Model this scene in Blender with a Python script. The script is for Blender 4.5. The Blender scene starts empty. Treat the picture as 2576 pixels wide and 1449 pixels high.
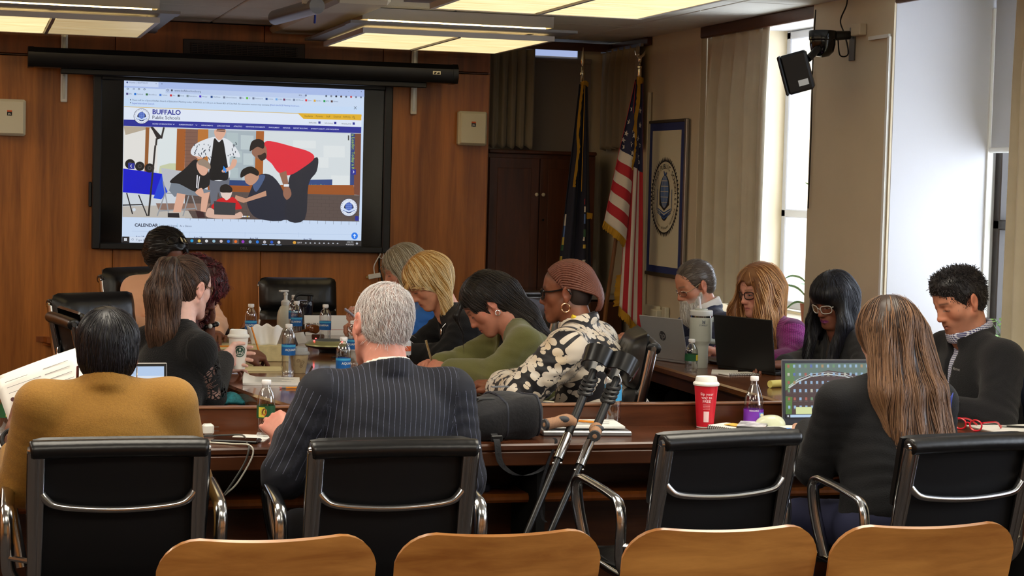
import bpy, bmesh, math, random
import numpy as np
from mathutils import Vector, Matrix, Euler

random.seed(7)
S = bpy.context.scene
COL = S.collection
PI = math.pi

# ------------------------------------------------------------------ camera
cam_d = bpy.data.cameras.new('camera')
cam = bpy.data.objects.new('camera', cam_d); COL.objects.link(cam)
cam_d.sensor_width = 36; cam_d.lens = 66.05; cam_d.clip_end = 100; cam_d.clip_start = .05
yaw, pit, rol = [math.radians(a) for a in (16.0, 3.217, 1.45)]
_F = Vector((math.sin(yaw)*math.cos(pit), math.cos(yaw)*math.cos(pit), -math.sin(pit)))
_R = Vector((math.cos(yaw), -math.sin(yaw), 0)); _U = _R.cross(_F)
_r = math.cos(rol)*_R+math.sin(rol)*_U; _u = -math.sin(rol)*_R+math.cos(rol)*_U
cam.matrix_world = Matrix(((_r.x, _u.x, -_F.x, 0), (_r.y, _u.y, -_F.y, 0), (_r.z, _u.z, -_F.z, 1.6), (0, 0, 0, 1)))
S.camera = cam

# ------------------------------------------------------------------ sky and exposure
W = bpy.data.worlds.new('sky'); S.world = W; W.use_nodes = True
_bg = W.node_tree.nodes['Background']
_bg.inputs[0].default_value = (.80, .88, 1.0, 1); _bg.inputs[1].default_value = 4.0
S.view_settings.view_transform = 'Standard'; S.view_settings.look = 'None'
S.view_settings.exposure = 1.25; S.view_settings.gamma = 1; S.view_settings.use_curve_mapping = False
LAMP, LAMP_FILL = .52, 4.0     # radiance of the ceiling lenses: visible fixtures, and brighter added ones out of view as fill

def portal(loc, sy, sz):
    L = bpy.data.lights.new('window_portal', 'AREA'); L.shape = 'RECTANGLE'; L.size = sz; L.size_y = sy
    L.cycles.is_portal = True
    o = bpy.data.objects.new('window_portal', L); COL.objects.link(o)
    o.location = loc; o.rotation_euler = (0, PI/2, 0)
portal((4.93, 10.13, 1.72), 1.64, 1.74)
portal((4.93, 7.34, 1.72), 2.08, 1.74)
portal((4.93, 4.1, 1.72), 2.0, 1.74)
portal((4.93, 1.0, 1.72), 2.0, 1.74)

# ------------------------------------------------------------------ materials
def lin(c):
    return tuple(((x/255)/12.92 if x/255 <= .04045 else ((x/255+.055)/1.055)**2.4) for x in c)
MATS = {}
def mat(name, rgb, rough=.5, metal=0., spec=.5, emit=0., trans=0., ior=1.45, sheen=0., coat=0., attr=None, bump=None, var=None, alpha=None):
    """var=(scale, amount) colour variation; bump=(scale, strength[, stretch])"""
    if name in MATS: return MATS[name]
    m = bpy.data.materials.new(name); m.use_nodes = True; MATS[name] = m
    nt = m.node_tree; b = nt.nodes['Principled BSDF']; b.name = 'B'
    c = (*lin(rgb), 1)
    b.inputs['Base Color'].default_value = c; b.inputs['Roughness'].default_value = rough
    b.inputs['Metallic'].default_value = metal; b.inputs['Specular IOR Level'].default_value = spec
    b.inputs['IOR'].default_value = ior
    if trans: b.inputs['Transmission Weight'].default_value = trans
    if sheen: b.inputs['Sheen Weight'].default_value = sheen
    if coat: b.inputs['Coat Weight'].default_value = coat; b.inputs['Coat Roughness'].default_value = .15
    if emit: b.inputs['Emission Color'].default_value = c; b.inputs['Emission Strength'].default_value = emit
    src = None
    if attr:
        a = nt.nodes.new('ShaderNodeAttribute'); a.attribute_name = attr; src = a.outputs['Color']
        nt.links.new(src, b.inputs['Base Color'])
        if emit: nt.links.new(src, b.inputs['Emission Color'])
    tc = None
    if var or bump:
        tc = nt.nodes.new('ShaderNodeTexCoord')
    if var:
        n = nt.nodes.new('ShaderNodeTexNoise'); n.inputs['Scale'].default_value = var[0]; n.inputs['Detail'].default_value = 3
        mp = nt.nodes.new('ShaderNodeMapping'); mp.inputs['Scale'].default_value = var[2] if len(var) > 2 else (1, 1, 1)
        nt.links.new(tc.outputs['Object'], mp.inputs[0]); nt.links.new(mp.outputs[0], n.inputs['Vector'])
        mr = nt.nodes.new('ShaderNodeMapRange'); mr.inputs[1].default_value = .3; mr.inputs[2].default_value = .7
        mr.inputs[3].default_value = 1-var[1]; mr.inputs[4].default_value = 1+var[1]*.6
        nt.links.new(n.outputs['Fac'], mr.inputs[0])
        mx = nt.nodes.new('ShaderNodeMix'); mx.data_type = 'RGBA'; mx.blend_type = 'MULTIPLY'; mx.inputs[0].default_value = 1
        if src: nt.links.new(src, mx.inputs[6])
        else: mx.inputs[6].default_value = c
        nt.links.new(mr.outputs[0], mx.inputs[7]); nt.links.new(mx.outputs[2], b.inputs['Base Color'])
    if bump:
        n = nt.nodes.new('ShaderNodeTexNoise'); n.inputs['Scale'].default_value = bump[0]; n.inputs['Detail'].default_value = 2
        mp = nt.nodes.new('ShaderNodeMapping'); mp.inputs['Scale'].default_value = bump[2] if len(bump) > 2 else (1, 1, 1)
        nt.links.new(tc.outputs['Object'], mp.inputs[0]); nt.links.new(mp.outputs[0], n.inputs['Vector'])
        bp = nt.nodes.new('ShaderNodeBump'); bp.inputs['Strength'].default_value = bump[1]; bp.inputs['Distance'].default_value = .004
        nt.links.new(n.outputs['Fac'], bp.inputs['Height']); nt.links.new(bp.outputs[0], b.inputs['Normal'])
    return m

def wood(name, dark, light, scale=(1, 1, 1), rough=.35, coat=0., grain=6., spec=.4):
    """streaky wood: noise stretched along the axis whose mapping scale is small"""
    if name in MATS: return MATS[name]
    m = bpy.data.materials.new(name); m.use_nodes = True; MATS[name] = m
    nt = m.node_tree; b = nt.nodes['Principled BSDF']
    tc = nt.nodes.new('ShaderNodeTexCoord'); oi = nt.nodes.new('ShaderNodeObjectInfo')
    mp = nt.nodes.new('ShaderNodeMapping'); mp.inputs['Scale'].default_value = scale
    off = nt.nodes.new('ShaderNodeVectorMath'); off.operation = 'ADD'
    ml = nt.nodes.new('ShaderNodeMath'); ml.operation = 'MULTIPLY'; ml.inputs[1].default_value = 37
    nt.links.new(oi.outputs['Random'], ml.inputs[0])
    nt.links.new(tc.outputs['Object'], mp.inputs[0]); nt.links.new(mp.outputs[0], off.inputs[0]); nt.links.new(ml.outputs[0], off.inputs[1])
    n1 = nt.nodes.new('ShaderNodeTexNoise'); n1.inputs['Scale'].default_value = grain; n1.inputs['Detail'].default_value = 6; n1.inputs['Roughness'].default_value = .62; n1.inputs['Distortion'].default_value = .5
    nt.links.new(off.outputs[0], n1.inputs['Vector'])
    n2 = nt.nodes.new('ShaderNodeTexNoise'); n2.inputs['Scale'].default_value = grain*.22; n2.inputs['Detail'].default_value = 2
    nt.links.new(off.outputs[0], n2.inputs['Vector'])
    ad = nt.nodes.new('ShaderNodeMath'); ad.operation = 'ADD'
    m2 = nt.nodes.new('ShaderNodeMath'); m2.operation = 'MULTIPLY'; m2.inputs[1].default_value = .6
    m1 = nt.nodes.new('ShaderNodeMath'); m1.operation = 'MULTIPLY'; m1.inputs[1].default_value = .4
    nt.links.new(n1.outputs['Fac'], m1.inputs[0]); nt.links.new(n2.outputs['Fac'], m2.inputs[0])
    nt.links.new(m1.outputs[0], ad.inputs[0]); nt.links.new(m2.outputs[0], ad.inputs[1])
    cr = nt.nodes.new('ShaderNodeValToRGB'); e = cr.color_ramp.elements
    e[0].position = .36; e[0].color = (*lin(dark), 1); e[1].position = .64; e[1].color = (*lin(light), 1)
    nt.links.new(ad.outputs[0], cr.inputs[0]); nt.links.new(cr.outputs[0], b.inputs['Base Color'])
    b.inputs['Roughness'].default_value = rough; b.inputs['Specular IOR Level'].default_value = spec
    if coat: b.inputs['Coat Weight'].default_value = coat; b.inputs['Coat Roughness'].default_value = .08
    return m

def thin_glass(name, tint=(1, 1, 1), refl=.06, rough=.02, top=.8):
    if name in MATS: return MATS[name]
    m = bpy.data.materials.new(name); m.use_nodes = True; MATS[name] = m
    nt = m.node_tree; nt.nodes.remove(nt.nodes['Principled BSDF']); out = nt.nodes['Material Output']
    t = nt.nodes.new('ShaderNodeBsdfTransparent'); t.inputs[0].default_value = (*tint, 1)
    g = nt.nodes.new('ShaderNodeBsdfGlossy'); g.inputs['Roughness'].default_value = rough
    lw = nt.nodes.new('ShaderNodeLayerWeight'); lw.inputs[0].default_value = .35
    mr = nt.nodes.new('ShaderNodeMapRange'); mr.inputs[3].default_value = refl; mr.inputs[4].default_value = top
    nt.links.new(lw.outputs['Facing'], mr.inputs[0])
    mx = nt.nodes.new('ShaderNodeMixShader')
    nt.links.new(mr.outputs[0], mx.inputs[0]); nt.links.new(t.outputs[0], mx.inputs[1]); nt.links.new(g.outputs[0], mx.inputs[2])
    nt.links.new(mx.outputs[0], out.inputs[0])
    return m

# ------------------------------------------------------------------ mesh builder
class MB:
    def __init__(s): s.v = []; s.f = []; s.m = []
    def add(s, vs, fs, mi=0, M=None):
        o = len(s.v)
        if M is not None: vs = [tuple(M @ Vector(v)) for v in vs]
        s.v += [tuple(v) for v in vs]; s.f += [tuple(i+o for i in f) for f in fs]; s.m += [mi]*len(fs)
        return s
    def box(s, c, d, mi=0, M=None, b=0.):
        x, y, z = c; a, e, h = d[0]/2, d[1]/2, d[2]/2
        if b <= 0:
            vs = [(x+i*a, y+j*e, z+k*h) for i in (-1, 1) for j in (-1, 1) for k in (-1, 1)]
            return s.add(vs, [(0, 1, 3, 2), (4, 6, 7, 5), (0, 4, 5, 1), (2, 3, 7, 6), (0, 2, 6, 4), (1, 5, 7, 3)], mi, M)
        b = min(b, a*.95, e*.95, h*.95)
        vs = []; idx = {}
        for i in (-1, 1):
            for j in (-1, 1):
                for k in (-1, 1):
                    for ax in range(3):
                        p = [i*(a-b), j*(e-b), k*(h-b)]; p[ax] = (i*a, j*e, k*h)[ax]
                        idx[i, j, k, ax] = len(vs); vs.append((x+p[0], y+p[1], z+p[2]))
        fs = []
        for ax in range(3):
            o1, o2 = (ax+1) % 3, (ax+2) % 3
            for sg in (-1, 1):
                q = []
                for p1, p2 in ((-1, -1), (1, -1), (1, 1), (-1, 1)):
                    k = [0, 0, 0]; k[ax] = sg; k[o1] = p1; k[o2] = p2; q.append(idx[k[0], k[1], k[2], ax])
                fs.append(q if sg > 0 else q[::-1])
            for p1 in (-1, 1):      # edges along ax
                for p2 in (-1, 1):
                    k0 = [0, 0, 0]; k0[ax] = -1; k0[o1] = p1; k0[o2] = p2; k1 = list(k0); k1[ax] = 1
                    q = [idx[(*k0, o1)], idx[(*k1, o1)], idx[(*k1, o2)], idx[(*k0, o2)]]
                    fs.append(q if p1*p2 < 0 else q[::-1])
        for i in (-1, 1):
            for j in (-1, 1):
                for k in (-1, 1):
                    q = [idx[i, j, k, 0], idx[i, j, k, 1], idx[i, j, k, 2]]
                    fs.append(q if i*j*k > 0 else q[::-1])
        return s.add(vs, fs, mi, M)
    def cyl(s, p0, p1, r0, r1=None, n=16, mi=0, M=None, cap=True):
        return s.tube([p0, p1], [r0, r0 if r1 is None else r1], n, mi, M, cap)
    def tube(s, path, r, n=8, mi=0, M=None, cap=True, closed=False, flat=1., up=None, twist=0.):
        P = [Vector(p) for p in path]; L = len(P)
        R = r if isinstance(r, (list, tuple)) else [r]*L
        vs = []; prev = None
        for i in range(L):
            if closed: t = P[(i+1) % L]-P[i-1]
            else: t = P[min(i+1, L-1)]-P[max(i-1, 0)]
            t.normalize()
            if prev is None:
                a = Vector(up) if up else (Vector((0, 0, 1)) if abs(t.z) < .9 else Vector((1, 0, 0)))
            else: a = prev
            a = a-t*a.dot(t); a.normalize(); prev = a; b = t.cross(a)
            for k in range(n):
                an = 2*PI*k/n+twist
                vs.append(P[i]+(a*math.cos(an)+b*math.sin(an)*flat)*R[i])
        fs = []
        for i in range(L if closed else L-1):
            j = (i+1) % L
            for k in range(n):
                k2 = (k+1) % n; fs.append((i*n+k, i*n+k2, j*n+k2, j*n+k))
        if cap and not closed: fs += [tuple(range(n))[::-1], tuple((L-1)*n+k for k in range(n))]
        return s.add(vs, fs, mi, M)
    def lathe(s, prof, n=24, mi=0, M=None, c=(0, 0, 0), sx=1., sy=1.):
        vs = []; fs = []; L = len(prof)
        for r, z in prof:
            for k in range(n):
                a = 2*PI*k/n; vs.append((c[0]+r*sx*math.cos(a), c[1]+r*sy*math.sin(a), c[2]+z))
        for i in range(L-1):
            for k in range(n):
                k2 = (k+1) % n; fs.append((i*n+k, i*n+k2, (i+1)*n+k2, (i+1)*n+k))
        if prof[0][0] > 1e-6: fs.append(tuple(range(n))[::-1])
        if prof[-1][0] > 1e-6: fs.append(tuple((L-1)*n+k for k in range(n)))
        return s.add(vs, fs, mi, M)
    def prism(s, poly, z0, z1, mi=0, M=None):
        n = len(poly)
        vs = [(x, y, z0) for x, y in poly]+[(x, y, z1) for x, y in poly]
        fs = [tuple(range(n))[::-1], tuple(range(n, 2*n))]+[(i, (i+1) % n, n+(i+1) % n, n+i) for i in range(n)]
        return s.add(vs, fs, mi, M)
    def grid(s, fn, nu, nv, mi=0, M=None, thick=0., closed_u=False):
        P = [[Vector(fn(i/nu, j/nv)) for i in range(nu+1)] for j in range(nv+1)]
        vs = [p for row in P for p in row]; w = nu+1
        fs = [(j*w+i, j*w+i+1, (j+1)*w+i+1, (j+1)*w+i) for j in range(nv) for i in range(nu)]
        if thick:
            N = []
            for j in range(nv+1):
                for i in range(nu+1):
                    du = P[j][min(i+1, nu)]-P[j][max(i-1, 0)]; dv = P[min(j+1, nv)][i]-P[max(j-1, 0)][i]
                    nn = du.cross(dv); N.append(nn.normalized() if nn.length > 1e-9 else Vector((0, 0, 1)))
            k = len(vs); vs = vs+[v-n*thick for v, n in zip(vs, N)]
            fs = fs+[tuple(a+k for a in f[::-1]) for f in fs]
            for i in range(nu):
                fs.append((i+1, i, k+i, k+i+1)); a = nv*w+i; fs.append((a, a+1, k+a+1, k+a))
            for j in range(nv):
                a = j*w; fs.append((a, a+w, k+a+w, k+a)); a = j*w+nu; fs.append((a+w, a, k+a, k+a+w))
        return s.add(vs, fs, mi, M)
    def ball(s, c, r, mi=0, M=None, nu=16, nv=10):
        rx, ry, rz = r if isinstance(r, (tuple, list)) else (r, r, r)
        vs = [(c[0], c[1], c[2]+rz)]; fs = []
        for j in range(1, nv):
            t = PI*j/nv
            for i in range(nu):
                a = 2*PI*i/nu; vs.append((c[0]+rx*math.sin(t)*math.cos(a), c[1]+ry*math.sin(t)*math.sin(a), c[2]+rz*math.cos(t)))
        vs.append((c[0], c[1], c[2]-rz)); e = len(vs)-1
        for i in range(nu):
            fs.append((0, 1+i, 1+(i+1) % nu)); fs.append((e, e-nu+(i+1) % nu, e-nu+i))
        for j in range(nv-2):
            for i in range(nu):
                a = 1+j*nu+i; b = 1+j*nu+(i+1) % nu; fs.append((a, a+nu, b+nu, b))
        return s.add(vs, fs, mi, M)
    def mesh(s, name, mats, sharp=35):
        me = bpy.data.meshes.new(name); me.from_pydata(s.v, [], s.f)
        if not isinstance(mats, (list, tuple)): mats = [mats]
        for m in mats: me.materials.append(m)
        if len(mats) > 1: me.polygons.foreach_set('material_index', s.m)
        me.polygons.foreach_set('use_smooth', [True]*len(s.f)); me.update()
        if sharp is not None: me.set_sharp_from_angle(angle=math.radians(sharp))
        return me
    def build(s, name, mats, parent=None, loc=None, rot=None, sharp=35, kind=None):
        return link(name, s.mesh(name, mats, sharp), parent, loc, rot, kind)

def link(name, data, parent=None, loc=None, rot=None, kind=None):
    o = bpy.data.objects.new(name, data); COL.objects.link(o)
    if parent: o.parent = parent
    if loc: o.location = loc
    if rot: o.rotation_euler = rot
    if kind: o['kind'] = kind
    return o
def thing(name, label, cat, loc=(0, 0, 0), rz=0., group=None, rot=None):
    o = bpy.data.objects.new(name, None); o.empty_display_size = .05; COL.objects.link(o)
    o.location = loc; o.rotation_euler = rot if rot else (0, 0, rz)
    return tag(o, label, cat, group)
def tag(o, label, cat, group=None):
    o['label'] = label; o['category'] = cat
    if group: o['group'] = group
    return o
def struct(o): o['kind'] = 'structure'; return o
def copy_tree(root, loc=None, rz=None, label=None, group=None):
    def cp(o, par):
        c = o.copy(); COL.objects.link(c); c.parent = par
        for ch in o.children: cp(ch, c)
        return c
    r = cp(root, None)
    if loc: r.location = loc
    if rz is not None: r.rotation_euler = (0, 0, rz)
    if label: r['label'] = label
    if group: r['group'] = group
    return r
TXT = {}
def text_geo(t, size=1., bold=0., align='LEFT', ext=0.):
    """flat lettering as verts + faces, baseline on y=0 in the xy plane"""
    k = (t, bold, align)
    if k not in TXT:
        cu = bpy.data.curves.new('t', 'FONT'); cu.body = t; cu.size = 1; cu.align_x = align; cu.offset = bold; cu.resolution_u = 2
        o = bpy.data.objects.new('t', cu); COL.objects.link(o)
        bpy.context.view_layer.update()
        me = bpy.data.meshes.new_from_object(o.evaluated_get(bpy.context.evaluated_depsgraph_get()))
        TXT[k] = ([tuple(v.co) for v in me.vertices], [tuple(p.vertices) for p in me.polygons])
        bpy.data.objects.remove(o); bpy.data.curves.remove(cu); bpy.data.meshes.remove(me)
    v, f = TXT[k]
    return [(x*size, y*size, z) for x, y, z in v], f
def TR(loc=(0, 0, 0), rx=0, ry=0, rz=0, s=1.):
    return Matrix.Translation(loc) @ Euler((rx, ry, rz)).to_matrix().to_4x4() @ Matrix.Scale(s, 4)
def smooth(pts, n=6, closed=False):
    """Catmull-Rom through points"""
    P = [Vector(p) for p in pts]; L = len(P); out = []
    rng = range(L if closed else L-1)
    for i in rng:
        p0 = P[(i-1) % L] if closed or i > 0 else P[0]*2-P[1]; p1 = P[i]; p2 = P[(i+1) % L]
        p3 = P[(i+2) % L] if closed or i+2 < L else P[-1]*2-P[-2]
        for k in range(n):
            t = k/n
            out.append(.5*((2*p1)+(p2-p0)*t+(2*p0-5*p1+4*p2-p3)*t*t+(3*p1-p0-3*p2+p3)*t**3))
    if not closed: out.append(P[-1])
    return out
# ================================================================== THE ROOM
m_panel = wood('veneer panel', (128, 74, 27), (196, 122, 52), (6.5, 1, .38), .34, 0, 5., .45)
m_frieze = wood('veneer frieze', (104, 54, 20), (150, 82, 32), (6, 1, .4), .4, 0, 5., .4)
m_cabw = wood('cabinet wood', (58, 29, 13), (92, 47, 21), (5, 1, .5), .4, 0, 6.)
m_desk = wood('desk wood', (58, 30, 16), (92, 50, 28), (.5, 6, 6), .24, 0, 5., .5)
m_table = wood('table wood', (84, 44, 20), (128, 74, 36), (5, .4, 5), .12, .5, 4., .5)
m_paint = mat('greige wall paint', (206, 192, 164), .6, var=(3, .04), bump=(60, .08))
m_white = mat('daylit bay paint', (190, 190, 194), .6, bump=(60, .05))
m_ceil = mat('ceiling tile', (226, 222, 208), .85, bump=(180, .25), var=(5, .04))
m_grid = mat('ceiling grid', (150, 146, 132), .7)
m_floor = mat('carpet', (52, 44, 40), .95, bump=(400, .5), var=(12, .2))
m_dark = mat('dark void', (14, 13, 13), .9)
m_curt = mat('curtain cloth', (212, 202, 176), .85, sheen=.2, bump=(500, .1), var=(9, .06))
m_valw = wood('valance wood', (58, 30, 16), (92, 52, 28), (1, .4, 6), .4)
m_alum = mat('polished aluminium', (196, 197, 198), .16, 1.)
m_steel = mat('satin steel', (170, 170, 168), .35, 1.)
m_black = mat('black plastic', (17, 17, 18), .4)
m_blackm = mat('black satin metal', (15, 15, 16), .32, 0., .6)
m_wplast = mat('white plastic', (228, 228, 222), .35)
m_cream = mat('cream plastic', (214, 208, 182), .45)

struct(MB().box((1, 5.4, -.05), (9, 16.4, .1)).build('floor', m_floor))
# ceiling slab with its lay-in tiles
ceil = struct(MB().box((1, 5.4, 2.66), (9, 16.4, .1)).build('ceiling', m_grid))
tile = MB().box((0, 0, 0), (.602, .602, .024), b=.006).mesh('tile', m_ceil)
for i in range(13):
    for j in range(20):
        x = -2.8+i*.61; y = .505+j*.61
        if x > 4.3 or y > 12.3: continue
        link('tile', tile, ceil, (x+.305, y, 2.602))
# back wall: veneer panels, a groove, and a frieze above it
wb = struct(MB().box((.2, 12.5, 1.3), (6.32, .16, 2.6)).build('wall_back', m_dark))
xs = [-2.96, -2.0, -1.05, -.1, .86, 1.82, 2.62, 3.36]
for i in range(7):
    a, b = xs[i], xs[i+1]
    MB().box((0, 0, 0), (b-a-.003, .03, 2.32), b=.003).build('panel', m_panel, wb, ((a+b)/2, 12.415, 1.165))
    MB().box((0, 0, 0), (b-a-.003, .03, .245), b=.003).build('frieze_panel', m_frieze, wb, ((a+b)/2, 12.415, 2.462))
MB().box((.2, 12.405, 2.332), (6.32, .03, .006)).build('groove_bead', m_cabw, wb)
MB().box((3.358, 12.62, 1.3), (.014, .42, 2.59)).build('end_panel', m_panel, wb)
# alcove behind the wooden wall
struct(MB().box((3.85, 12.93, 1.3), (1.1, .12, 2.6)).build('wall_alcove', m_paint))
# ceiling beam
struct(MB().box((2.0, 11.2, 2.565), (.30, 2.4, .055), b=.02).build('trim_1', m_paint))
# left and rear walls (outside the frame, they close the room)
struct(MB().box((-3.02, 5.4, 1.3), (.12, 16, 2.6)).build('wall_left', m_panel))
struct(MB().box((1, -2.6, 1.3), (9, .12, 2.6)).build('wall_rear', m_paint))
# right wall: piers with deep window bays between them
wr = struct(MB().box((4.72, 11.93, 1.3), (.8, 1.96, 2.6), b=.004).build('wall_right', m_paint))
for y0, y1 in ((8.38, 9.31), (5.2, 6.3), (2.1, 3.1), (-2.6, 0)):
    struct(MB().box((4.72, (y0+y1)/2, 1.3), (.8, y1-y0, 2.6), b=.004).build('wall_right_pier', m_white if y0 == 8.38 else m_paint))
# daylight put into colour: backlit room face darker, lit bay sides paler
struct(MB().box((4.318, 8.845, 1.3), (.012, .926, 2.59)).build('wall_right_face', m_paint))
for k, (y0, y1) in enumerate(((9.31, 10.95), (6.3, 8.38), (3.1, 5.2), (0, 2.1))):
    ym = (y0+y1)/2; w = y1-y0
    win = struct(thing('window_%d' % (k+1), 'x', 'x')); del win['label'], win['category']
    m_wf = mat('dark window frame', (52, 46, 42), .45) if k else mat('grey window frame', (176, 178, 188), .5)
    # frame ring, mullions, transom
    f = MB()
    for yy, sy in ((y0+.03, .06), (y1-.03, .06), (ym, .05)): f.box((4.93, yy, 1.72), (.07, sy, 1.74), b=.006)
    for zz in (.88, 1.45, 2.56): f.box((4.93, ym, zz), (.07, w, .05), b=.006)
    f.build('window_frame', m_wf, win)
    for y2 in (ym-w/4, ym+w/4):
        for z0, z1 in ((.9, 1.43), (1.47, 2.54)):
            MB().box((4.93, y2, (z0+z1)/2), (.006, w/2-.08, z1-z0)).build('pane', thin_glass('window glass', (1, 1, 1), .03, .02, .2), win)
    struct(MB().box((5.0, ym, .42), (.2, w, .84)).build('wall_right_under_window', m_paint))
    # radiator cabinet with a sill in each bay
    cb = struct(MB().box((4.62, ym, .40), (.56, w-.01, .8)).build('trim_%d' % (k+3), m_cabw))
    MB().box((4.60, ym, .815), (.62, w-.01, .03), b=.01).build('sill', mat('daylit sill', (196, 186, 166), .25), cb)  # pale colour carries the daylight that brightens the cabinet top
    # wooden pelmet over the bay
    struct(MB().box((4.33, ym, 2.555), (.03, w+.02, .07), b=.006).build('trim_%d' % (k+8), m_valw))
    struct(MB().box((4.66, ym, 2.62), (.66, w, .06)).build('trim_%d' % (k+13), m_white))
# ground outside so the sky is not seen from below
# roller blinds in the near bay
bl = thing('roller_blind', 'grey roller blind half drawn in the near window bay', 'blind', (4.86, 8.16, 1.82))
MB().box((0, 0, .37), (.006, .40, .74)).build('shade', mat('blind cloth', (186, 188, 190), .8), bl)
MB().cyl((0, -.2, 0), (0, .2, 0), .014, n=12).build('bottom_bar', m_wplast, bl)
MB().box((0, .215, -.1), (.03, .018, 1.6)).build('side_channel', m_wplast, bl)
# alcove blind with a slit of daylight above
ab = thing('roller_blind', 'taupe roller blind covering the alcove window behind the flags', 'blind', (3.95, 12.845, 1.82))
MB().box((0, 0, .32), (.56, .006, .65)).build('shade', mat('taupe blind cloth', (150, 138, 128), .85), ab)
MB().cyl((-.28, 0, .655), (.28, 0, .655), .018, n=12).build('roller', mat('taupe blind cloth', (150, 138, 128)), ab)
aw = struct(thing('window_9', 'x', 'x')); del aw['label'], aw['category']
MB().box((3.93, 12.862, 2.53), (.42, .008, .05)).build('pane', mat('daylit glass', (150, 165, 205), .2, emit=.5), aw)
MB().box((4.14, 12.855, 2.2), (.025, .02, .75)).build('window_frame', m_steel, aw)
# dark boards above the alcove curtains
struct(MB().box((3.85, 12.56, 2.555), (.98, .03, .055)).build('trim_20', m_valw))
struct(MB().box((4.30, 12.2, 2.56), (.03, .74, .05)).build('trim_21', m_valw))

def curtain(label, p0, p1, z0, z1, folds, amp, group=None, pinch=.75, mat_=None, spread=0.):
    """pleated curtain hanging between two floor points"""
    a = Vector((*p0, 0)); b = Vector((*p1, 0)); d = (b-a); L = d.length; d.normalize(); n = Vector((-d.y, d.x, 0))
    rnd = random.Random(label); ph = [rnd.uniform(-.5, .5) for _ in range(folds+2)]
    def fn(u, v):
        k = 1-(1-pinch)*(1-v)**3*0
        z = z1+(z0-z1)*v
        uu = u-.5; x = L/2+uu*L*(pinch+(1-pinch)*min(1, v*1.6)) + spread*v*(1-u)
        w = math.sin(u*folds*2*PI+ph[int(u*folds)]*.6*v)+.35*math.sin(u*folds*4.3*PI+1.3)
        q = a+d*x+n*(w*amp*(.45+.55*min(1, v*4)))
        return (q.x, q.y, z+.012*math.sin(u*folds*2*PI)*v)
    t = thing('curtain', label, 'curtain', (a+b)[:2] and ((a.x+b.x)/2, (a.y+b.y)/2, 0), 0, group)
    o = Vector(t.location)
    mb = MB().grid(lambda u, v: Vector(fn(u, v))-o, folds*14, 26, thick=.004)
    mb.build('drape', mat_ or m_curt, t, sharp=None)
    hd = MB().box(((a+b)/2-o)+Vector((0, 0, z1-.005)), (max(.02, abs(d.x)*L), max(.02, abs(d.y)*L), .02))
    hd.build('heading_rail', m_steel, t)
    return t
curtain('beige pleated curtain at the window bay behind the bearded person', (4.36, 9.98), (4.36, 10.945), .9, 2.54, 5, .045, pinch=1)
curtain('beige curtain hanging at the right edge beside the fleece jacket person', (4.38, 6.32), (4.38, 7.36), .86, 2.54, 6, .045, pinch=1)
curtain('short taupe curtain beside the end of the wooden wall', (3.40, 12.62), (3.74, 12.62), 1.845, 2.54, 5, .022, pinch=1, mat_=mat('taupe curtain', (140, 128, 108), .85, sheen=.2))
curtain('short taupe curtain behind the striped flag', (4.255, 11.85), (4.255, 12.68), 1.85, 2.54, 6, .03, pinch=.92, mat_=mat('taupe curtain', (140, 128, 108)))

# ------------------------------------------------------------------ ceiling light fixtures
def _lens(name, power, c0=(.72, .50, .20, 1), c1=(1, .80, .44, 1)):
    m_lens = bpy.data.materials.new(name); m_lens.use_nodes = True
    nt = m_lens.node_tree; b = nt.nodes['Principled BSDF']
    tc = nt.nodes.new('ShaderNodeTexCoord'); mp = nt.nodes.new('ShaderNodeMapping'); mp.inputs['Scale'].default_value = (1.2, 14, 1)
    n = nt.nodes.new('ShaderNodeTexNoise'); n.inputs['Scale'].default_value = 2; n.inputs['Detail'].default_value = 4
    nt.links.new(tc.outputs['Object'], mp.inputs[0]); nt.links.new(mp.outputs[0], n.inputs[0])
    cr = nt.nodes.new('ShaderNodeValToRGB'); e = cr.color_ramp.elements
    e[0].position = .3; e[0].color = c0; e[1].position = .62; e[1].color = c1
    nt.links.new(n.outputs['Fac'], cr.inputs[0])
    nt.links.new(cr.outputs[0], b.inputs['Emission Color']); b.inputs['Emission Strength'].default_value = power
    b.inputs['Base Color'].default_value = (.7, .65, .5, 1); b.inputs['Roughness'].default_value = .4
    return m_lens
m_lens = _lens('fluorescent lens', LAMP); m_lens_fill = _lens('fluorescent lens, newer tubes', LAMP_FILL, (.9, .82, .66, 1), (1, .92, .78, 1)); m_lens3 = _lens('fluorescent lens, dim tubes', LAMP*.4)
m_fix = mat('fixture white enamel', (206, 200, 190), .4)
m_fixg = mat('fixture grey edge', (128, 124, 122), .45)
m_tube = mat('fluorescent tube', (255, 226, 160), .4, emit=5.)
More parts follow.
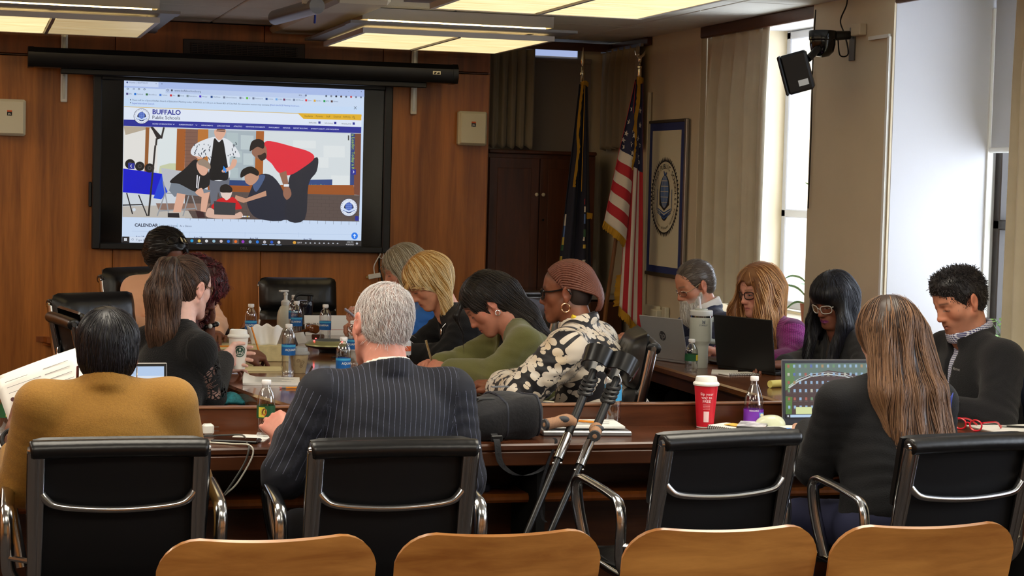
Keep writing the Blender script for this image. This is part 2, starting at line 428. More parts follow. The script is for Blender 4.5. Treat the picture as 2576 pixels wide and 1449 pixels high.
def fixture(x0, x1, y0, y1, label, lens=(0, 0)):
    cx, cy = (x0+x1)/2, (y0+y1)/2; w, d = x1-x0, y1-y0
    t = thing('ceiling_light', label, 'ceiling light', (cx, cy, 2.44), 0, 'square ceiling lights')
    f = MB()      # lens frame
    for s_ in (-1, 1):
        f.box((0, s_*(d/2-.012), .015), (w, .024, .03)); f.box((s_*(w/2-.012), 0, .0155), (.024, d-.05, .029))
    f.build('lens_frame', m_fix, t)
    MB().box((0, 0, .005), (.018, d-.04, .02)).build('divider', m_fixg, t)
    for i in (-1, 1):
        for j in (-1, 1):
            MB().box((0, 0, 0), (w/2-.036, d/2-.020, .006)).build('lens', (m_lens, m_lens3, m_lens_fill)[lens[(i+1)//2]], t, (i*w/4, j*(d/4-.006), .006))
    pl = MB()     # broad flange that carries the lens, open in the middle
    for s_ in (-1, 1):
        pl.box((0, s_*(d/2+.04), .05), (w+.2, .19, .016)); pl.box((s_*(w/2+.02), 0, .05), (.14, d-.1, .016))
    pl.build('flange', m_fixg, t)
    h = MB()
    for s_ in (-1, 1):
        h.box((0, s_*(d/2-.03), .118), (w, .01, .075)); h.box((s_*(w/2-.005), 0, .118), (.01, d-.06, .075))
    h.box((0, 0, .151), (w, d-.05, .008))
    h.build('housing', m_fix, t)
    tb = MB()
    for q in range(4): tb.cyl((-w/2+.04, -d/2+.06+q*.0, .07), (w/2-.04, -d/2+.06, .07), .012, n=8) if q == 0 else None
    tb.build('tube', m_tube, t)
    return t
fixture(2.14, 3.295, 10.71, 11.99, 'square ceiling light hanging in front of the projection screen housing')
fixture(-.17, .985, 10.71, 11.99, 'square ceiling light at the top left corner, partly unlit', (0, 1))
fixture(2.14, 3.24, 7.78, 9.06, 'nearest square ceiling light at the top centre of the photo')
for k, (x, y) in enumerate(((-.17, 7.78), (2.14, 4.8), (-.17, 4.8), (2.14, 1.8), (-.17, 1.8), (-2.48, 7.78), (-2.48, 4.8), (-2.48, 1.8), (-2.48, 10.71))):  # unseen fixtures; all but the first added brighter to fill the room
    fixture(x, x+1.155, y, y+1.28, 'square ceiling light added out of view, %s' % ('above the mustard jacket person', 'above the crutches', 'above the left front chairs', 'above the right plywood chairs', 'above the viewer', 'over the left aisle', 'over the left aisle nearer the viewer', 'in the rear left corner', 'in the far left corner')[k], (0, 0) if k == 0 else (2, 2))

# grey tube (screen roller) under the ceiling with its blue cable
t = thing('conduit_tube', 'grey metal tube slung under the ceiling with a blue cable', 'tube', (1.66, 10.35, 2.53))
MB().cyl((-.03, .35, -.03), (.06, -.5, -.03), .042, n=20).build('barrel', mat('grey tube paint', (118, 120, 126), .35, .3), t)
MB().box((.02, -.42, .03), (.05, .04, .09)).build('bracket', m_wplast, t)
MB().tube(smooth([(.03, -.40, .02), (.07, -.36, -.01), (.085, -.30, -.05), (.09, -.26, -.1)], 6), .006, 6).build('cable', mat('blue cable', (40, 60, 140), .4), t)

# ------------------------------------------------------------------ things on the back wall
# display with its page
m_bez = mat('display bezel', (22, 22, 23), .35)
tv = thing('display_monitor', 'large black wall display showing a school website page', 'monitor', (1.70, 12.36, 1.105))
WTV, HTV = 1.956, 1.135
b_ = MB()
for s_ in (-1, 1): b_.box((s_*(WTV/2-.027), 0, HTV/2), (.054, .06, HTV), b=.006)
b_.box((0, 0, .02), (WTV-.1, .06, .042), b=.006); b_.box((0, 0, HTV-.025), (WTV-.1, .06, .05), b=.006)
b_.build('bezel', m_bez, tv)
MB().box((0, .012, HTV/2), (WTV-.09, .03, HTV-.07)).build('glass_panel', mat('display glass', (20, 20, 22), .12), tv)
MB().box((-.99, .0, .35), (.02, .04, .16), b=.005).build('side_bracket', m_blackm, tv)
v, f = text_geo('DELL', .022, .01, 'CENTER')
MB().add(v, f, M=TR((0, -.031, .012), rx=PI/2)).build('maker_mark', mat('grey print', (120, 120, 122), .5), tv)

# the page on the display; drawn on a canvas measured like a print (units of 1/1850 of the page width)
PX0, PX1, PZ0, PZ1 = .9145, 2.4855, 1.150, 2.202
class Page:
    """coloured flat print: polygons stacked in thin layers, colour stored per corner"""
    def __init__(s): s.v = []; s.f = []; s.c = []; s.k = 0
    def P(s, x, y):
        # x,y measured on a slightly skewed enlargement of the page
        u, v = x/1860., y/1265.
        for _ in range(3):
            xl, xr = 98-12*v, 1970-32*v
            u = (x-xl)/(xr-xl); v = (y-(84+74*u))/((1355+22*u)-(84+74*u))
        return (PX0+u*(PX1-PX0)-1.70, PZ1+v*(PZ0-PZ1)-1.105)
    def poly(s, pts, c, lay=None):
        s.k += 1; y = -.0045-s.k*.000012
        o = len(s.v); s.v += [(*s.P(*p),) for p in pts]; s.v[o:] = [(x, y, z) for x, z in s.v[o:]]
        s.f.append(tuple(range(o, o+len(pts)))); s.c.append(c)
    def rect(s, x0, y0, x1, y1, c, sk=.0395):
        s.poly([(x0, y0), (x1, y0+(x1-x0)*sk), (x1, y1+(x1-x0)*sk), (x0, y1)], c)
    def oval(s, x, y, rx, ry, c, n=20, a0=0, a1=2*PI):
        s.poly([(x+rx*math.cos(a0+(a1-a0)*i/n), y+ry*math.sin(a0+(a1-a0)*i/n)) for i in range(n if a1-a0 > 6.2 else n+1)], c)
    def line(s, pts, w, c):
        for (x0, y0), (x1, y1) in zip(pts[:-1], pts[1:]):
            dx, dy = x1-x0, y1-y0; L = math.hypot(dx, dy) or 1; nx, ny = -dy/L*w/2, dx/L*w/2
            s.poly([(x0+nx, y0+ny), (x1+nx, y1+ny), (x1-nx, y1-ny), (x0-nx, y0-ny)], c)
    def text(s, t, x, y, size, c, bold=0., sk=.037):
        v, f = text_geo(t, size, bold); s.k += 1; yy = -.0045-s.k*.000012
        o = len(s.v)
        for px, py, _ in v:
            X, Z = s.P(x+px, y-py+px*sk); s.v.append((X, yy, Z))
        for q in f: s.f.append(tuple(i+o for i in q)); s.c.append(c)
    def spl(s, pts, c, n=4): s.poly([(p.x, p.y) for p in smooth([(a, b, 0) for a, b in pts], n, True)], c)
    def build(s, name, m, parent):
        me = bpy.data.meshes.new(name); me.from_pydata(s.v, [], s.f); me.materials.append(m)
        at = me.color_attributes.new('Col', 'FLOAT_COLOR', 'CORNER'); buf = []
        for q, c in zip(s.f, s.c): buf += list((*lin(c), 1))*len(q)
        at.data.foreach_set('color', buf); me.update()
        return link(name, me, parent)
m_page = mat('lit page', (255, 255, 255), .25, emit=.39, attr='Col')
m_page.node_tree.nodes['B'].inputs['Base Color'].default_value = (.02, .02, .02, 1)
for l_ in list(m_page.node_tree.links):
    if l_.to_socket.name == 'Base Color': m_page.node_tree.links.remove(l_)
pg = Page()
SKY = (196, 216, 244); INK = (40, 48, 66); NAVY = (38, 44, 150); MUT = (110, 122, 150)
pg.poly([(98, 84), (1970, 158), (1938, 1377), (86, 1355)], (204, 222, 247))
pg.rect(98, 84, 1970, 152, (170, 190, 236)); pg.rect(100, 86, 358, 140, (202, 217, 246))
pg.text('Home | BUFFALO', 136, 118, 19, MUT); pg.oval(122, 112, 7, 7, (70, 84, 140)); pg.text('+', 377, 132, 24, INK); pg.text('x', 336, 126, 17, INK)
for x, c in ((126, INK), (172, MUT), (210, INK), (252, INK)): pg.oval(x, 162+(x-126)*.03, 8, 7, c); pg.oval(x, 162+(x-126)*.03, 5, 4.5, (196, 214, 244))
pg.rect(412, 158, 1500, 196, (188, 206, 240)); pg.oval(428, 172, 8, 9, INK); pg.oval(428, 172, 5, 6, (190, 208, 240)); pg.oval(460, 174, 6, 9, INK)
pg.text('www.buffaloschools.org', 480, 182, 21, (66, 76, 100))
pg.text('80%', 1446, 217, 15, INK); pg.oval(1502, 214, 8, 8, MUT)
for i, c in enumerate(((90, 100, 120), (120, 130, 150), (30, 40, 60), (80, 50, 50), (90, 100, 120), (200, 40, 50), MUT, MUT)):
    pg.oval(1664+i*39.8, 219+i*1.4, 8, 8, c)
for x in (1755, 1845, 1895, 1945): pg.text('x' if x == 1945 else '-', x-5, 190, 22, INK)
tabs = [('BPS', 122, (80, 70, 130)), ('Outlook', 182, (20, 110, 210)), ('BoardDocs', 270, (50, 110, 60)), ('Vehicle', 373, (70, 120, 210)), ('Bus', 453, (200, 50, 60)), ('Emds', 512, INK), ('Executime', 580, (120, 140, 150)), ('Manage', 678, (70, 40, 200)), ('MailMeter', 765, (20, 70, 140)), ('School Closure', 862, MUT), ('Sir', 988, MUT), ('IC', 1040, (90, 190, 40)), ('Dashboard', 1089, MUT), ('archive', 1192, (20, 70, 140)), ('CMIX', 1270, (110, 170, 230)), ('NYSED', 1331, (110, 40, 90)), ('NYS Portal', 1408, MUT), ('Epam', 1504, (220, 50, 60)), ('Bonfire', 1572, (220, 170, 60)), ('EPM', 1649, (30, 160, 80)), ('Rowan', 1708, (90, 60, 60))]
for t_, x, c in tabs:
    y = 200+(x-122)*.0375; pg.rect(x-8, y-8, x+8, y+8, c); pg.text(t_, x+13, y+5, 13.5, (78, 88, 112))
pg.rect(98, 212+22, 1962, 300, (200, 222, 250)); pg.rect(98, 298, 1950, 302, (222, 186, 70))
pg.oval(147, 247, 4, 4, INK); pg.oval(147, 270, 4, 4, INK)
pg.text('There will be a Special Buffalo Board of Education Meeting today, 4/28/2025, at 3:30 p.m. in Room 801 of City Hall. An executive session may convene. |', 157, 254, 17.3, (58, 66, 92))
pg.text('Watch the BOE Meeting livestream.', 1218, 292, 16, (70, 86, 190)); pg.text('Superintendent Search', 157, 279, 18.5, (70, 86, 190))
pg.line([(1886, 299), (1906, 321)], 3, INK); pg.line([(1906, 299), (1886, 321)], 3, INK)
pg.poly([(98, 303), (1948, 376), (1944, 458), (96, 400)], (226, 235, 250))
pg.poly([(1436, 350), (1946, 361), (1944, 407), (1482, 394)], (226, 178, 44))
for t_, x in (('Students', 1490), ('Parents', 1580), ('Staff', 1662), ('District', 1722), ('RFP(Q)', 1800)): pg.text(t_, x, 378+(x-1490)*.025, 19, (92, 72, 20))
pg.oval(1881, 382, 8, 8, (92, 72, 20)); pg.oval(1881, 382, 5.5, 5.5, (226, 178, 44)); pg.line([(1886, 388), (1893, 396)], 3, (92, 72, 20))
for t_, x in (('EXPLORE', 1524), ('SCHOOLS', 1650), ('TRANSLATE', 1782)):
    pg.text(t_, x, 429+(x-1524)*.03, 15, INK); e_ = x+(76 if x < 1700 else 92)
    pg.rect(e_, 414+(x-1524)*.03, e_+18, 432+(x-1524)*.03, NAVY, .02)
pg.poly([(96, 400), (1944, 458), (1942, 506), (95, 449)], NAVY)
for t_, x in (('BOARD OF EDUCATION', 313), ('SUPERINTENDENT', 514), ('DEPARTMENTS', 686), ('JOIN OUR TEAM', 808), ('ATHLETICS', 935), ('KEYSTONE DOCUMENTS', 1030), ('ENROLLMENT', 1209), ('INFOHUB', 1320), ('REPORT BULLYING', 1402), ('DIVERSITY, EQUITY, AND INCLUSION', 1541)):
    pg.text(t_, x, 437+(x-313)*.0305, 13.2, (214, 222, 250), .012, .03)
for x in (474, 648): pg.line([(x-6, 433+(x-474)*.035), (x, 440+(x-474)*.035), (x+6, 433+(x-474)*.035)], 2.5, (220, 226, 250))
pg.text('BUFFALO', 311, 357, 52, NAVY, .03, .03); pg.text('Public Schools', 310, 394, 37, (52, 56, 84), .004, .03)
def emblem(pg, x, y, r):
    pg.oval(x, y, r, r, (40, 46, 80), 28); pg.oval(x, y, r*.95, r*.95, (232, 238, 250), 28)
    pg.oval(x, y, r*.80, r*.80, (190, 200, 226), 28); pg.oval(x, y, r*.77, r*.77, (228, 236, 250), 28)
    for i in range(24):
        a = i*2*PI/24; pg.oval(x+r*.865*math.cos(a), y+r*.865*math.sin(a), r*.04, r*.04, (90, 100, 140), 6)
    pg.oval(x, y+.05*r, r*.55, r*.58, (24, 26, 44), 24); pg.oval(x, y-.1*r, r*.42, r*.46, (66, 96, 190), 20)
    for k in (-.2, 0, .2): pg.line([(x-r*.4, y-.1*r+k*r), (x+r*.4, y-.1*r+k*r)], r*.03, (150, 176, 230)); pg.line([(x+k*r, y-.5*r), (x+k*r*1.1, y+.32*r)], r*.03, (150, 176, 230))
    for s_ in (-1, 1): pg.poly([(x, y+.55*r), (x+s_*.68*r, y+.3*r), (x+s_*.62*r, y-.05*r), (x+s_*.5*r, y+.1*r), (x, y+.36*r)], (206, 222, 248)); pg.line([(x, y+.56*r), (x+s_*.68*r, y+.32*r)], r*.05, (60, 90, 170))
    pg.poly([(x-.12*r, y-.75*r), (x, y-.55*r), (x+.2*r, y-.72*r), (x+.05*r, y-.5*r)], (24, 26, 44))
emblem(pg, 231, 374, 60)
# the slide in the page: a school corridor with five figures around a small rover project
pg.poly([(95, 450), (1942, 506), (1922, 1186), (89, 1157)], (206, 214, 222))
pg.poly([(95, 450), (500, 468), (494, 800), (93, 790)], (228, 226, 222)); pg.poly([(95, 450), (330, 458), (110, 520)], (184, 170, 150))
pg.poly([(352, 468), (500, 472), (494, 900), (350, 830)], (222, 230, 232)); pg.poly([(440, 740), (494, 740), (494, 850), (360, 820), (370, 760)], (200, 206, 170))
pg.poly([(262, 460), (290, 462), (278, 840), (252, 838)], (150, 92, 46)); pg.poly([(500, 470), (566, 472), (556, 860), (488, 860)], (164, 92, 40))
pg.poly([(566, 472), (660, 476), (650, 900), (556, 900)], (128, 92, 78))
for i in range(14): pg.line([(556, 500+i*28), (655, 502+i*28)], 2.5, (104, 72, 62))
pg.poly([(660, 474), (740, 476), (735, 900), (650, 900)], (186, 116, 50)); pg.poly([(740, 478), (1110, 490), (1100, 920), (735, 900)], (168, 182, 190))
for i, (x, y, w, h) in enumerate(((880, 500, 90, 100), (990, 520, 100, 110), (900, 640, 100, 90), (1010, 660, 80, 90), (880, 770, 90, 80), (1000, 790, 90, 90))): pg.rect(x, y, x+w, y+h, (190, 204, 208) if i % 2 else (178, 194, 198))
pg.poly([(1110, 488), (1172, 490), (1160, 900), (1096, 900)], (170, 96, 40)); pg.poly([(1172, 492), (1860, 510), (1850, 920), (1160, 900)], (216, 224, 228))
for x, y, w, h in ((1400, 560, 180, 60), (1640, 600, 170, 90), (1560, 690, 120, 80), (1700, 830, 150, 80), (1420, 650, 120, 60)): pg.rect(x, y, x+w, y+h, (226, 232, 234), .02)
pg.poly([(1520, 865), (1710, 862), (1708, 912), (1515, 922)], (52, 74, 130)); pg.text('a Leader. Today', 1525, 912, 22, (150, 190, 80)); pg.rect(1836, 522, 1846, 560, (60, 60, 60))
pg.poly([(1858, 506), (1892, 508), (1884, 905), (1850, 905)], (50, 70, 130))
v_, f_ = text_geo('a Leader. Today a Re', 34); o_ = len(pg.v); pg.k += 1
for px, py, _ in v_:
    X, Z = pg.P(1866+py, 512+px); pg.v.append((X, -.0045-pg.k*.000012, Z))
for q in f_: pg.f.append(tuple(i+o_ for i in q)); pg.c.append((170, 205, 60))
pg.poly([(1892, 508), (1942, 508), (1930, 985), (1880, 980)], (120, 72, 56)); pg.poly([(735, 905), (1880, 905), (1885, 985), (735, 960)], (156, 84, 36)); pg.poly([(880, 868), (1060, 872), (1058, 914), (880, 908)], (40, 66, 120))
pg.poly([(560, 950), (1930, 985), (1922, 1186), (560, 1166)], (92, 78, 74))
for j in range(8): pg.line([(560, 965+j*27), (1926, 1000+j*27)], 2, (74, 62, 60))
for j in range(8):
    for i in range(22): x = 570+i*62+(j % 2)*31; pg.line([(x, 966+j*27+(x-560)*.025), (x-1, 992+j*27+(x-560)*.025)], 2, (74, 62, 60))
pg.poly([(89, 1075), (560, 1060), (620, 1166), (89, 1157)], (190, 184, 176)); pg.poly([(340, 1050), (760, 1050), (720, 1110), (360, 1100)], (140, 112, 100))
pg.poly([(93, 780), (385, 820), (440, 950), (330, 985), (91, 965)], (10, 20, 205)); pg.poly([(385, 820), (440, 945), (380, 1020), (322, 1010), (330, 985)], (30, 70, 215))
for x, y, r in ((145, 745, 38), (218, 762, 36), (292, 776, 36)): pg.oval(x, y, r, r, (26, 24, 26)); pg.oval(x, y, r*.45, r*.45, (70, 66, 66)); pg.oval(x, y, r*.2, r*.2, (20, 20, 20))
pg.rect(130, 738, 178, 784, NAVY, .02); pg.line([(158, 750), (147, 761), (158, 772)], 4, (230, 235, 250))
for l_ in (((305, 458), (360, 545)), ((400, 460), (380, 548)), ((345, 545), (340, 600)), ((335, 600), (285, 1150))): pg.line(l_, 14, (48, 44, 44))
pg.poly([(300, 458), (318, 458), (390, 540), (350, 556)], (40, 36, 38))
for l_ in (((120, 970), (165, 1135)), ((210, 985), (275, 1150)), ((90, 1065), (240, 1060))): pg.line(l_, 9, (40, 40, 46))
pg.oval(176, 1100, 13, 13, (210, 220, 232)); pg.poly([(380, 775), (540, 800), (520, 950), (430, 960), (395, 890)], (188, 192, 198))
for l_ in (((395, 880), (440, 1150)), ((410, 970), (350, 1150)), ((590, 990), (545, 1150)), ((615, 990), (650, 1100)), ((360, 1110), (640, 1090)), ((420, 970), (640, 985))): pg.line(l_, 9, (150, 154, 160))
SK1 = (222, 172, 148); SK2 = (150, 104, 84); SK3 = (196, 148, 122)
# standing figure in a printed shirt
pg.poly([(740, 850), (905, 850), (895, 960), (830, 1005), (815, 960), (800, 1060), (760, 1060)], (104, 108, 120))
pg.spl([(775, 535), (640, 590), (606, 665), (690, 700), (735, 690), (760, 860), (900, 850), (905, 690), (985, 690), (940, 600), (870, 545)], (226, 230, 236))
for i in range(60):
    r_ = random.Random(i); x = r_.uniform(630, 960); y = 575+r_.uniform(0, 120)
    if abs(x-820) < 60: continue
    pg.line([(x, y), (x+r_.uniform(-14, 14), y+r_.uniform(6, 22))], 6, (60, 70, 86))
pg.spl([(785, 545), (770, 640), (745, 850), (820, 868), (895, 850), (870, 650), (850, 555), (820, 575)], (18, 18, 24))
pg.spl([(790, 478), (792, 530), (824, 560), (860, 530), (872, 478)], SK1); pg.line([(800, 488), (868, 494)], 5, (60, 40, 40)); pg.line([(805, 478), (870, 480)], 9, (90, 60, 44))
pg.poly([(632, 680), (660, 705), (700, 700), (690, 690)], SK1); pg.spl([(960, 715), (940, 770), (860, 810), (845, 790), (905, 760), (925, 710)], SK1)
# seated figure in a black hoodie
pg.poly([(455, 890), (570, 900), (760, 950), (735, 1000), (560, 980), (480, 1000), (440, 950)], (120, 130, 142))
pg.poly([(500, 970), (565, 980), (530, 1120), (470, 1120)], SK1); pg.poly([(690, 975), (752, 960), (720, 1120), (680, 1110)], SK1)
pg.poly([(430, 1125), (515, 1125), (520, 1162), (430, 1158)], (40, 36, 40)); pg.poly([(640, 1105), (700, 1115), (715, 1160), (660, 1164)], (60, 36, 40))
pg.spl([(640, 708), (560, 780), (445, 880), (520, 900), (640, 960), (700, 940), (750, 900), (740, 800), (700, 770)], (26, 26, 30))
pg.spl([(660, 720), (650, 770), (680, 825), (715, 830), (738, 790), (720, 730)], SK1); pg.spl([(655, 725), (700, 705), (750, 740), (752, 785), (700, 760), (668, 750)], (152, 134, 118))
pg.line([(655, 830), (650, 930)], 9, (220, 220, 226)); pg.line([(672, 840), (660, 935)], 7, (220, 220, 226)); pg.spl([(640, 960), (690, 930), (705, 1000), (665, 990)], SK1)
# crouching figure in navy
pg.spl([(1060, 960), (1130, 830), (1240, 840), (1330, 980), (1345, 1170), (1120, 1165), (1040, 1060)], (36, 40, 56)); pg.spl([(1080, 880), (1130, 832), (1180, 840), (1110, 960)], (72, 92, 132))
pg.spl([(1020, 830), (1030, 890), (1080, 905), (1130, 850), (1110, 790), (1050, 790)], SK3); pg.spl([(990, 850), (1000, 790), (1070, 762), (1128, 800), (1120, 835), (1060, 815)], (26, 22, 22))
pg.poly([(1185, 950), (1190, 990), (1010, 1045), (940, 1020), (950, 985), (1030, 1010)], SK3)
# child with a laptop
pg.spl([(835, 935), (840, 990), (875, 1025), (905, 1010), (922, 950), (880, 915)], (230, 208, 198)); pg.spl([(832, 960), (835, 915), (880, 900), (922, 930), (918, 962), (880, 965)], (32, 26, 26))
pg.spl([(850, 1005), (800, 1030), (770, 1090), (980, 1095), (985, 1060), (930, 1000), (880, 1025)], (206, 26, 34)); pg.poly([(782, 1032), (950, 1046), (945, 1140), (785, 1136)], (66, 66, 70))
pg.spl([(730, 1100), (760, 1085), (830, 1130), (930, 1135), (990, 1115), (985, 1165), (740, 1160)], (216, 178, 160)); pg.poly([(782, 1032), (950, 1046), (945, 1140), (785, 1136)], (60, 60, 64))
# leaning figure in red
pg.spl([(1590, 690), (1585, 800), (1520, 900), (1490, 1170), (1345, 1172), (1350, 990), (1380, 820), (1480, 760)], (38, 40, 52))
pg.spl([(1170, 590), (1220, 566), (1400, 610), (1530, 650), (1565, 700), (1480, 770), (1370, 830), (1285, 810), (1230, 740), (1180, 690)], (226, 44, 62))
pg.poly([(1290, 815), (1345, 795), (1365, 920), (1325, 920)], SK2); pg.spl([(1330, 930), (1365, 920), (1385, 980), (1350, 1020), (1320, 980)], SK2); pg.rect(1325, 900, 1366, 918, (230, 234, 240), 0)
pg.spl([(1085, 620), (1080, 670), (1150, 715), (1190, 690), (1185, 610), (1130, 590)], SK2); pg.spl([(1058, 640), (1075, 570), (1130, 550), (1172, 575), (1165, 625), (1120, 610), (1080, 635)], (30, 24, 24)); pg.spl([(1120, 680), (1150, 718), (1188, 695), (1180, 655), (1150, 670)], (50, 34, 30))
pg.poly([(855, 757), (885, 795), (872, 793), (880, 812), (870, 812), (862, 795), (853, 805)], (40, 140, 235))
pg.rect(1858, 783, 1898, 825, NAVY, .02); pg.line([(1874, 794), (1884, 804), (1874, 814)], 4, (230, 235, 250)); pg.rect(1890, 1146, 1918, 1180, NAVY, .02)
emblem(pg, 1840, 1079, 70)
for i in range(5): pg.oval(1005+i*12, 1150+i*.3, 5, 5, (236, 238, 245) if i != 3 else (220, 190, 60))
pg.text('CALENDAR', 180, 1231, 34, (26, 30, 56), .025, .01)
for x in (369, 503): pg.line([(x, 1207), (x, 1243)], 2, (120, 190, 210))
pg.text('See All Events', 394, 1230, 19, (52, 60, 90), 0, .01); pg.text('At a Glance', 521, 1232, 19, (52, 60, 90), 0, .01)
pg.line([(160, 1268), (1935, 1290)], 2, (176, 196, 226))
for x in (595, 1022, 1440): pg.line([(x, 1272), (x, 1310)], 2, (176, 196, 226))
for x in (188, 628, 1057, 1477): pg.text('Apr 28', x, 1318+(x-188)*.013, 23, (40, 50, 110), .008, .01)
pg.poly([(87, 1310), (1940, 1336), (1938, 1378), (86, 1356)], (44, 42, 44)); pg.poly([(142, 1311), (540, 1317), (540, 1361), (142, 1357)], (214, 226, 244))
pg.text('Type here to search', 190, 1343, 23, (92, 104, 124), 0, .01); pg.oval(166, 1332, 8, 8, MUT); pg.oval(166, 1332, 5.5, 5.5, (214, 226, 244))
for dx in (0, 11):
    for dy in (0, 11): pg.rect(102+dx, 1322+dy, 112+dx, 1332+dy, (235, 240, 250), 0)
for i, c in enumerate(((180, 180, 186), (40, 160, 220), (226, 196, 90), (220, 224, 230), (150, 190, 210), (210, 200, 205), (40, 110, 220), (230, 110, 40), (150, 60, 190), (150, 170, 190), (40, 120, 220), (190, 190, 200), (40, 90, 200), (220, 220, 225))):
    x = 558+i*56; y = 1340+i*.8
    if i == 7: pg.rect(x-24, y-19, x+24, y+19, (84, 80, 82), .01)
    pg.oval(x, y, 12, 12, c, 10)
    if i in (2, 11, 12, 13): pg.line([(x-20, y+20), (x+20, y+20)], 3, (160, 190, 230))
pg.oval(1408, 1352, 13, 12, (220, 160, 60)); pg.text('59°F', 1430, 1360, 19, (220, 220, 225), 0, .01)
for i in range(8): pg.oval(1497+i*36, 1355+i*.4, 7, 5, (190, 196, 206), 8)
pg.text('3:54 PM', 1822, 1352, 16, (215, 218, 225), 0, .01); pg.text('4/28/2025', 1814, 1370, 16, (215, 218, 225), 0, .01); pg.oval(1903, 1358, 9, 8, (190, 196, 206))
pg.oval(1885, 1299, 26, 27, (40, 126, 240)); pg.poly([(1885, 1282), (1897, 1298), (1889, 1298), (1889, 1314), (1881, 1314), (1881, 1298), (1873, 1298)], (225, 238, 255))
pg.build('web_page', m_page, tv)

# projection screen housing
t = thing('projection_screen', 'long black projection screen housing mounted above the display', 'projection screen', (1.69, 12.2, 2.30))
L_ = 2.69
pr = [(-.065, -.055), (-.085, -.02), (-.085, .035), (-.055, .068), (.06, .068), (.085, .04), (.085, -.03), (.06, -.055)]
def xprism(poly, x0, x1): return MB().add([(x0, y, z) for y, z in poly]+[(x1, y, z) for y, z in poly], [tuple(range(len(poly))), tuple(range(len(poly), 2*len(poly)))[::-1]]+[(i, len(poly)+i, len(poly)+(i+1) % len(poly), (i+1) % len(poly)) for i in range(len(poly))])
xprism(pr, -L_/2, L_/2).build('casing', mat('black casing', (16, 16, 18), .3, 0, .6), t)
xprism([(y*1.04, z*1.04) for y, z in pr], L_/2, L_/2+.035).build('end_cap', m_blackm, t)
xprism([(y*1.04, z*1.04) for y, z in pr], -L_/2-.035, -L_/2).build('end_cap', m_blackm, t)
MB().box((.0, .0, -.072), (2.36, .05, .036), b=.005).build('weight_bar', m_black, t)
MB().box((1.23, -.087, .008), (.052, .004, .022)).build('badge', mat('silver badge', (205, 200, 180), .35, .6), t)
lg = MB(); lg.add([(1.21, -.0895, .0), (1.22, -.0895, .0), (1.23, -.0895, .015), (1.215, -.0895, .015)], [(0, 1, 2, 3)]); lg.add([(1.228, -.0895, .0), (1.25, -.0895, .0), (1.25, -.0895, .012), (1.24, -.0895, .012)], [(0, 1, 2, 3)])
lg.build('badge_mark', m_black, t)
for x in (.54, 2.83):
    br = thing('wall_bracket', 'white slotted bracket holding the %s end of the screen housing' % ('left' if x < 1 else 'right'), 'bracket', (x, 12.385, 2.04), 0, 'screen brackets')
    MB().box((0, 0, .27), (.042, .022, .54), b=.004).build('rail', m_wplast, br)
    MB().box((0, -.013, .25), (.016, .006, .46)).build('slot', m_steel, br)
    MB().box((.03, -.07, .50), (.035, .12, .03), b=.004).build('arm', m_steel, br)
    MB().tube(smooth([(.03, -.07, .51), (.03, -.09, .57), (.03, -.05, .57), (.03, -.07, .51)], 4), .005, 6).build('hook', m_steel, br)
# air grille in the frieze
t = thing('air_grille', 'dark louvred air grille set high in the wooden wall', 'vent', (1.69, 12.396, 2.375))
MB().box((0, .004, .04), (.80, .01, .125), b=.003).build('frame', mat('brown grille', (48, 32, 24), .5), t)
MB().box((.0, -.0015, .045), (.70, .006, .075)).build('opening', m_dark, t)
sl = MB().box((0, 0, 0), (.70, .008, .006)).mesh('slat', mat('brown grille', (48, 32, 24)))
for i in range(7): link('slat', sl, t, (0, -.006, .012+i*.011))
vb = MB().box((0, 0, 0), (.004, .006, .075)).mesh('bar', mat('brown grille', (48, 32, 24)))
for i in range(20): link('bar', vb, t, (-.342+i*.036, -.008, .045))
# cream loudspeakers on the wall
def jbl(x, z, label, rz=0):
    t = thing('wall_loudspeaker', label, 'loudspeaker', (x, 12.40, z), rz, 'cream wall loudspeakers')
    prof = [(-.099, 0), (.099, 0), (.099, .01), (.08, .07), (-.08, .07), (-.099, .01)]
    MB().box((0, -.03, .115), (.20, .06, .23), b=.01).build('cabinet', m_cream, t)
    MB().box((0, -.068, .115), (.182, .022, .214), b=.008).build('grille', m_cream, t)
    MB().box((0, -.0795, .155), (.030, .003, .010)).build('logo_band', mat('orange print', (214, 92, 40), .5), t)
    MB().box((0, -.0795, .138), (.030, .003, .024)).build('logo_plate', m_black, t)
    v, f = text_geo('JBL', .015, .01, 'CENTER')
    MB().add(v, f, M=TR((0, -.0815, .132), rx=PI/2)).build('logo', m_wplast, t)
    return t
jbl(3.235, 1.843, 'cream wall loudspeaker at the right end of the wooden wall')
jbl(.205, 1.815, 'cream wall loudspeaker cut by the left edge of the photo')
# little corner shelf on the wall, left
t = thing('wall_shelf', 'small wooden wall shelf with rounded corner at the far left', 'shelf', (.63, 12.40, .5))
MB().prism([(-.20, -.015), (-.245, 0), (.3, 0), (.3, -.12), (-.12, -.12), (-.18, -.09)], 0, .035).build('board', m_frieze, t)
MB().prism([(-.20, -.01), (.3, -.01), (.3, -.10), (-.12, -.10)], -.02, 0).build('apron', m_frieze, t)
MB().box((.09, -.118, .018), (.42, .006, .006)).build('edge_strip', mat('brass strip', (200, 160, 90), .3, .8), t)
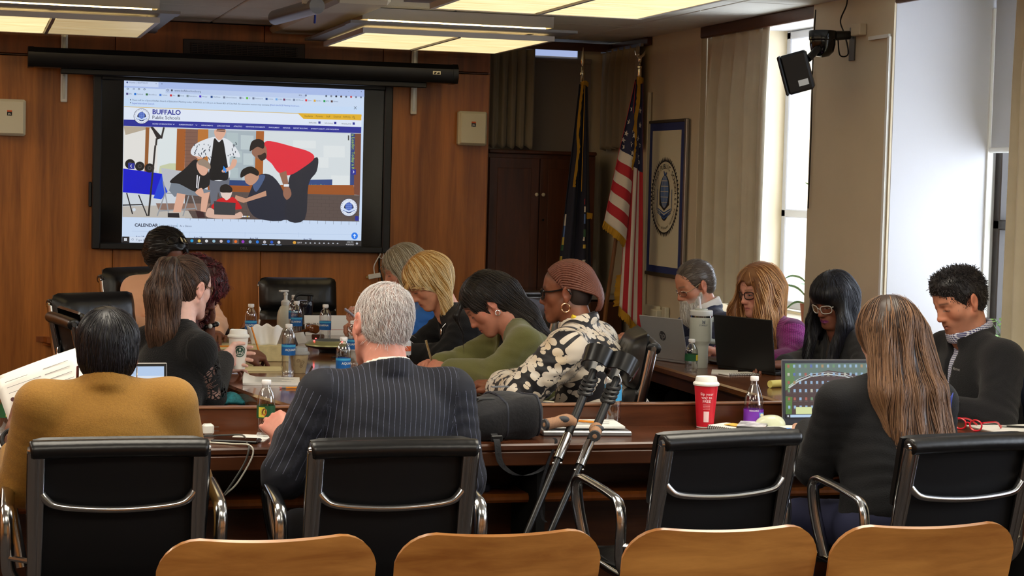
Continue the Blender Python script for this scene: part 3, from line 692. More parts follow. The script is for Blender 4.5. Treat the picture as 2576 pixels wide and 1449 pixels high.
# adapter and loose leads under the display
t = thing('adapter_dongle', 'white adapter hanging on its lead below the display', 'adapter', (2.58, 12.36, .95))
MB().box((.0, -.01, 0), (.085, .012, .032), b=.003, M=TR(ry=-.18)).build('box', m_wplast, t)
MB().box((-.05, -.01, -.008), (.014, .008, .012)).build('plug', mat('brass', (200, 170, 110), .3, .9), t)
MB().tube(smooth([(.0, -.01, .015), (-.005, -.01, .06), (.01, -.01, .10), (.04, -.01, .15)], 6), .004, 6).build('lead', m_wplast, t)
MB().tube(smooth([(.04, -.01, .16), (.03, -.012, .13), (.05, -.012, .12), (.06, -.01, .16), (.05, -.01, .2)], 6), .003, 6).build('loop', m_wplast, t)
tag(MB().tube(smooth([(2.62, 12.385, 1.12), (2.62, 12.385, 1.0), (2.65, 12.385, .86), (2.66, 12.385, .5)], 6), .006, 6).build('wall_cable', m_black), 'thin black cord running down the wall under the display', 'cord')
# ================================================================== TABLES
# front desk: worktop, raised back ledge, modesty panel, lower shelf
t = thing('conference_desk', 'dark wooden front desk with a raised ledge along its far edge', 'desk', (1.325, 6.08, 0))
MB().box((0, 0, .7325), (4.85, .42, .025), b=.006).build('worktop', m_desk, t)
MB().box((0, -.195, .696), (4.85, .03, .048), b=.004).build('apron', m_desk, t)
MB().box((-.1, .205, .765), (4.65, .035, .11), b=.004).build('ledge', m_desk, t)
MB().box((-.1, .205, .823), (4.65, .042, .008), b=.002).build('ledge_cap', wood('ledge cap wood', (104, 66, 44), (140, 96, 66), (.5, 6, 6), .3), t)
MB().box((0, .19, .36), (4.8, .03, .70)).build('modesty_panel', m_desk, t)
MB().box((0, .07, .535), (4.8, .22, .03), b=.01).build('shelf', m_frieze, t)
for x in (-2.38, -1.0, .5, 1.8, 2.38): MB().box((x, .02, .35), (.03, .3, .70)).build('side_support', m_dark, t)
# boat-shaped meeting table
half = [(1.545, 11.10), (1.36, 10.08), (1.14, 9.35), (1.01, 8.6), (.965, 8.05), (1.0, 7.6), (1.085, 7.15), (1.24, 6.74), (1.62, 6.56), (1.98, 6.72), (2.14, 7.1), (2.21, 7.6), (2.24, 8.2), (2.22, 8.9), (2.16, 9.5), (2.05, 10.1), (1.93, 11.1)]
out = [Vector(half[0]).to_3d()]+smooth([(*p, 0) for p in half[1:-1]], 5)+[Vector(half[-1]).to_3d()]
out = [(p.x, p.y) for p in out]
t = thing('meeting_table', 'long boat-shaped polished wooden meeting table', 'table', (1.62, 8.8, 0))
def ring(poly, off):
    n = len(poly); r = []
    for i in range(n):
        a = Vector(poly[i-1]); b = Vector(poly[(i+1) % n]); d = (b-a).normalized(); r.append((poly[i][0]-d.y*off-1.62, poly[i][1]+d.x*off-8.8))
    return r
rings = [(-.0, .702), (-.008, .706), (-.012, .722), (-.008, .742), (.004, .75)]
n_ = len(out); vs = []; fs = []
for off, z in rings: vs += [(x, y, z) for x, y in ring(out, -off if False else off)]
for i in range(len(rings)-1):
    for k in range(n_): k2 = (k+1) % n_; fs.append((i*n_+k, i*n_+k2, (i+1)*n_+k2, (i+1)*n_+k))
tt = MB().add(vs, fs); tt.add([(x, y, .75) for x, y in ring(out, .004)], [tuple(range(n_))]); tt.add([(x, y, .702) for x, y in ring(out, 0)], [tuple(range(n_))[::-1]])
tt.build('table_top', m_table, t)
MB().box((0, -1.1, .35), (.5, .9, .70), b=.02).build('pedestal', m_cabw, t)
MB().box((0, 1.2, .35), (.4, .9, .70), b=.02).build('pedestal', m_cabw, t)
# side desk along the windows
t = thing('side_desk', 'dark wooden side desk with laptops along the window wall', 'desk', (3.36, 8.1, 0))
MB().box((0, 0, .732), (.48, 3.4, .036), b=.008).build('worktop', wood('side desk wood', (74, 40, 20), (118, 68, 34), (5, .4, 5), .2, .3), t)
MB().box((-.20, 0, .69), (.03, 3.38, .06)).build('apron', m_cabw, t)
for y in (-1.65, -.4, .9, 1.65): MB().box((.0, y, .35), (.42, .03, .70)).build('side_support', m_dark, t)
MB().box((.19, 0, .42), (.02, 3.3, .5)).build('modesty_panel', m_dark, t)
# lit sill board at the far right is part of the window bay

# ================================================================== CHAIRS
m_leath = mat('black leather', (16, 16, 17), .33, 0, .55, bump=(35, .25))
m_leath2 = mat('black grain leather', (17, 17, 18), .42, 0, .5, bump=(140, .3))
m_mesh = mat('black back panel', (9, 9, 11), .55, 0, .35)
def chair_meshes(Ht, soft):
    """office chair facing +y, origin on the floor; returns (name, mesh) parts"""
    parts = []; W2 = .225
    # profile of the side rail: seat front -> seat rear -> up the back
    k = (Ht-.44)/.43
    prof = smooth([(0, .235, .445), (0, .10, .432), (0, -.08, .418), (0, -.165, .45), (0, -.205, .56), (0, -.235, .44+.24*k), (0, -.275, .44+.40*k)], 5)
    for s in (-1, 1):
        mb = MB()
        # two-lobed aluminium rail: broad towards the top
        L = len(prof)
        for off, w in ((0, 1.), ):
            P = [Vector((s*W2, p.y, p.z)) for p in prof]
            R = [.012+.010*min(1, max(0, (i/L-.45)*2.6)) for i in range(L)]
            mb.tube(P, R, 8, flat=1, up=(0, -1, 0), twist=PI/8)
            mb.tube([p+Vector((-s*.016, -.004, 0)) for p in P], [r*.62 for r in R], 8, up=(0, -1, 0))
        parts.append(('side_rail', mb.mesh('side_rail', m_alum, 50)))
        # brace gusset and arm
        top = .44+.26*k
        A = [(s*.235, -.105, .425), (s*.262, -.12, .455), (s*.288, -.14, .50), (s*.292, -.15, .60), (s*.292, -.135, .655), (s*.291, -.09, .675), (s*.288, .06, .695), (s*.285, .12, .695), (s*.282, .15, .665), (s*.27, .15, .58), (s*.245, .13, .45)]
        parts.append(('armrest', MB().tube(smooth(A, 5), [.0125]*(len(A)*5-4), 10, flat=1.6, up=(0, -1, 0)).mesh('armrest', m_alum, 60)))
        parts.append(('arm_stub', MB().cyl((s*.29, -.148, .535), (s*.225, -.19, .53), .008, n=8).mesh('arm_stub', m_alum)))
    zt = .44+.30*k
    B = [(-W2+.004, -.243, zt+.01), (-W2+.03, -.252, zt-.03), (-W2+.075, -.258, zt-.052), (0, -.262, zt-.062), (W2-.075, -.258, zt-.052), (W2-.03, -.252, zt-.03), (W2-.004, -.243, zt+.01)]
    parts.append(('back_brace', MB().tube(smooth(B, 6), [.019-.009*math.sin(PI*i/36)**.5 for i in range(37)], 10, up=(0, -1, 0)).mesh('back_brace', m_alum, 60)))
    # sling: continuous panel from seat front to the roll
    sp = smooth([(0, .225, .452), (0, .10, .440), (0, -.08, .426), (0, -.155, .456), (0, -.196, .56), (0, -.222, .44+.24*k), (0, -.265, .44+.405*k)], 6)
    L = len(sp)
    def fn(u, v):
        i = v*(L-1); a = int(min(i, L-2)); p = sp[a].lerp(sp[a+1], i-a)
        return ((u-.5)*2*(W2-.008), p.y-.012*(1-(2*u-1)**2)*(1 if p.z > .5 else 0), p.z-.01*(1-(2*u-1)**2)*(1 if p.z < .5 else 0))
    parts.append(('back_panel', MB().grid(fn, 10, L-1, thick=.010).mesh('back_panel', m_mesh, 50)))
    # top roll with end buttons
    yr, zr = -.281, .44+.405*k
    rp = [(-W2-.012, yr, zr), (-W2+.02, yr, zr+.002), (0, yr-.002, zr+.004), (W2-.02, yr, zr+.002), (W2+.012, yr, zr)]
    parts.append(('top_roll', MB().tube(smooth(rp, 4), [.022, .025, .026]+[.026]*11+[.026, .025, .022], 12, flat=1.15, up=(0, 0, 1)).mesh('top_roll', m_leath, 60)))
    for s in (-1, 1): parts.append(('end_button', MB().cyl((s*(W2+.010), yr, zr), (s*(W2+.019), yr, zr), .014, .010, n=14).mesh('end_button', m_alum)))
    # upholstery pads facing the sitter
    def pad(z0, z1, th):
        y0 = lambda z: -.178-(z-.5)*.19
        def f2(u, v):
            a = (u-.5)*2; b = (v-.5)*2
            e = max(0, 1-abs(a)**6)**.5*max(0, 1-abs(b)**4)**.5
            z = z0+(z1-z0)*v
            wr = .006*math.sin(a*23+b*3)*(1-abs(b))*e
            return (a*(W2+.004), y0(z)+.012+th*e+wr, z)
        return MB().grid(f2, 18, 10, thick=.012).mesh('back_cushion', m_leath, 60)
    if soft:
        h = (Ht-.50)/2.6
        for i, (a, b, th) in enumerate(((.48, .48+h*.86, .05), (.48+h*.87, .48+h*1.72, .05), (.48+h*1.73, Ht+.015, .06))): parts.append(('back_cushion', pad(a, b, th)))
    else:
        parts.append(('back_cushion', pad(.44+.22*k, .44+.425*k, .022)))
    sc = MB()
    def f3(u, v):
        a = (u-.5)*2; b = (v-.5)*2; e = max(0, 1-abs(a)**6)**.5*max(0, 1-abs(b)**4)**.5
        return (a*(W2-.004), .03+b*.195, .440+.032*e)
    parts.append(('seat_cushion', sc.grid(f3, 12, 10, thick=.03).mesh('seat_cushion', m_leath, 60)))
    parts.append(('column', MB().cyl((0, 0, .10), (0, 0, .42), .03, .024, n=14).mesh('column', m_alum)))
    for q in range(4):
        a = PI/4+q*PI/2; d = (math.cos(a), math.sin(a))
        parts.append(('base_leg', MB().tube([(0, 0, .11), (d[0]*.15, d[1]*.15, .09), (d[0]*.29, d[1]*.29, .065)], [.026, .02, .014], 8).mesh('base_leg', m_alum)))
        parts.append(('caster', MB().cyl((d[0]*.29-d[1]*.02, d[1]*.29+d[0]*.02, .03), (d[0]*.29+d[1]*.02, d[1]*.29-d[0]*.02, .03), .03, n=14).mesh('caster', m_black)))
    return parts
CM = {}
def office_chair(loc, rz, label, Ht=.87, soft=False, group=None):
    k = (Ht, soft)
    if k not in CM: CM[k] = chair_meshes(Ht, soft)
    t = thing('office_chair', label, 'chair', loc, rz, group)
    for n, me in CM[k]: link(n, me, t)
    return t
R = math.radians
G1 = 'aluminium and black office chairs at the front desk'
office_chair((.385, 5.44, 0), R(0), 'black and chrome office chair under the mustard jacket person', .875, group=G1)
office_chair((1.125, 5.36, 0), R(1), 'black and chrome office chair behind the pinstripe suit person', .875, group=G1)
office_chair((2.105, 5.40, 0), R(10.5), 'empty black and chrome office chair between the crutches and the long-haired person', .88, group=G1)
office_chair((2.85, 5.28, 0), R(8), 'black and chrome office chair of the person with very long brown hair', .875, group=G1)
G2 = 'padded black office chairs at the meeting table'
office_chair((1.92, 11.25, 0), R(180), 'empty padded black leather chair at the head of the table', .955, True, G2)
office_chair((2.285, 7.03, 0), R(76), 'padded black chair behind the floral blouse person', 1.01, True, G2)
office_chair((.66, 8.72, 0), R(-80), 'padded black chair with its rolled back turned to the left wall', .955, True, G2)
office_chair((.70, 9.42, 0), R(-150), 'empty padded black chair shining blue, left of the ponytail person', .97, True, G2)
office_chair((1.0, 10.05, 0), R(-140), 'padded black chair behind the peach jacket person', 1.07, True, G2)
office_chair((2.46, 7.80, 0), R(92), 'padded black chair behind the olive blazer person', .90, True, G2)
office_chair((.60, 7.32, 0), R(-55), 'padded black chair under the ponytail person', .87, False, G2)
office_chair((2.335, 8.56, 0), R(88), 'black office chair under the blonde person', 1.04, False, G2)
office_chair((2.46, 9.56, 0), R(90), 'black office chair under the person in blue', .9, False, G2)
G3 = 'chairs behind the side desk'
office_chair((3.93, 9.17, 0), R(90), 'black office chair under the bearded person', .88, False, G3)
office_chair((3.98, 8.53, 0), R(95), 'black office chair under the magenta sweater person', .88, False, G3)
office_chair((4.0, 7.89, 0), R(95), 'black office chair under the person with dark bangs', .88, False, G3)
# blue fabric chair of the person in the fleece
t = thing('fabric_chair', 'dark blue fabric chair behind the fleece jacket person', 'chair', (3.70, 6.50, 0), R(80))
m_bluef = mat('blue chair fabric', (38, 46, 72), .9, bump=(300, .4), var=(160, .3))
def fb(u, v):
    a = (u-.5)*2; z = .50+.44*v
    w = .225*(1-.10*v*v) if v < .9 else .225*(.92-.6*(v-.9)**1.0)
    return (a*w, -.215-.10*v+.03*a*a, z)
MB().grid(fb, 14, 14, thick=.04).build('backrest', m_bluef, t)
MB().box((0, .0, .44), (.46, .44, .06), b=.025).build('seat', m_bluef, t)
for x in (-1, 1):
    for y in (-1, 1): MB().cyl((x*.20, y*.19, .42), (x*.23, y*.23, 0), .012, n=10).build('leg', m_blackm, t)
MB().box((0, -.22, .46), (.06, .02, .14)).build('back_bracket', m_blackm, t)

# moulded plywood chairs in the front row
m_ply = wood('plywood', (140, 84, 34), (204, 142, 72), (1.4, 1.2, 9), .30, .25, 3.6, .5)
m_plye = mat('plywood edge', (196, 142, 80), .4)
def ply_chair(loc, rz, label):
    t = thing('plywood_chair', label, 'chair', loc, rz, 'moulded plywood chairs in the nearest row')
    if 'ply' not in CM:
        W, Rr, z0, z1 = .232, .085, .50, .85
        def fn(u, v):
            a = (u-.5)*2; z = z0+(z1-z0)*v
            zc = z1-Rr; w = W-.008*(1-v)
            if z > zc: q = (z-zc)/Rr; w = W-Rr+Rr*math.sqrt(max(0, 1-q*q))
            zz = z-.006*(1-a*a)*(v**6)
            x = a*w
            return (x, -.20-.09*v-.028*(1-(x/W)**2)+.02, zz)
        vv = lambda v: v if v < .7 else .7+.3*math.sin((v-.7)/.3*PI/2)
        CM['ply'] = [('backrest', MB().grid(lambda u, v: fn(u, vv(v)), 24, 26, thick=-.013).mesh('backrest', m_ply, 40)),
                     ('seat', MB().grid(lambda u, v: ((u-.5)*.42*(1-.1*(1-v)), -.17+.38*v, .43+.02*math.cos(v*4)), 14, 12, thick=.012).mesh('seat', m_ply))]
        for s in (-1, 1):
            CM['ply'].append(('leg', MB().tube(smooth([(s*.16, -.22, .60), (s*.17, -.19, .44), (s*.2, -.24, .2), (s*.21, -.27, 0)], 4), .011, 8).mesh('leg', m_steel)))
            CM['ply'].append(('leg', MB().tube(smooth([(s*.17, -.1, .42), (s*.18, .15, .41), (s*.2, .19, .2), (s*.21, .21, 0)], 4), .011, 8).mesh('leg', m_steel)))
        MBr = MB()
        for s in (-1, 1):
            for z in (.56, .62): MBr.cyl((s*.13, -.285+.05, z), (s*.13, -.20, z), .008, n=8)
        CM['ply'].append(('rivets', MBr.mesh('rivets', m_steel)))
    for n, me in CM['ply']: link(n, me, t)
    return t
for x, y, rz, l in ((.592, 4.16, 1.5, 'leftmost plywood chair back in the front row'), (1.098, 4.15, .5, 'second plywood chair back from the left, front row'), (1.612, 4.13, -.5, 'third plywood chair back from the left, front row'), (2.095, 4.10, 0, 'rightmost full plywood chair back in the front row'), (2.60, 4.08, 0, 'plywood chair cut off at the bottom right corner')):
    ply_chair((x, y, 0), R(rz), l)

# ================================================================== CORNER BY THE FLAGS
# tall wooden cupboard in the alcove
t = thing('cupboard', 'dark wooden two-door cupboard behind the flags', 'cupboard', (3.785, 12.67, 0))
MB().box((0, .0, .90), (.78, .30, 1.8), b=.004).build('body', m_cabw, t)
MB().box((0, -.01, 1.812), (.78, .34, .025), b=.005).build('top_board', m_cabw, t)
for x0, x1, k in ((-.385, -.022, 1), (-.018, .385, -1)):
    xm = (x0+x1)/2; d_ = MB().box((0, 0, 0), (x1-x0-.004, .02, 1.72), b=.003).build('door', m_cabw, t, (xm, -.16, .91))
    MB().box((0, -.011, 0), (x1-x0-.12, .006, 1.58), b=.002).build('door_panel', m_cabw, d_)
    MB().ball((k*(x1-x0)/2-k*.022, -.026, .61), .013).build('knob', mat('ivory knob', (206, 196, 170), .3), d_)
    if k < 0: MB().cyl((-(x1-x0)/2+.028, -.01, .435), (-(x1-x0)/2+.028, -.016, .435), .008, n=10).build('lock', m_alum, d_)
# steel-edged cart under it
t = thing('metal_cart', 'low cart with a bright steel edge in front of the cupboard', 'cart', (3.62, 12.25, 0))
MB().box((0, 0, .45), (.5, .36, .80)).build('body', m_black, t)
MB().box((0, 0, .865), (.54, .4, .03), b=.012).build('steel_top', m_alum, t)
MB().box((0, -.19, .82), (.5, .02, .03), b=.006).build('steel_edge', m_alum, t)
# dark stand right of the flags
t = thing('equipment_stand', 'dark equipment stand tucked behind the striped flag', 'stand', (4.10, 12.36, 0))
MB().box((0, 0, .40), (.36, .4, .80), b=.01).build('body', m_cabw, t)
MB().box((.02, -.06, .83), (.26, .25, .05), b=.01).build('device', m_steel, t)
MB().tube(smooth([(-.1, -.2, .8), (-.12, -.24, .6), (-.05, -.24, .5), (-.02, -.22, .7)], 6), .004, 6).build('lead', m_black, t)

m_gold = mat('gold fringe', (206, 154, 36), .7, bump=(200, .8, (8, 8, 1)))
m_pole = wood('flag pole wood', (92, 56, 24), (130, 84, 40), (6, 6, .5), .3)
m_brass = mat('pale brass', (216, 206, 176), .2, 1.)
def fringe(mb, pts, depth, d=(0, 0, -1), n=26, seed=0, y=0.):
    rnd = random.Random(seed); P = smooth(pts, 8)
    L = len(P); vs = []; fs = []
    for i, p in enumerate(P):
        q = depth*(.82+.3*rnd.random()); w = Vector((rnd.uniform(-.003, .003), rnd.uniform(-.004, .004), 0))
        vs += [p, p+Vector(d)*q+w]
    for i in range(L-1): fs.append((2*i, 2*i+2, 2*i+3, 2*i+1))
    k = len(vs); vs += [Vector(v)+Vector((0, .006, 0)) for v in vs]; fs += [tuple(a+k for a in f[::-1]) for f in fs]
    mb.add(vs, fs)
# --- striped flag
fl = thing('striped_flag', 'red white and blue stars and stripes flag furled on its leaning pole', 'flag', (4.0, 11.62, 0))
O = Vector(fl.location)
def Wp(x, y, z): return Vector((x, y, z))-O
pole = MB().tube([Wp(4.153, 11.60, 2.33), Wp(3.99, 11.66, .80), Wp(3.93, 11.68, .04)], [.011, .014, .014], 10)
pole.build('pole', m_pole, fl)
MB().lathe([(.012, 0), (.014, .01), (.012, .05), (.017, .055), (.017, .065), (.008, .07), (.006, .085)], 14, c=tuple(Wp(4.152, 11.60, 2.31))).build('ferrule', m_brass, fl)
eg = MB(); ec = Wp(4.152, 11.60, 2.42)
eg.ball(ec, (.012, .012, .026)); eg.ball(ec+Vector((-.012, 0, .03)), .010)
for s in (-1, 1): eg.tube([ec+Vector((0, 0, .01)), ec+Vector((s*.025, 0, .03)), ec+Vector((s*.035, 0, .055))], [.008, .008, .002], 6)
eg.build('eagle_finial', m_brass, fl)
MB().lathe([(.15, 0), (.15, .012), (.05, .03), (.02, .06)], 24, c=tuple(Wp(3.93, 11.68, 0))).build('base', m_brass, fl)
red = mat('flag red', (178, 28, 40), .75, sheen=.2); wht = mat('flag white', (216, 206, 190), .75, sheen=.2); blu = mat('flag blue', (26, 30, 66), .75, sheen=.2)
def sheet(TL, TRc, BL, BRc, y0, folds, amp, bow=0., nu=20, nv=44):
    TL, TRc, BL, BRc = [Vector((a, 0, b)) for a, b in (TL, TRc, BL, BRc)]
    def fn(u, v):
        a = TL.lerp(BL, v); b = TRc.lerp(BRc, v); p = a.lerp(b, u)
        w = min(1, .25+v*1.3)
        return Vector((p.x+bow*math.sin(v*PI)*(.5-u)*.0, y0+amp*w*math.sin(u*folds*2*PI+v*1.1)+.02*w*math.cos(u*PI), p.z))-O
    return fn
def cloth(fn, nu, nv, matf, name):
    mb = MB(); mb.grid(fn, nu, nv, thick=.004)
    me = mb.mesh(name, [red, wht, blu], None)
    n = nu*nv
    for i, p in enumerate(me.polygons):
        j = i % n if i < 2*n else 0
        p.material_index = matf(((j % nu)+.5)/nu, ((j//nu)+.5)/nv) if i < 2*n else 0
    return link(name, me, fl)
fa = sheet((4.125, 2.289), (4.166, 2.29), (3.95, 1.367), (4.091, 1.24), 11.60, 1.0, .018)
fbx = sheet((4.122, 2.275), (4.172, 2.277), (4.064, .811), (4.20, .66), 11.585, 1.6, .022)
cloth(fa, 20, 55, lambda u, v: 2 if v < .50 else (1, 0)[int((v-.50)/.5*7) % 2], 'flag_fold')
cloth(fbx, 24, 60, lambda u, v: 2 if v < .36 else (1, 0, 1, 0, 1, 0)[int(u*5.99)], 'flag_fold')
st = MB()
def star(fn, u0, v0, r, ar):
    pts = []
    for k in range(10):
        a = -PI/2+k*PI/5; rr = r*(1 if k % 2 == 0 else .42)
        p = fn(min(1, max(0, u0+rr*math.cos(a)*ar)), v0+rr*math.sin(a)); pts.append(p+Vector((0, -.006, 0)))
    st.add(pts+[fn(u0, v0)+Vector((0, -.006, 0))], [(k, (k+1) % 10, 10) for k in range(10)])
for u0, v0 in ((.35, .20), (.62, .24), (.3, .29), (.52, .33), (.25, .37), (.55, .42), (.3, .46), (.75, .36), (.78, .47), (.12, .42)): star(fa, u0, v0, .022, 9)
for u0, v0 in ((.7, .12), (.75, .18), (.55, .24), (.85, .26), (.6, .31), (.8, .33)): star(fbx, u0, v0, .015, 12)
st.build('star_print', wht, fl, kind='stuff')
fr = MB()
fringe(fr, [fa(u/8, 1)+Vector((0, -.006, 0)) for u in range(9)], .05, (-.3, 0, -.9), seed=1)
fringe(fr, [fbx(u/8, 1)+Vector((0, -.006, 0)) for u in range(9)], .06, (-.1, 0, -1), seed=2)
fringe(fr, [fbx(0, .86+.14*u/4)+Vector((0, -.006, 0)) for u in range(5)], .035, (-1, 0, -.2), seed=3)
fringe(fr, [Wp(4.150, 11.572, 2.31), Wp(4.152, 11.57, 2.15), Wp(4.135, 11.572, 2.0), Wp(4.145, 11.572, 1.86), Wp(4.115, 11.572, 1.70)], .022, (-1, 0, -.2), seed=4)
fringe(fr, [Wp(4.128, 11.575, 2.30), Wp(4.150, 11.57, 2.305), Wp(4.172, 11.575, 2.30)], .04, seed=5)
fr.build('gold_fringe', m_gold, fl, sharp=None, kind='stuff')
# --- dark blue state flag
fl2 = thing('state_flag', 'dark navy flag with gold fringe on an upright pole, left of the striped flag', 'flag', (3.95, 12.12, 0))
O = Vector(fl2.location)
MB().tube([Wp(3.934, 12.12, 2.29), Wp(4.013, 12.12, .96), Wp(4.05, 12.12, .03)], [.011, .014, .014], 10).build('pole', m_pole, fl2)
MB().lathe([(.012, 0), (.013, .06), (.02, .065), (.02, .08), (.012, .085), (.012, .12), (.006, .125), (.014, .15), (.016, .165), (.002, .25)], 12, c=tuple(Wp(3.932, 12.12, 2.27)), sy=.5).build('spear_finial', m_brass, fl2)
MB().lathe([(.15, 0), (.15, .012), (.05, .03), (.02, .06)], 24, c=tuple(Wp(4.05, 12.12, 0))).build('base', m_brass, fl2)
navy = mat('flag navy', (14, 17, 40), .7, sheen=.15)
fn2 = sheet((3.905, 2.271), (3.962, 2.273), (3.80, .98), (4.025, .99), 12.10, 2.2, .022)
MB().grid(fn2, 30, 50, thick=.004).build('flag_cloth', navy, fl2, sharp=None)
fr = MB()
fringe(fr, [Wp(3.912, 12.07, 2.27), Wp(3.900, 12.07, 2.15), Wp(3.886, 12.068, 1.95), Wp(3.892, 12.065, 1.82), Wp(3.876, 12.065, 1.66), Wp(3.868, 12.065, 1.58)], .018, (1, 0, -.1), seed=7)
fringe(fr, [Wp(3.905, 12.07, 2.285), Wp(3.935, 12.065, 2.295), Wp(3.960, 12.07, 2.285)], .03, seed=8)
fringe(fr, [Wp(3.97, 12.062, 1.41), Wp(4.012, 12.062, 1.405)], .04, seed=9)
fr.build('gold_fringe', m_gold, fl2, sharp=None, kind='stuff')
MB().tube([Wp(3.932, 12.06, 2.27), Wp(3.928, 12.055, 1.9), Wp(3.926, 12.055, 1.55)], .0025, 6).build('gold_cord', m_gold, fl2)
em = MB(); cols = [mat('flag print blue', (90, 120, 180), .7), mat('flag print green', (50, 90, 60), .7), red, mat('flag print gold', (200, 170, 70), .7), wht]
def patch(u0, u1, v0, v1, mi, n=4):
    em.grid(lambda u, v: fn2(u0+(u1-u0)*u, v0+(v1-v0)*v)+Vector((0, -.006, 0)), n, n, mi)
for a in ((.03, .12, .68, .74, 4), (.04, .10, .74, .80, 0), (.02, .10, .80, .84, 3), (.0, .12, .84, .87, 1), (.0, .08, .9, .93, 3), (.0, .12, .94, .96, 2), (.0, .10, .96, .99, 3), (.60, .72, .60, .63, 2), (.60, .74, .64, .67, 4), (.60, .74, .68, .73, 0), (.62, .76, .76, .80, 1), (.63, .72, .80, .82, 4), (.62, .76, .84, .86, 3), (.60, .76, .92, .97, 4)): patch(*a)
em.build('arms_print', cols, fl2, sharp=None, kind='stuff')
v, f = text_geo('OR', .05, .01)
MB().add([fn2(.62+x*3.2*.75+.12*0, .955-y*.75)+Vector((0, -.012, 0)) for x, y, z in [(a, b, c) for a, b, c in v]], f).build('motto_print', navy, fl2, sharp=None)

# --- banner on the pier
bn = thing('emblem_banner', 'tall cream banner with blue border and a round book-and-globe emblem', 'banner', (4.30, 11.44, 1.03))
m_ivory = mat('ivory cloth', (212, 206, 180), .8, bump=(300, .1)); m_bblue = mat('banner blue', (44, 56, 110), .8); m_ink = mat('banner ink', (34, 32, 36), .8)
# local frame: u to the right in view is -y, v is z; built in yz plane
BM = Matrix(((0, 0, -1, 0), (-1, 0, 0, 0), (0, 1, 0, 0), (0, 0, 0, 1)))   # (u,v,n) -> (x=-n, y=-u, z=v)
MB().box((0, .49, 0), (.635, .985, .006), M=BM).build('border_cloth', m_bblue, bn)
MB().box((.0, .49, .004), (.52, .88, .004), M=BM).build('centre_cloth', m_ivory, bn)
MB().box((0, .99, .004), (.65, .02, .016), b=.004, M=BM).build('top_rail', mat('bronze rail', (92, 84, 70), .4, .5), bn)
MB().box((0, -.005, .004), (.65, .024, .016), b=.004, M=BM).build('bottom_rail', mat('bronze rail', (92, 84, 70), .4, .5), bn)
MB().box((.345, .50, .002), (.035, 1.0, .02), b=.004, M=BM).build('side_rail', m_steel, bn)
cu, cv, RR = .0, .50, .262
em = MB()
for i in range(56):
    a = 2*PI*i/56; b = PI/56*.85
    em.add([(cu+RR*.90*math.cos(a-b), cv+RR*.90*math.sin(a-b), .008), (cu+RR*.90*math.cos(a+b), cv+RR*.90*math.sin(a+b), .008), (cu+RR*math.cos(a), cv+RR*math.sin(a), .008)], [(0, 1, 2)], 0, BM)
def disc(mb, u, v, ru, rv, n, mi=0, a0=0, a1=2*PI, N=36):
    mb.add([(u+ru*math.cos(a0+(a1-a0)*i/N), v+rv*math.sin(a0+(a1-a0)*i/N), n) for i in range(N)], [tuple(range(N))], mi, BM)
def annul(mb, u, v, r0, r1, n, mi=0, N=60):
    mb.add([(u+r*math.cos(2*PI*i/N), v+r*math.sin(2*PI*i/N), n) for i in range(N) for r in (r0, r1)], [(2*i, 2*i+1, (2*i+3) % (2*N), (2*i+2) % (2*N)) for i in range(N)], mi, BM)
annul(em, cu, cv, RR*.875, RR*.905, .008)
disc(em, cu, cv-.005, .098, .148, .0085, 0)            # dark oval behind
def quad(pts, mi, n): em.add([(a, b, n) for a, b in pts], [tuple(range(len(pts)))], mi, BM)
for s in (-1, 1):
    quad([(cu, cv-.125), (cu+s*.125, cv-.085), (cu+s*.125, cv+.045), (cu+s*.095, cv+.035), (cu+s*.09, cv-.05), (cu, cv-.09)], 2, .009)
    for k in range(3): quad([(cu, cv-.135+k*.018), (cu+s*.12, cv-.095+k*.012), (cu+s*.12, cv-.102+k*.012), (cu, cv-.145+k*.018)], 1, .0095)
    quad([(cu+s*.128, cv-.085), (cu+s*.135, cv-.085), (cu+s*.135, cv+.05), (cu+s*.128, cv+.05)], 1, .0095)
disc(em, cu, cv+.035, .074, .105, .0095, 3)
for k in (-.07, -.035, 0, .035, .07): quad([(cu-.07*math.sqrt(1-(k/.105)**2), cv+.035+k-.002), (cu+.07*math.sqrt(1-(k/.105)**2), cv+.035+k-.002), (cu+.07*math.sqrt(1-(k/.105)**2), cv+.035+k+.002), (cu-.07*math.sqrt(1-(k/.105)**2), cv+.035+k+.002)], 2, .010)
for k in (-.66, -.33, 0, .33, .66):
    for j in range(8):
        b0, b1 = -PI/2+PI*j/8, -PI/2+PI*(j+1)/8
        quad([(cu+.074*k*math.cos(b0)-.0015, cv+.035+.105*math.sin(b0)), (cu+.074*k*math.cos(b0)+.0015, cv+.035+.105*math.sin(b0)), (cu+.074*k*math.cos(b1)+.0015, cv+.035+.105*math.sin(b1)), (cu+.074*k*math.cos(b1)-.0015, cv+.035+.105*math.sin(b1))], 2, .010)
quad([(cu-.01, cv+.135), (cu-.025, cv+.165), (cu-.015, cv+.17), (cu+.002, cv+.145), (cu+.025, cv+.165), (cu+.03, cv+.15), (cu+.01, cv+.135)], 1, .010)
def arc_text(tx, rad, size, ang0, step, flip=False, mi=0):
    for i, ch in enumerate(tx):
        if ch == ' ': continue
        a = ang0+(step*i if flip else -step*i); v, f = text_geo(ch, size, .004, 'CENTER')
        rot = a-PI/2 if not flip else a+PI/2
        c_, s_ = math.cos(rot), math.sin(rot); ox, oy = cu+rad*math.cos(a), cv+rad*math.sin(a)
        em.add([(ox+x*c_-y*s_, oy+x*s_+y*c_, .010) for x, y, z in v], f, mi, BM)
arc_text('BUFFALO PUBLIC SCHOOLS', RR*.70, .046, R(90+93), R(186/21.))
arc_text('responsive relevant renewing', RR*.80, .030, R(270-68), R(136/27.), True)
for a in (192, -12): disc(em, cu+RR*.76*math.cos(R(a)), cv+RR*.76*math.sin(R(a)), .006, .006, .010, 0, N=10)
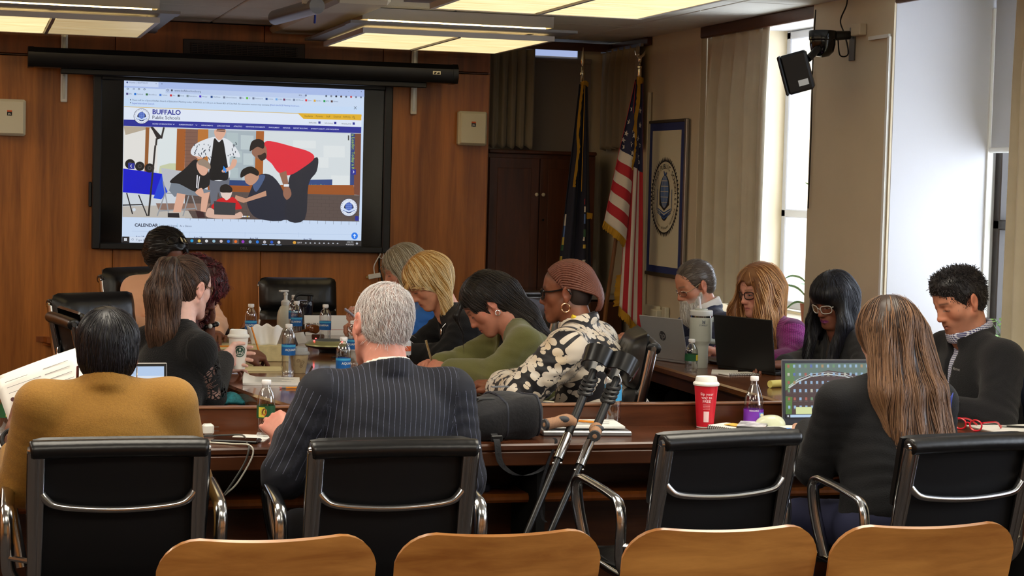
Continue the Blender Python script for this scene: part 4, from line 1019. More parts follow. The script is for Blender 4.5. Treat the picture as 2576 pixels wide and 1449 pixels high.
em.build('emblem_print', [m_ink, mat('print blue', (52, 86, 150), .8), m_ivory, mat('globe blue', (70, 112, 172), .8)], bn)
# wall boxes under the banner
t = thing('cable_box', 'beige cable boxes and raceway on the wall under the banner', 'cable box', (4.30, 11.50, .72))
MB().box((-.0, .12, .06), (.03, .22, .07), b=.004).build('raceway', m_cream, t)
MB().box((-.01, .02, .03), (.05, .12, .09), b=.006).build('box', m_cream, t)
MB().box((-.0, -.12, .0), (.03, .06, .2), b=.004).build('box', m_cream, t)
MB().box((0, .30, .55), (.016, .02, 1.9)).build('vertical_raceway', m_cream, t)

# --- black pan-tilt loudspeaker bracketed to the pier
t = thing('bracket_loudspeaker', 'black loudspeaker tilted down on a domed swivel mount high on the pier', 'loudspeaker', (4.31, 8.85, 2.35))
Mx = TR((-.335, -.10, -.16), rx=.1, ry=-.28, rz=R(-28))
MB().box((0, 0, 0), (.135, .15, .20), b=.012, M=Mx).build('cabinet', m_blackm, t)
MB().box((-.0715, 0, 0), (.016, .154, .203), b=.006, M=Mx).build('grille', m_black, t)
MB().box((.02, -.0755, -.055), (.05, .002, .03), M=Mx).build('label', mat('label paper', (190, 190, 186), .6), t)
MB().lathe([(.0, -.075), (.035, -.068), (.058, -.045), (.066, -.01), (.066, .01), (.070, .015), (.072, .055), (.07, .06), (0, .06)], 22, c=(-.165, -.02, .0)).build('dome_swivel', mat('gloss black', (10, 10, 11), .12), t)
MB().cyl((-.20, -.05, -.03), (-.27, -.08, -.09), .018, n=12).build('ball_joint', m_blackm, t)
MB().cyl((-.14, -.02, .035), (-.02, -.03, .045), .026, .022, n=12).build('arm', m_blackm, t)
MB().box((-.004, -.03, .0), (.008, .06, .17), b=.002).build('wall_plate', mat('bracket grey', (92, 90, 88), .4, .5), t)
MB().box((-.02, -.13, .065), (.04, .10, .06), b=.004).build('junction_box', m_paint, t)
MB().tube(smooth([(-.05, -.02, .06), (-.06, 0, .12), (-.02, .02, .2), (-.01, .03, .26)], 6), .004, 6).build('cable', m_black, t)
MB().tube(smooth([(-.08, -.02, .02), (-.07, -.03, -.06), (-.03, -.04, -.05), (-.05, -.02, .05), (-.1, -.0, .06)], 6), .004, 6).build('cable', m_black, t)
t = thing('cable_raceway', 'thin white cable raceway running down the pier corner', 'raceway', (4.303, 8.405, 1.2))
MB().box((0, 0, -.05), (.014, .022, 2.42)).build('vertical_run', m_wplast, t)
MB().box((0, .11, 1.165), (.014, .22, .018)).build('horizontal_run', m_wplast, t)
tag(MB().tube(smooth([(4.30, 9.26, 2.56), (4.298, 9.27, 2.3), (4.30, 9.265, 1.9), (4.30, 9.27, 1.5)], 5), .004, 6).build('pier_cable', m_black), 'thin dark cable hanging down the far edge of the pier', 'cord')
# ================================================================== SMALL THINGS
m_pet = thin_glass('clear bottle plastic', (.96, .975, .98), .10, .04)
m_cap = mat('white bottle cap', (236, 236, 236), .4)
m_paper = mat('white paper', (232, 230, 224), .75)
m_ypaper = mat('cream pad paper', (232, 220, 168), .75)
m_print = mat('grey toner print', (110, 108, 110), .8)
m_pencil = mat('pencil yellow', (226, 142, 44), .4)
def bottle(loc, label, kind='aqua', rz=0., h=.205, group='water bottles'):
    t = thing('water_bottle', label, 'bottle', loc, rz, group)
    k = h/.205; r = .0315*(.95 if kind != 'purple' else 1.12)
    if kind == 'purple': pr = [(0, .002), (.028, 0), (r, .008), (r, .08), (r*.99, .085), (r*.9, .105), (r*.62, .135), (r*.42, .152), (.013, .158), (.013, .172)]
    elif kind == 'poland': pr = [(0, .002), (.026, 0), (r, .008), (r*.94, .02), (r, .03), (r*.96, .06), (r, .07), (r, .12), (r*.97, .135), (r*.75, .158), (r*.5, .172), (.013, .178), (.013, .19)]
    else: pr = [(0, .004), (.024, 0), (r*.9, .006), (r*.98, .016), (r*.9, .026), (r*.97, .036), (r*.9, .046), (r*.97, .056), (r*.92, .066), (r*.98, .075), (r*.98, .122), (r, .13), (r*1.02, .142), (r*.95, .158), (r*.7, .174), (.014, .184), (.0135, .194)]
    pr = [(a, z*k) for a, z in pr]
    MB().lathe(pr, 22).build('shell', m_pet, t, sharp=60)
    zt = pr[-1][1]
    MB().lathe([(.0145, 0), (.0155, .002), (.0155, .013), (.014, .0155), (0, .016)], 18, c=(0, 0, zt-.004)).build('cap', m_cap, t)
    z0, z1, c = {'aqua': (.077, .121, (24, 96, 170)), 'purple': (.022, .066, (120, 52, 176)), 'poland': (.068, .112, (34, 84, 52)), 'lightblue': (.09, .14, (60, 160, 214))}[kind if kind in ('aqua', 'purple', 'poland', 'lightblue') else 'aqua']
    rr = r*1.02
    MB().lathe([(rr, z0*k), (rr, z1*k)], 22).v
    lb = MB(); n = 22
    lb.add([(rr*math.cos(2*PI*i/n), rr*math.sin(2*PI*i/n), z*k) for z in (z0, z1) for i in range(n)], [(i, (i+1) % n, n+(i+1) % n, n+i) for i in range(n)])
    lb.build('label_wrap', mat('label '+kind, c, .35), t)
    def curved(txt, size, zc, m_, nm, a0=0., bold=.01):
        v, f = text_geo(txt, size, bold, 'CENTER'); q = rr+.0004
        MB().add([(q*math.sin(x/q+a0), -q*math.cos(x/q+a0), zc*k+y) for x, y, z in v], f).build(nm, m_, t, sharp=None)
    if kind == 'aqua':
        curved('AQUAFINA', .0135, .096, m_wplast, 'lettering', .2, .02)
        lb2 = MB(); lb2.add([((rr+.0003)*math.cos(2*PI*i/n), (rr+.0003)*math.sin(2*PI*i/n), z*k) for z in (.112+.0, .121) for i in range(n)], [(i, (i+1) % n, n+(i+1) % n, n+i) for i in range(n)])
        lb2.build('label_sky', mat('label sky blue', (70, 168, 216), .35), t)
    if kind == 'poland':
        q = rr+.0005; MB().add([(q*math.sin(a), -q*math.cos(a), z*k) for a in (-.1, .15, .4, .62) for z in (.072, .108)], [(0, 2, 3, 1), (2, 4, 5, 3), (4, 6, 7, 5)]).build('label_emblem', mat('label yellow', (214, 200, 70), .4), t)
        curved('8', .026, .080, mat('label poland', (34, 84, 52)), 'emblem_mark', .27)
    if kind == 'purple':
        q = rr+.0005; MB().add([(q*math.sin(a), -q*math.cos(a), z*k) for a in (.1, .4, .7, .95) for z in (.028, .056)], [(0, 2, 3, 1), (2, 4, 5, 3), (4, 6, 7, 5)]).build('label_emblem', mat('label pale blue', (110, 160, 220), .4), t)
        curved('NIAGARA', .008, .06, m_wplast, 'lettering', -.45)
    return t
TZ = .7505
bottle((1.342, 9.436, TZ), 'water bottle with blue label behind the tissue box', rz=-.5)
bottle((1.612, 9.668, TZ), 'water bottle with blue label in front of the black shaker', rz=-.6)
bottle((1.68, 10.16, TZ), 'water bottle half hidden between the soap pump and black shaker', rz=.4)
bottle((1.72, 9.43, TZ), 'water bottle standing before the white name card', rz=-.9)
bottle((1.308, 8.039, TZ), 'tall water bottle beside the paper coffee cup', rz=.25, h=.215)
bottle((1.444, 7.494, TZ), 'water bottle at the left shoulder of the pinstripe suit person', rz=.5)
bottle((1.655, 8.36, TZ), 'water bottle peeking out left of the white-haired person\'s head', rz=-.5)
bottle((3.179, 8.061, TZ), 'small bottle with green label in front of the tall tumbler', 'poland', h=.15, rz=.5)
bottle((.100, 6.18, .7455), 'green label bottle cut by the left edge of the photo', 'poland', h=.20, rz=.1)
bottle((.925, 6.12, .7455), 'bottle gripped by the person in the pinstripe suit', 'poland', h=.19, rz=-.9)
bottle((2.165, 6.225, .7455), 'light blue label bottle behind the crutches', 'lightblue', h=.225)
bottle((2.69, 6.20, .7455), 'squat bottle with purple label beside the computer mouse', 'purple', h=.205, rz=.1)
# cola bottle
t = thing('cola_bottle', 'dark cola bottle with white label beside the black cardigan sleeve', 'bottle', (1.83, 8.105, TZ))
MB().lathe([(0, 0), (.03, 0), (.034, .01), (.034, .07), (.032, .075)], 20).build('cola', mat('cola', (30, 12, 8), .1), t)
MB().lathe([(.034, .075), (.035, .08), (.035, .13), (.033, .135)], 20).build('label_wrap', mat('cola label', (214, 214, 216), .4), t)
MB().lathe([(.033, .135), (.03, .15), (.02, .18), (.013, .195), (.013, .21)], 20).build('shell', m_pet, t)
MB().lathe([(.0155, .205), (.0155, .22), (0, .222)], 16).build('cap', mat('red cap', (190, 30, 30), .4), t)
MB().box((.012, -.0345, .105), (.03, .002, .022)).build('label_emblem', mat('orange print', (214, 92, 40)), t)
# soap pump
t = thing('soap_pump', 'white foam sanitizer pump bottle on the far table end', 'dispenser', (1.655, 10.30, TZ), .3)
m_soap = mat('milky plastic', (214, 210, 190), .3)
MB().lathe([(0, 0), (.042, 0), (.046, .006), (.046, .075), (.043, .10), (.032, .128), (.022, .14), (.022, .143)], 26).build('body', m_soap, t)
MB().lathe([(.024, .142), (.025, .146), (.025, .160), (.018, .168), (.010, .172), (.010, .196), (.0125, .197), (.0125, .207), (.008, .208), (.008, .215)], 20).build('pump', m_wplast, t)
MB().box((-.012, 0, .219), (.055, .026, .010), b=.004).build('nozzle', m_wplast, t)
MB().box((.016, -.0435, .048), (.034, .004, .05), b=.001, M=TR(rz=.12)).build('label', m_paper, t)
for i in range(6): MB().box((.020, -.0465, .066-.008*i), (.018, .001, .002), M=TR(rz=.12)).build('label_line', m_print, t)
MB().box((.004, -.046, .045), (.004, .001, .03), M=TR(rz=.12)).build('barcode', m_black, t)
# black shaker
t = thing('shaker_bottle', 'black shaker bottle with flip lid and carry loop', 'bottle', (1.73, 10.10, TZ))
m_shk = mat('smoky black plastic', (18, 20, 30), .15, 0, .6)
MB().lathe([(0, 0), (.033, 0), (.036, .01), (.042, .14), (.043, .145), (.043, .175), (.040, .18), (.02, .182), (0, .182)], 24).build('body', m_shk, t)
MB().tube(smooth([(-.035, 0, .165), (-.055, 0, .19), (-.04, 0, .212), (0, 0, .213), (.03, 0, .212), (.045, 0, .208)], 5), .008, 8, flat=.6).build('loop', m_black, t)
MB().cyl((.025, 0, .18), (.025, 0, .205), .014, n=14).build('spout', m_black, t)
# gavel on its block
t = thing('gavel', 'wooden gavel resting on a round block near the name card', 'gavel', (1.72, 9.80, TZ))
MB().lathe([(0, 0), (.032, 0), (.034, .006), (.034, .018), (.03, .022), (0, .022)], 22, c=(.03, 0, 0)).build('block', m_cabw, t)
MB().lathe([(.0, -.045), (.02, -.045), (.024, -.038), (.02, -.03), (.024, -.024), (.024, .024), (.02, .03), (.024, .038), (.02, .045), (0, .045)], 20, M=TR((0, 0, .052), rx=PI/2, rz=.3)).build('head', m_table, t)
MB().cyl((0, 0, .052), (-.12, -.02, .02), .009, .007, n=10).build('handle', m_table, t)
# name card of the chair
t = thing('name_card', 'white tent name card with black and red lettering at the table head', 'name card', (1.845, 10.04, TZ))
MB().add([(-.13, -.05, 0), (.13, -.05, 0), (.13, 0, .105), (-.13, 0, .105), (-.13, .05, 0), (.13, .05, 0)], [(0, 1, 2, 3), (3, 2, 5, 4)]).build('card', m_paper, t, sharp=20)
Mn = TR((-.125, -.0262, .056), rx=PI/2-.44)
v, f = text_geo('HON. DR. KATH', .0135, .02); MB().add(v, f, M=Mn).build('lettering', m_black, t)
v, f = text_geo('President', .009, .01); MB().add(v, f, M=TR((-.07, -.0325, .040), rx=PI/2-.44)).build('red_lettering', red, t)
MB().box((0, -.036, .030), (.24, .001, .0015), M=TR(rx=0)).build('rule', red, t)
# conference phone
t = thing('conference_phone', 'round olive-topped conference speaker with red lights', 'conference phone', (1.67, 9.02, TZ))
MB().lathe([(0, .0), (.05, .0), (.055, .015), (.10, .024), (.118, .03), (.122, .036)], 36).build('base', m_black, t)
MB().lathe([(.122, .036), (.120, .042), (.095, .058), (.085, .060)], 36).build('rim', mat('olive satin', (150, 150, 104), .35, .4), t)
MB().lathe([(.085, .060), (.04, .063), (0, .064)], 36).build('grille', mat('dark green grille', (58, 66, 58), .6), t)
for a in (.5, 2.2, 3.6, 5.2): MB().ball((.095*math.cos(a), .095*math.sin(a), .0595), .004, nu=8, nv=6).build('light', mat('red led', (255, 60, 60), .4, emit=3.), t)
MB().tube(smooth([(.06, -.09, .01), (.05, -.2, .006), (0, -.28, .006), (-.05, -.33, .006)], 6), .004, 6).build('cable', m_black, t)
# small tent cards
for x, y, rz, l in ((1.60, 9.52, .9, 'small folded tent card lying by the soap pump'), (1.80, 9.12, .1, 'small tent card behind the conference phone'), (1.445, 8.36, 1.45, 'tent card seen edge-on beside the paper cup')):
    t = thing('tent_card', l, 'card', (x, y, TZ), rz, 'small tent cards')
    MB().add([(-.05, -.025, 0), (.05, -.025, 0), (.05, 0, .055), (-.05, 0, .055), (-.05, .025, 0), (.05, .025, 0)], [(0, 1, 2, 3), (3, 2, 5, 4)]).build('folded_card', m_paper, t, sharp=20)
# gooseneck clutter by the soap pump
t = thing('table_microphone', 'low black table microphone lying by the soap pump', 'microphone', (1.50, 9.90, TZ), 2.6)
MB().lathe([(0, 0), (.05, 0), (.052, .006), (.03, .018), (0, .02)], 22, sy=.7).build('base', m_black, t)
MB().tube(smooth([(.0, 0, .015), (.05, 0, .05), (.11, 0, .045), (.16, 0, .03)], 5), .006, 8).build('neck', m_black, t)
# tissue box
t = thing('tissue_box', 'cream patterned tissue box with a tissue pulled up', 'tissue box', (1.29, 8.62, TZ), -.06)
MB().box((0, 0, .036), (.215, .11, .072), b=.002).build('box', mat('tissue box card', (206, 190, 140), .6, var=(28, .18)), t)
def tis(u, v):
    a = (u-.5)*2; return (a*(.055+.03*v), .012*math.sin(a*5+v*2)+.01*v*math.sin(a*9), .070+.095*v*(1-.12*a*a)+.006*math.sin(a*11)*v)
MB().grid(tis, 20, 8, thick=.002).build('tissue', mat('tissue', (236, 234, 230), .9), t, sharp=None)
# cups
def cup(loc, label, h, r0, r1, c, lidc, cat='cup'):
    t = thing('coffee_cup', label, cat, loc)
    MB().lathe([(0, .004), (r0*.95, .004), (r0*.97, 0), (r0, .001), (r1, h), (r1+.002, h+.002)], 28).build('cup_body', c, t)
    MB().lathe([(r1+.004, h-.004), (r1+.005, h+.002), (r1+.002, h+.007), (r1*.93, h+.010), (r1*.88, h+.024), (r1*.84, h+.027), (r1*.8, h+.023), (0, h+.022)], 28).build('lid', lidc, t)
    return t
m_cup = mat('white paper cup', (226, 222, 214), .55)
t = cup((1.052, 7.75, .802), 'white takeaway cup with round green logo in a hand', .135, .029, .041, m_cup, m_wplast)
q = lambda a, z: ((.030+.0102*z/.135*1.15)+.0008)
lg = MB()
def onc(pts, mi):
    lg.add([(( .0300+.012*z/.135)*math.sin(a), -(.0300+.012*z/.135)*math.cos(a), z) for a, z in pts], [tuple(range(len(pts)))], mi)
a0, z0 = .05, .075
def discc(r, mi, e, n=24):
    lg.add([((.0299+.012*(z0+r*math.sin(2*PI*i/n))/.135+e)*math.sin(a0+r*math.cos(2*PI*i/n)/.0355), -(.0299+.012*(z0+r*math.sin(2*PI*i/n))/.135+e)*math.cos(a0+r*math.cos(2*PI*i/n)/.0355), z0+r*math.sin(2*PI*i/n)) for i in range(n)]+[((.0299+.012*z0/.135+e)*math.sin(a0), -(.0299+.012*z0/.135+e)*math.cos(a0), z0)], [(i, (i+1) % n, n) for i in range(n)], mi)
discc(.024, 0, .0004); discc(.019, 1, .0007); discc(.017, 0, .0010)
for i, (da, dz, w, hh) in enumerate(((0, .008, .006, .008), (0, -.006, .004, .008), (-.010, -.004, .002, .012), (.010, -.004, .002, .012), (-.006, -.008, .002, .008), (.006, -.008, .002, .008))):
    lg.add([((.0299+.012*(z0+dz+sz*hh/2)/.135+.0013)*math.sin(a0+(da+sx*w/2)/.0355), -(.0299+.012*(z0+dz+sz*hh/2)/.135+.0013)*math.cos(a0+(da+sx*w/2)/.0355), z0+dz+sz*hh/2) for sx, sz in ((-1, -1), (1, -1), (1, 1), (-1, 1))], [(0, 1, 2, 3)], 1)
lg.build('round_logo', [mat('logo green', (40, 78, 62), .5), m_cup], t, sharp=None)
t = cup((1.36, 8.07, TZ), 'beige swirl paper cup with grey lid beside the tall bottle', .085, .029, .041, mat('beige swirl paper', (176, 158, 122), .6, var=(30, .15)), mat('grey lid', (150, 152, 152), .4))
sw = MB()
for k, (a0, z0, r0) in enumerate(((.2, .045, .012), (-.25, .055, .009), (.1, .03, .008))):
    P = []
    for i in range(18):
        an = i*.7; r = r0*(1-i/22); a = a0+r*math.cos(an)/.035; z = z0+r*math.sin(an); q = .029+.012*z/.085+.0006; P.append((q*math.sin(a), -q*math.cos(a), z))
    sw.tube(P, .0007, 4)
sw.build('swirl_print', mat('brown print', (92, 66, 48), .6), t, sharp=None)
t = cup((2.511, 6.215, .7455), 'tall red paper cup with white lid on the front desk', .155, .030, .0425, mat('red paper cup', (206, 26, 44), .45), m_wplast)
def cupt(tx, size, z, a0, m_, nm, bold=.005):
    v, f = text_geo(tx, size, bold, 'CENTER')
    MB().add([((.0303+.0125*(z+y)/.155+.0005)*math.sin(a0+x/.038), -(.0303+.0125*(z+y)/.155+.0005)*math.cos(a0+x/.038), z+y) for x, y, zz in v], f).build(nm, m_, t, sharp=None)
m_pk = mat('cup pale print', (246, 214, 214), .5)
for tx, sz, z in (('Sip your', .0135, .118), ('way to', .0135, .1055), ('FREE', .0145, .0915)): cupt(tx, sz, z, -.28, m_pk, 'lettering', .014)
for i in range(4): cupt('mmmmmmmm', .0042, .083-.0055*i, -.28, m_pk, 'small_print')
q = MB(); q.add([((.0303+.0125*z/.155+.0005)*math.sin(a), -(.0303+.0125*z/.155+.0005)*math.cos(a), z) for a in (-.56, -.42, -.28, -.14, 0.0) for z in (.022, .060)], [(0, 2, 3, 1), (2, 4, 5, 3), (4, 6, 7, 5), (6, 8, 9, 7)])
q.build('white_panel', m_pk, t, sharp=None)
MB().lathe([(.0303, .001), (.0309, .004)], 28).build('base_rim', m_wplast, t)
# tall insulated tumbler
t = thing('insulated_tumbler', 'tall grey-green insulated tumbler with handle and straw', 'tumbler', (3.292, 8.238, TZ), .12)
m_tum = mat('sage enamel', (178, 182, 172), .4)
MB().lathe([(0, 0), (.036, 0), (.038, .004), (.0385, .10), (.041, .112), (.0515, .125), (.053, .13), (.053, .235), (.052, .24)], 32).build('body', m_tum, t)
MB().lathe([(.0525, .238), (.0525, .248)], 32).build('steel_band', m_alum, t)
MB().lathe([(.054, .247), (.055, .25), (.055, .268), (.052, .272), (.03, .272), (0, .272)], 32).build('lid', mat('translucent lid', (206, 208, 206), .3), t)
MB().lathe([(.03, .272), (.03, .279), (0, .28)], 24).build('rotor', m_tum, t)
MB().cyl((-.004, 0, .27), (-.014, 0, .335), .0055, n=12).build('straw', mat('straw', (222, 220, 226), .35), t)
H = [(.050, 0, .226), (.078, 0, .228), (.098, 0, .215), (.099, 0, .18), (.097, 0, .14), (.08, 0, .122), (.052, 0, .126)]
MB().tube(smooth(H, 6), .011, 10, flat=1.2, up=(0, 1, 0)).build('handle', m_tum, t)
v, f = text_geo('STANLEY', .010, .02, 'CENTER'); q = .0535
MB().add([(q*math.sin(x/q-.25), -q*math.cos(x/q-.25), .20+y) for x, y, z in v], f).build('lettering', mat('slate print', (88, 96, 108), .5), t, sharp=None)
bear = MB()
for dx, z, w, h in ((-.004, .216, .005, .012), (.004, .216, .005, .012), (0, .220, .012, .005), (-.006, .224, .003, .006), (.006, .224, .003, .006)):
    bear.add([(q*math.sin(-.25+(dx+sx*w/2)/q), -q*math.cos(-.25+(dx+sx*w/2)/q), z+sz*h/2) for sx, sz in ((-1, -1), (1, -1), (1, 1), (-1, 1))], [(0, 1, 2, 3)])
bear.build('emblem', mat('slate print', (88, 96, 108)), t, sharp=None)
# pads and papers
def sheetp(loc, rz, w, d, label, name='paper_sheet', cat='paper', m=None, n=1, curl=0., lines=0, group='loose papers'):
    t = thing(name, label, cat, loc, rz, group)
    def fn(u, v): return ((u-.5)*w, (v-.5)*d, n*.0012+curl*max(0, .25-u)**2*16*(1 if v > .0 else 0))
    MB().grid(fn, 10, 6, thick=n*.0012).build('sheets', m or m_paper, t, sharp=40)
    if lines:
        g = MB()
        for i in range(lines):
            y = d/2-.02-i*(d-.04)/lines; L = w*(.55+.3*((i*37) % 7)/7)
            g.box((-w/2+.02+L/2, y, n*.0012+.0006), (L, .003, .0004))
        g.build('print_lines', m_print, t, kind='stuff')
    return t
sheetp((1.20, 8.21, TZ), -.1, .21, .14, 'cream writing pad under the pencil of the red-curled person', 'writing_pad', 'pad', m_ypaper, 6)
sheetp((1.185, 7.70, TZ), -.16, .23, .24, 'white notepad with curled corner on the near left table', 'writing_pad', 'pad', m_paper, 8, .02, 7)
sheetp((2.03, 7.36, TZ), .1, .2, .26, 'white sheet on the table below the olive sleeve', lines=5)
sheetp((1.93, 8.15, TZ), .3, .21, .26, 'white sheet under the hands holding the pen')
sheetp((3.36, 9.50, TZ), .1, .2, .22, 'white sheets at the far end of the side desk', n=4)
sheetp((3.33, 8.02, TZ), -.4, .12, .17, 'white pad lying in front of the black laptop', n=3)
sheetp((.87, 6.09, .7455), -.35, .12, .15, 'white slip under the hand of the pinstripe person')
sheetp((.07, 6.05, .7455), .2, .2, .2, 'white sheet at the left edge of the front desk')
sheetp((2.03, 6.15, .768), -.12, .26, .19, 'printed papers on the closed laptop by the crutches', n=6, lines=9)
sheetp((2.745, 6.01, .7455), -.12, .24, .22, 'thick stack of white papers beside the open laptop', n=14, curl=0)
sheetp((3.66, 6.08, .7455), .05, .26, .18, 'white sheet with a pen at the right end of the front desk', n=2)
sheetp((1.165, 9.30, TZ), .2, .2, .28, 'cream folder under the pencil near the peach jacket person', 'folder', 'folder', m_ypaper, 5)
sheetp((1.22, 9.75, TZ), .5, .2, .2, 'mustard envelope propped near the peach jacket person', 'envelope', 'envelope', mat('mustard envelope', (150, 122, 62), .6), 10, .05)
# closed laptop under papers
t = thing('closed_laptop', 'closed silver laptop under the papers beside the crutches', 'laptop', (2.02, 6.13, .7455), -.12)
MB().box((0, 0, .0085), (.31, .215, .017), b=.004).build('case', mat('silver case', (176, 178, 180), .3, .7), t)
MB().box((.0, -.1055, .010), (.3, .002, .002)).build('seam', m_black, t)
# pencils and pens
def stick(loc, rz, label, L=.17, c=None, name='pencil', rot=None, tip=True):
    t = thing(name, label, name, loc, rz, 'pencils and pens', rot)
    MB().cyl((-L/2, 0, .0038), (L/2-.018, 0, .0038), .0038, n=6).build('barrel', c or m_pencil, t)
    MB().cyl((L/2-.018, 0, .0038), (L/2, 0, .0038), .0038, .0006, n=6).build('point', mat('pencil wood', (210, 176, 120), .6) if not c else c, t)
    MB().cyl((-L/2-.016, 0, .0038), (-L/2, 0, .0038), .0042, n=10).build('ferrule', m_steel, t)
    MB().cyl((-L/2-.024, 0, .0038), (-L/2-.016, 0, .0038), .0036, n=10).build('eraser', mat('eraser pink', (200, 120, 110), .7), t)
    return t
stick((1.29, 7.47, TZ), .1, 'orange pencil lying beside the white notepad')
stick((1.20, 7.585, TZ), -.12, 'dark pen lying at the edge of the white notepad', .15, m_black, 'pen')
stick((2.02, 6.165, .7765), -.75, 'orange pencil lying across the papers by the crutches', .16)
stick((1.16, 9.22, TZ+.007), .2, 'orange pencil on the cream folder')
stick((2.03, 7.40, TZ+.003), .2, 'orange pencil on the sheet below the olive sleeve', .15)
stick((3.71, 6.06, .749), -.4, 'black pen on the sheet at the right end of the desk', .14, m_black, 'pen')
stick((2.735, 5.975, .7645), -.45, 'blue pen lying on the paper stack beside the mouse', .14, mat('blue pen', (92, 150, 226), .35), 'pen')
# phones
def phone(loc, rz, label, c=None):
    t = thing('smartphone', label, 'phone', loc, rz, 'smartphones')
    MB().box((0, 0, .0045), (.075, .15, .009), b=.003).build('case', c or m_black, t)
    MB().box((0, 0, .0093), (.068, .14, .0008)).build('screen', mat('phone glass', (12, 12, 14), .08), t)
    return t
phone((.815, 6.01, .7455), 1.2, 'black smartphone on the front desk beside the white slip')
t = phone((1.845, 9.27, .895), 1.45, 'pale lilac smartphone held by the person in blue', mat('lilac case', (168, 168, 190), .4)); t.rotation_euler = (R(38), R(8), R(80))
# charger and its cables
t = thing('usb_charger', 'white cube charger with prongs on the front desk', 'charger', (.745, 6.19, .7455), .1)
MB().box((0, 0, .0175), (.036, .034, .035), b=.006).build('body', m_wplast, t)
for z in (.011, .024): MB().box((.027, 0, z), (.018, .006, .0016)).build('prong', m_steel, t)
t = tag(MB().tube(smooth([(.70, 6.12, .749), (.80, 6.14, .749), (.845, 6.09, .755), (.84, 5.95, .750), (.835, 5.862, .75), (.82, 5.852, .70), (.77, 5.85, .62), (.74, 5.86, .58)], 6), .003, 6).build('charging_cable', mat('dark cable', (70, 70, 68), .5)), 'dark charging cable looping off the front desk edge', 'cable')
t = tag(MB().tube(smooth([(.72, 5.98, .749), (.79, 5.94, .749), (.838, 5.87, .753), (.845, 5.858, .72), (.80, 5.852, .64), (.76, 5.855, .60)], 6), .0028, 6).build('charging_cable', mat('white cable', (206, 204, 190), .5)), 'white charging cable hanging off the front desk edge', 'cable')
# laptops
def laptop(loc, rz, label, w, d, ang, casec, screen=None, bez=None):
    """screen faces -y, keyboard towards -y; hinge at the origin"""
    t = thing('laptop', label, 'laptop', loc, rz, 'open laptops')
    MB().box((0, -d/2, .008), (w, d, .015), b=.004).build('base', casec, t)
    kb = MB().box((0, -d*.42, .0158), (w*.86, d*.46, .0012)).build('keyboard', m_black, t)
    ky = MB().box((0, 0, 0), (w*.86/13.2, d*.46/5.6, .002)).mesh('key', mat('key cap', (34, 34, 36), .5))
    for i in range(12):
        for j in range(5): link('key', ky, kb, (-w*.40+i*w*.80/11, -d*.62+j*d*.40/4, .0172))
    MB().box((0, -d*.83, .0158), (w*.3, d*.24, .001)).build('trackpad', m_steel, t)
    M = TR((0, 0, .014), rx=-ang)
    MB().box((0, .003, d*.5), (w, .006, d), b=.003, M=M).build('lid', casec, t)
    MB().box((0, -.0006, d*.5), (w*.985, .002, d*.97), M=M).build('bezel', bez or m_black, t)
    return t, M
m_silver = mat('laptop silver', (160, 158, 156), .45, .3)
m_dsilver = mat('laptop grey', (118, 118, 120), .4, .7)
# front right laptop with icons
t, M = laptop((2.955, 6.135, .7455), .0, 'open silver laptop showing a desktop full of icons', .36, .235, .12, m_dsilver, bez=mat('laptop dark bezel', (40, 42, 52), .4))
m_scr = mat('laptop picture', (255, 255, 255), .3, emit=.36, attr='Col')
for l_ in list(m_scr.node_tree.links):
    if l_.to_socket.name == 'Base Color': m_scr.node_tree.links.remove(l_)
m_scr.node_tree.nodes['B'].inputs['Base Color'].default_value = (.02, .02, .02, 1)
class Pic(Page):
    def __init__(s, w, h, M, z0): super().__init__(); s.w = w; s.h = h; s.M = M; s.z0 = z0
    def P(s, x, y): return ((x-.5)*s.w, s.z0+(1-y)*s.h)
    def build(s, name, m, parent):
        s.v = [tuple(s.M @ Vector((x, y+.0022, z))) for x, y, z in s.v]
        return Page.build(s, name, m, parent)
pc = Pic(.335, .195, M, .026)
pc.rect(0, 0, 1, .93, (70, 46, 48), 0); pc.poly([(0, 0), (1, 0), (1, .30), (.8, .2), (.5, .13), (.2, .25), (0, .5)], (96, 120, 112)); pc.poly([(0, 0), (.12, 0), (.1, .4), (0, .5)], (92, 132, 74)); pc.poly([(0, .6), (.08, .62), (.07, .93), (0, .93)], (80, 120, 50))
pc.poly([(.3, .93), (.5, .6), (.95, .5), (1, .93)], (176, 116, 104)); pc.line([(.04, .45), (.15, .33), (.3, .24), (.5, .2), (.7, .24), (.85, .33)], .022, (196, 206, 206)); pc.line([(.04, .42), (.15, .29), (.3, .2), (.5, .16), (.7, .2), (.85, .29)], .008, (214, 220, 220))
rr_ = random.Random(5)
for j in range(6):
    for i in range(15):
        c = rr_.choice([(150, 182, 214)]*6+[(190, 190, 176), (170, 140, 100), (90, 110, 180), (170, 90, 80), (110, 150, 110)])
        pc.rect(.026+i*.066, .025+j*.15, .052+i*.066, .078+j*.15, c, 0); pc.rect(.020+i*.066, .09+j*.15, .058+i*.066, .098+j*.15, (120, 116, 116), 0)
pc.rect(.115, .80, .30, .94, (222, 232, 168), 0); pc.rect(0, .93, 1, 1, (34, 32, 40), 0); pc.rect(.05, .94, .33, .99, (186, 214, 244), 0); pc.rect(.015, .95, .032, .98, (225, 230, 240), 0)
for i in range(8): pc.rect(.36+i*.045, .945, .385+i*.045, .985, rr_.choice([(90, 120, 220), (230, 200, 110), (180, 180, 190)]), 0)
pc.build('screen_picture', m_scr, t)
